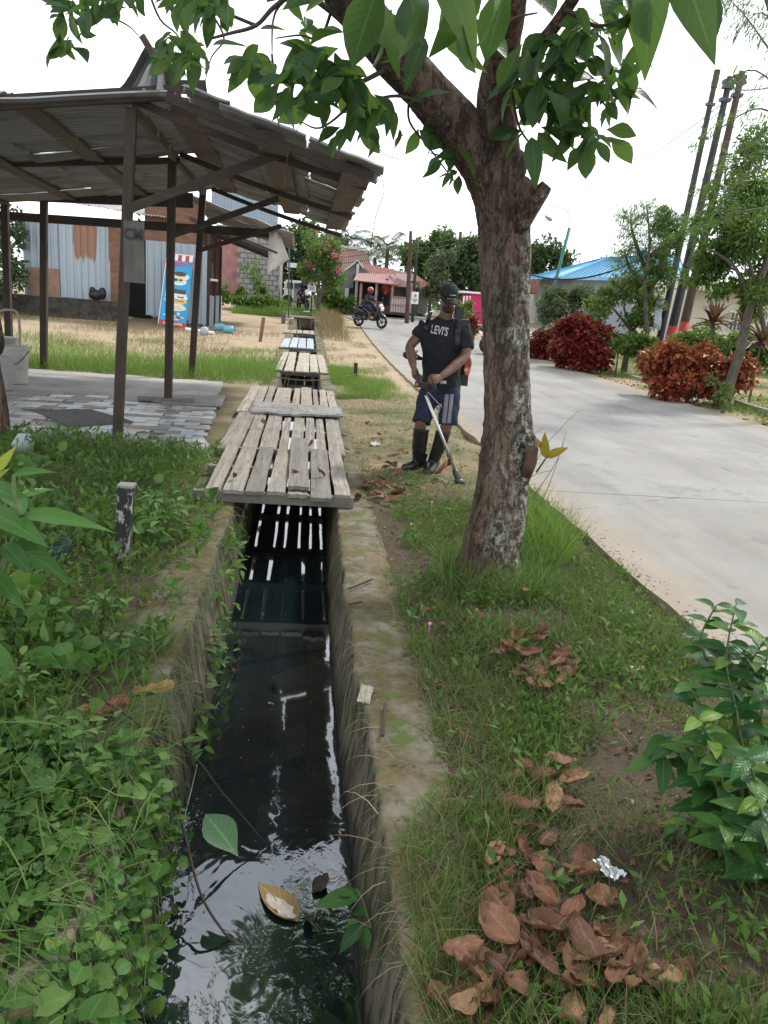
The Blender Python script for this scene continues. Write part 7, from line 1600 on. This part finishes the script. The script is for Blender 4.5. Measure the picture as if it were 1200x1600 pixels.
pile('rusty dry leaf in the long heap in the middle of the verge', 'dry leaves in the middle heap', 845, 1050, 42, 62, 36, .12, .06)
pile('small brown dry leaf in the heap at the mower\'s toes', 'dry leaves at the mower\'s toes', 602, 768, 34, 24, 30, .14, .06)
pile('dry leaf lying among grass before the trunk foot', 'dry leaves in the grass before the trunk', 700, 930, 60, 80, 8, .11, .02)
pile('small dry leaf in the row of litter left of the boots', 'dry leaves left of the boots', 590, 700, 60, 22, 16, .11, .01)
for px, py, L, l_ in ((1125, 1392, .15, 'flat pale brown leaf below the shrub at the right edge'), (1020, 1335, .09, 'reddish dry leaf half under the shrub'), (870, 1440, .13, 'dark purple brown curled leaf alone above the bottom pile'), (935, 1400, .14, 'brown leaf lying beneath the silver wrapper'), (985, 1072, .10, 'yellow brown leaf beside the white bottle'), (940, 1095, .08, 'small ochre leaf left of the white bottle'), (1005, 1050, .09, 'grey brown leaf right of the white bottle'),
                      (103, 1065, .085, 'reddish leaf lying in weeds at the left bank'), (233, 955, .09, 'pinkish brown leaf against the mossy canal edge'), (1019, 705, .10, 'single dark dry leaf on the road'), (906, 838, .12, 'curled red leaf standing on the road edge'), (660, 795, .12, 'reddish leaf in grass behind the trunk'), (540, 780, .16, 'orange brown leaf at the right corner of the nearest deck'), (655, 822, .08, 'upright pale leaf in the grass left of the trunk'),
                      (1190, 1480, .08, 'yellow red leaf at the right edge below the shrub'), (625, 712, .14, 'long brown leaf lying before the mower\'s boot')): dead(px, py, L, l_)
for px, py, l_ in ((482, 698, 'curled dry leaf on the raised plank'), (470, 745, 'brown leaf stem lying on the raised plank'), (366, 748, 'dead leaf lying across the left boards'), (508, 745, 'dry leaf at the right side of the nearest deck'), (413, 663, 'small dark leaf on the second deck')):
    b = P(px, py, .12); o = place('dry_leaf', random.choice(DM), mat4(b+V3((0, 0, .01)), (rnd(-1, 1), rnd(-1, 1), .1), (0, 0, 1), .10)); tag(o, l_, 'dry leaf')
# tiny leaf crumbs as stuff
cp_ = []
n = 2600; xy = np.column_stack([rng.uniform(.52, 2.05, n), np.exp(rng.uniform(math.log(1.1), math.log(13), n))]); zc = np.array([gz(a, b) for a, b in xy])+.012
cp_.append(scat(leafT(.5, 2, .5, .4), np.column_stack([xy, zc]), rng.normal(size=(n, 3))*[1, 1, .25], rng.normal(size=(n, 3))*.5+[0, 0, 1], .022*(.5+rng.random(n)*1.3)))
n = 500; xy = np.column_stack([rng.uniform(-.68, .42, n), rng.uniform(5.5, 12, n)]); cp_.append(scat(leafT(.5, 2, .5, .4), np.column_stack([xy, np.full(n, .135)]), rng.normal(size=(n, 3))*[1, 1, .2], rng.normal(size=(n, 3))*.3+[0, 0, 1], .012*(.5+rng.random(n)*1.5)))
n = 900; xy = np.column_stack([rng.uniform(7.5, 11, n), rng.uniform(11, 22, n)]); zc = np.array([gz(a, b) for a, b in xy])+.012
cp_.append(scat(leafT(.5, 2, .5, .4), np.column_stack([xy, zc]), rng.normal(size=(n, 3))*[1, 1, .25], rng.normal(size=(n, 3))*.5+[0, 0, 1], .09*(.5+rng.random(n))))
tag(bigmesh('leaf_litter', cp_, M['dead']), None, 'litter', kind='stuff')
# pebbles along the road edge
pb = MB(); pt = [V3((sin(a)*cos(b), sin(a)*sin(b), cos(a)*.6)) for a in (.4, 1.4, 2.5) for b in (0, 1.3, 2.5, 3.7, 5)]
ico = MB().ell((0, 0, 0), (1, 1, .6), nu=5, nv=3); Fq = [f for f in ico.f]; Ft = np.array([t for f in Fq for t in ((f[0], f[1], f[2]), (f[0], f[2], f[3]))]); Vt = np.array(ico.v); Ut = np.zeros((len(Vt), 2))
n = 1100; y_ = np.exp(rng.uniform(math.log(1.5), math.log(16), n)); x_ = np.array([road_l(b) for b in y_])+rng.normal(0, .09, n); z_ = np.array([(hgt(a, b)+.032 if a > road_l(b) else gz(a, b)+.004) for a, b in zip(x_, y_)])
tag(bigmesh('gravel', [scat((Vt, Ft, Ut), np.column_stack([x_, y_, z_]), rng.normal(size=(n, 3))*[1, 1, .1], np.tile([0, 0, 1.], (n, 1)), .004+.008*rng.random(n)**3)], M['block'], smooth=False), None, 'gravel', kind='stuff')
# litter
def crumple(name, px, py, w_, h_, mat, label, cat, amp=.3, z=.02, rz=0):
    b = P(px, py); b.z = gz(b.x, b.y)+z; s = rnd(0, 50); mb = MB()
    mb.grid(lambda u, v: ((u-.5)*w_*(1+.2*noise.noise(V3((v*3, s, 0)))), (v-.5)*h_, amp*w_*(.5*noise.noise(V3((u*3, v*3, s)))+.35*noise.noise(V3((u*8, v*8, s))))), 12, 12, th=.0012)
    o = obj(name, mb.mesh(name, mat), None, b, (rnd(-.2, .3), rnd(-.2, .2), rz)); return tag(o, label, cat)
foil = plain('silver_foil', (.62, .64, .66), .3, 12, .15, .1, metal=.8)
crumple('foil_wrapper', 945, 1380, .055, .085, foil, 'crumpled silver foil wrapper on a brown leaf', 'wrapper', .5, .045, .5)
crumple('plastic_wrapper', 1039, 1566, .028, .045, plain('cyan_wrapper', (.0, .38, .50), .35, 20, .2, .1), 'small bright turquoise wrapper near the bottom edge', 'wrapper', .5, .03, .2)
crumple('plastic_wrapper', 160, 1126, .16, .05, plain('red_wrapper', (.34, .09, .08), .4, 12, .3, .1), 'crumpled red plastic wrapper on the left canal bank', 'wrapper', .4, .05, .3)
crumple('plastic_scrap', 855, 870, .16, .08, plain('clear_scrap', (.42, .42, .40), .35, 12, .15, .1), 'greyish plastic scrap lying right of the trunk foot', 'plastic scrap', .4, .03, .3)
crumple('plastic_scrap', 586, 700, .10, .07, plain('white_scrap', (.55, .55, .53), .4, 12, .15, .1), 'small whitish plastic scrap on the dirt left of the boots', 'plastic scrap', .4, .02, .8)
crumple('plastic_scrap', 570, 1095, .05, .10, plain('beige_scrap', (.32, .29, .22), .6, 12, .15, .1), 'beige rag scrap hanging on the right canal wall edge', 'rag', .4, .03, -.2)
crumple('yellow_leaf', 240, 1085, .15, .06, plain('ochre_leaf', (.28, .16, .05), .6, 12, .3, .2), 'ochre rotten leaf on the mossy left canal edge', 'leaf', .25, .03, .05)
bo = P(982, 1060); bo.z = gz(bo.x, bo.y)+.03; bt_ = thing('plastic_bottle', 'small white plastic bottle lying in the grass of the verge', 'bottle', bo); dx = V3((.95, .25, .05)).normalized()
mb = MB(); mb.tube([bo-dx*.05, bo-dx*.045, bo+dx*.03, bo+dx*.042, bo+dx*.055], [.015, .021, .021, .012, .010], 14); mb.obj('body', M['white'], bt_, smooth=True)
mb = MB(); mb.tube([bo+dx*.055, bo+dx*.07], [.013, .013], 12); mb.obj('cap', plain('yellow_cap', (.5, .38, .08), .5), bt_)
mb = MB(); q = P(85, 892); q.z = .10; mb.rings([(q+V3((0, 0, -.08)), .07, .07), (q+V3((0, 0, .06)), .09, .09), (q+V3((0, 0, .06)), .083, .083), (q+V3((0, 0, -.07)), .065, .065)], 24)
for k in range(16):
    a = 2*pi*k/16; mb.tube([q+V3((.091*cos(a), .091*sin(a), .06)), q+V3((.072*cos(a), .072*sin(a), -.08))], .003, 4)
tag(mb.obj('plastic_basket', plain('teal_plastic', (.06, .11, .12), .5, 20, .2, .1), loc=q-V3((0, 0, .08))), 'discarded dull teal plastic basket half buried in weeds', 'basket')
mb = MB(); q = P(38, 735); q.z = .12; mb.rings([(q, .07, .07), (q+V3((0, 0, .10)), .085, .085), (q+V3((.01, 0, .16)), .05, .05), (q+V3((.01, 0, .17)), .045, .045)], 20); tag(mb.obj('plastic_cup', plain('clear_plastic', (.30, .34, .33), .2, 20, .1, .1), smooth=True, loc=q), 'cloudy clear plastic cup in weeds by the left trunk', 'cup')
span('fallen_leaf', GMs[1], (38, 1022), (110, 1028), 2.75, 2.7, (0, -.3, 1), None, 1.9); tag([o for o in COL.objects if o.name.startswith('fallen_leaf')][0], 'wide pale glossy leaf lying flat on weeds at the left', 'leaf')
# things on and over the water ----------------------------------------------------
WZ = -.45
lt_ = thing('leaning_twig', 'dark bare twig arching from the left bank over the water with one large green leaf', 'twig', P(100, 1080, .05)); mb = MB()
tw_ = smoothpts([P(100, 1080, .06), P(170, 1100, .12), P(225, 1140, .1), P(262, 1200, -.1), P(285, 1290, -.22), P(315, 1400, -.34), P(360, 1470, -.45)], 8); mb.tube(tw_, lerpl([.0055, .004], len(tw_)), 8)
tw2 = smoothpts([P(225, 1140, .1), P(300, 1180, -.1), P(345, 1235, -.25), P(400, 1300, -.4), P(415, 1318, -.45)], 7); mb.tube(tw2, lerpl([.0045, .002], len(tw2)), 7)
mb.tube([P(262, 1200, -.1), P(258, 1260, -.2), P(250, 1300, -.3)], .002, 5); mb.obj('stem', M['twig'], lt_, smooth=True)
glm = leafmesh('leaf', leafT(.62, 8, .10, .10, 'obovate'), leafmat('big_green_leaf', (.07, .15, .07), (.09, .18, .08), None, .35, .2, .5))
p, q = P(372, 1338, -.27), P(322, 1268, -.19); d = q-p; place('leaf', glm, mat4(p, d, (.2, -.5, 1), d.length), lt_)
for a, b, l_ in (((300, 1180), (318, 1168), 0), ((305, 1190), (312, 1178), 0), ((285, 1165), (262, 1160), 0)): p, q = P(*a, -.05), P(*b, -.03); d = q-p; place('leaf', SEM, mat4(p, d, (0, 0, 1), max(.04, d.length)), lt_)
def flat_leaf(a, b, label, mat, wd=1.0, z=WZ+.006, name='floating_leaf'):
    p, q = P(*a, z), P(*b, z+.004); d = q-p; me = leafmesh(name, leafT(.45, 7, .10, .02, 'ovate', .05), mat); L = d.length; return tag(place(name, me, mat4(p, d, (0, 0, 1), (L*wd, L, L))), label, 'floating leaf')
fl_ = flat_leaf((466, 1440), (404, 1378), 'large floating brown leaf with pale peeled patch on the dark water', leafmat('rotting_leaf', (.22, .15, .05), (.28, .2, .08), None, .4, 0, .5))
mb = MB(); a, b = P(452, 1436, WZ+.014), P(420, 1398, WZ+.014); sd_ = V3((.05, .03, 0))
mb.grid(lambda u, v: a.lerp(b, v)+V3((.85, -.1, 0)).normalized()*((u-.45)*.075*(1+.5*noise.noise(V3((v*5, u, 0)))))*sin(pi*(.12+.8*v))+V3((0, 0, .004+.006*noise.noise(V3((u*6, v*6, 0))))), 8, 8, th=.001)
mb.obj('peeled_patch', plain('pale_peel', (.50, .44, .36), .4, 20, .2, .2), None).parent = fl_; ch_ = fl_.children[0]; ch_.matrix_parent_inverse = fl_.matrix_basis.inverted()
for k, (px, py, L, l_) in enumerate(((430, 1068, .06, 'dark curled leaf floating in the middle of the drain'), (428, 1100, .035, 'small pale scrap floating below the dark curled leaf'), (472, 926, .035, 'small leaf floating near the bridge reflection'), (370, 1052, .09, 'clump of wet leaves at the left wall water line'), (365, 1010, .10, 'wet leaf mass hanging at the left wall under the plants'), (490, 1395, .09, 'black wet leaf clump floating right of the large brown leaf'), (575, 1095+160, .04, 'tiny wet leaf at the right wall water line'), (478, 1430, .07, 'second wet leaf beside the black clump'), (520, 878, .05, 'twig like leaf under the deck edge'))):
    b = P(px, py, WZ+.01); o = place('floating_leaf', random.choice(DM), mat4(b, (rnd(-1, 1), rnd(-1, 1), .05), (0, 0, 1), L)); o.data = o.data.copy(); o.data.materials.clear(); o.data.materials.append(M['twig'] if k != 1 else M['drygrass']); tag(o, l_, 'floating leaf')
n = 160; pos = np.column_stack([rng.uniform(-.42, .26, n), np.exp(rng.uniform(math.log(1.9), math.log(6), n)), np.full(n, WZ+.004)])
tag(bigmesh('floating_debris', [scat(leafT(.5, 2, .1, .05), pos, rng.normal(size=(n, 3))*[1, 1, 0], np.tile([0, 0, 1.], (n, 1)), .010*(.4+rng.random(n)))], M['drygrass']), None, 'debris', kind='stuff')
# sprig on the right wall
spg = thing('wall_plant', 'small sprig with long green leaves growing from the right canal wall', 'plant', P(575, 1440, -.22)); mb = MB()
for a, b in (((560, 1405), (498, 1405)), ((555, 1400), (520, 1388)), ((565, 1400), (535, 1395)), ((565, 1445), (535, 1478)), ((560, 1440), (538, 1445)), ((570, 1450), (575, 1480)), ((572, 1430), (545, 1420))):
    p, q = P(*a, -.22), P(*b, -.24); d = q-p; place('leaf', SM[0], mat4(p, d, (0, -.2, 1), d.length*1.15), spg)
mb.tube([P(580, 1450, -.22), P(565, 1400, -.21)], .003, 5); mb.tube([P(580, 1450, -.22), P(560, 1440, -.22)], .003, 5); mb.obj('stem', M['stem'], spg)
# dangling string at the left wall
mb = MB(); mb.tube(smoothpts([P(308, 1195, -.15), P(300, 1230, -.25), P(285, 1290, -.35), P(272, 1350, -.44)], 6), .002, 5); tag(mb.obj('string', M['print']), 'thin pale string hanging along the left wall to the water', 'string')
# sticks on the right wall top, rope across gap
for a, b, l_ in (((545, 920), (582, 905), 'short stick on the canal edge near the trunk'), ((598, 1150), (602, 1100), 'thin stick lying along the right canal edge'), ((545, 945), (565, 940), 'smallest twig on the canal edge')):
    mb = MB(); mb.tube([P(*a, .03), P(*b, .035)], .006, 6); tag(mb.obj('stick', M['twig']), l_, 'stick')
mb = MB(); mb.tube(smoothpts([P(425, 588, .05), P(470, 594, .02), P(510, 593, .05), P(556, 585, .12)], 5), .010, 6); tag(mb.obj('pipe', M['drygrass']), 'thin pale pipe lying across the drain gap behind the third deck', 'pipe')
# pink flowers of the sensitive plant
pf = plain('pink_bloom', (.6, .25, .4), .8)
for k, (px, py) in enumerate(((668, 1008), (640, 845), (672, 812))):
    b = P(px, py); mb = MB(); b.z = gz(b.x, b.y); mb.ell(b+V3((0, 0, .10)), (.009, .009, .008), nu=8, nv=6); mb.tube([b, b+V3((0, 0, .095))], .0012, 4); tag(mb.obj('flower', pf, loc=b), ['pink flower ball in grass nearest the camera', 'pink flower ball in grass near the deck corner', 'farthest pink flower ball behind the trunk'][k], 'flower')
print('OBJECTS', len(COL.objects), 'TRIS', sum(len(o.data.polygons) for o in COL.objects if o.type == 'MESH'))
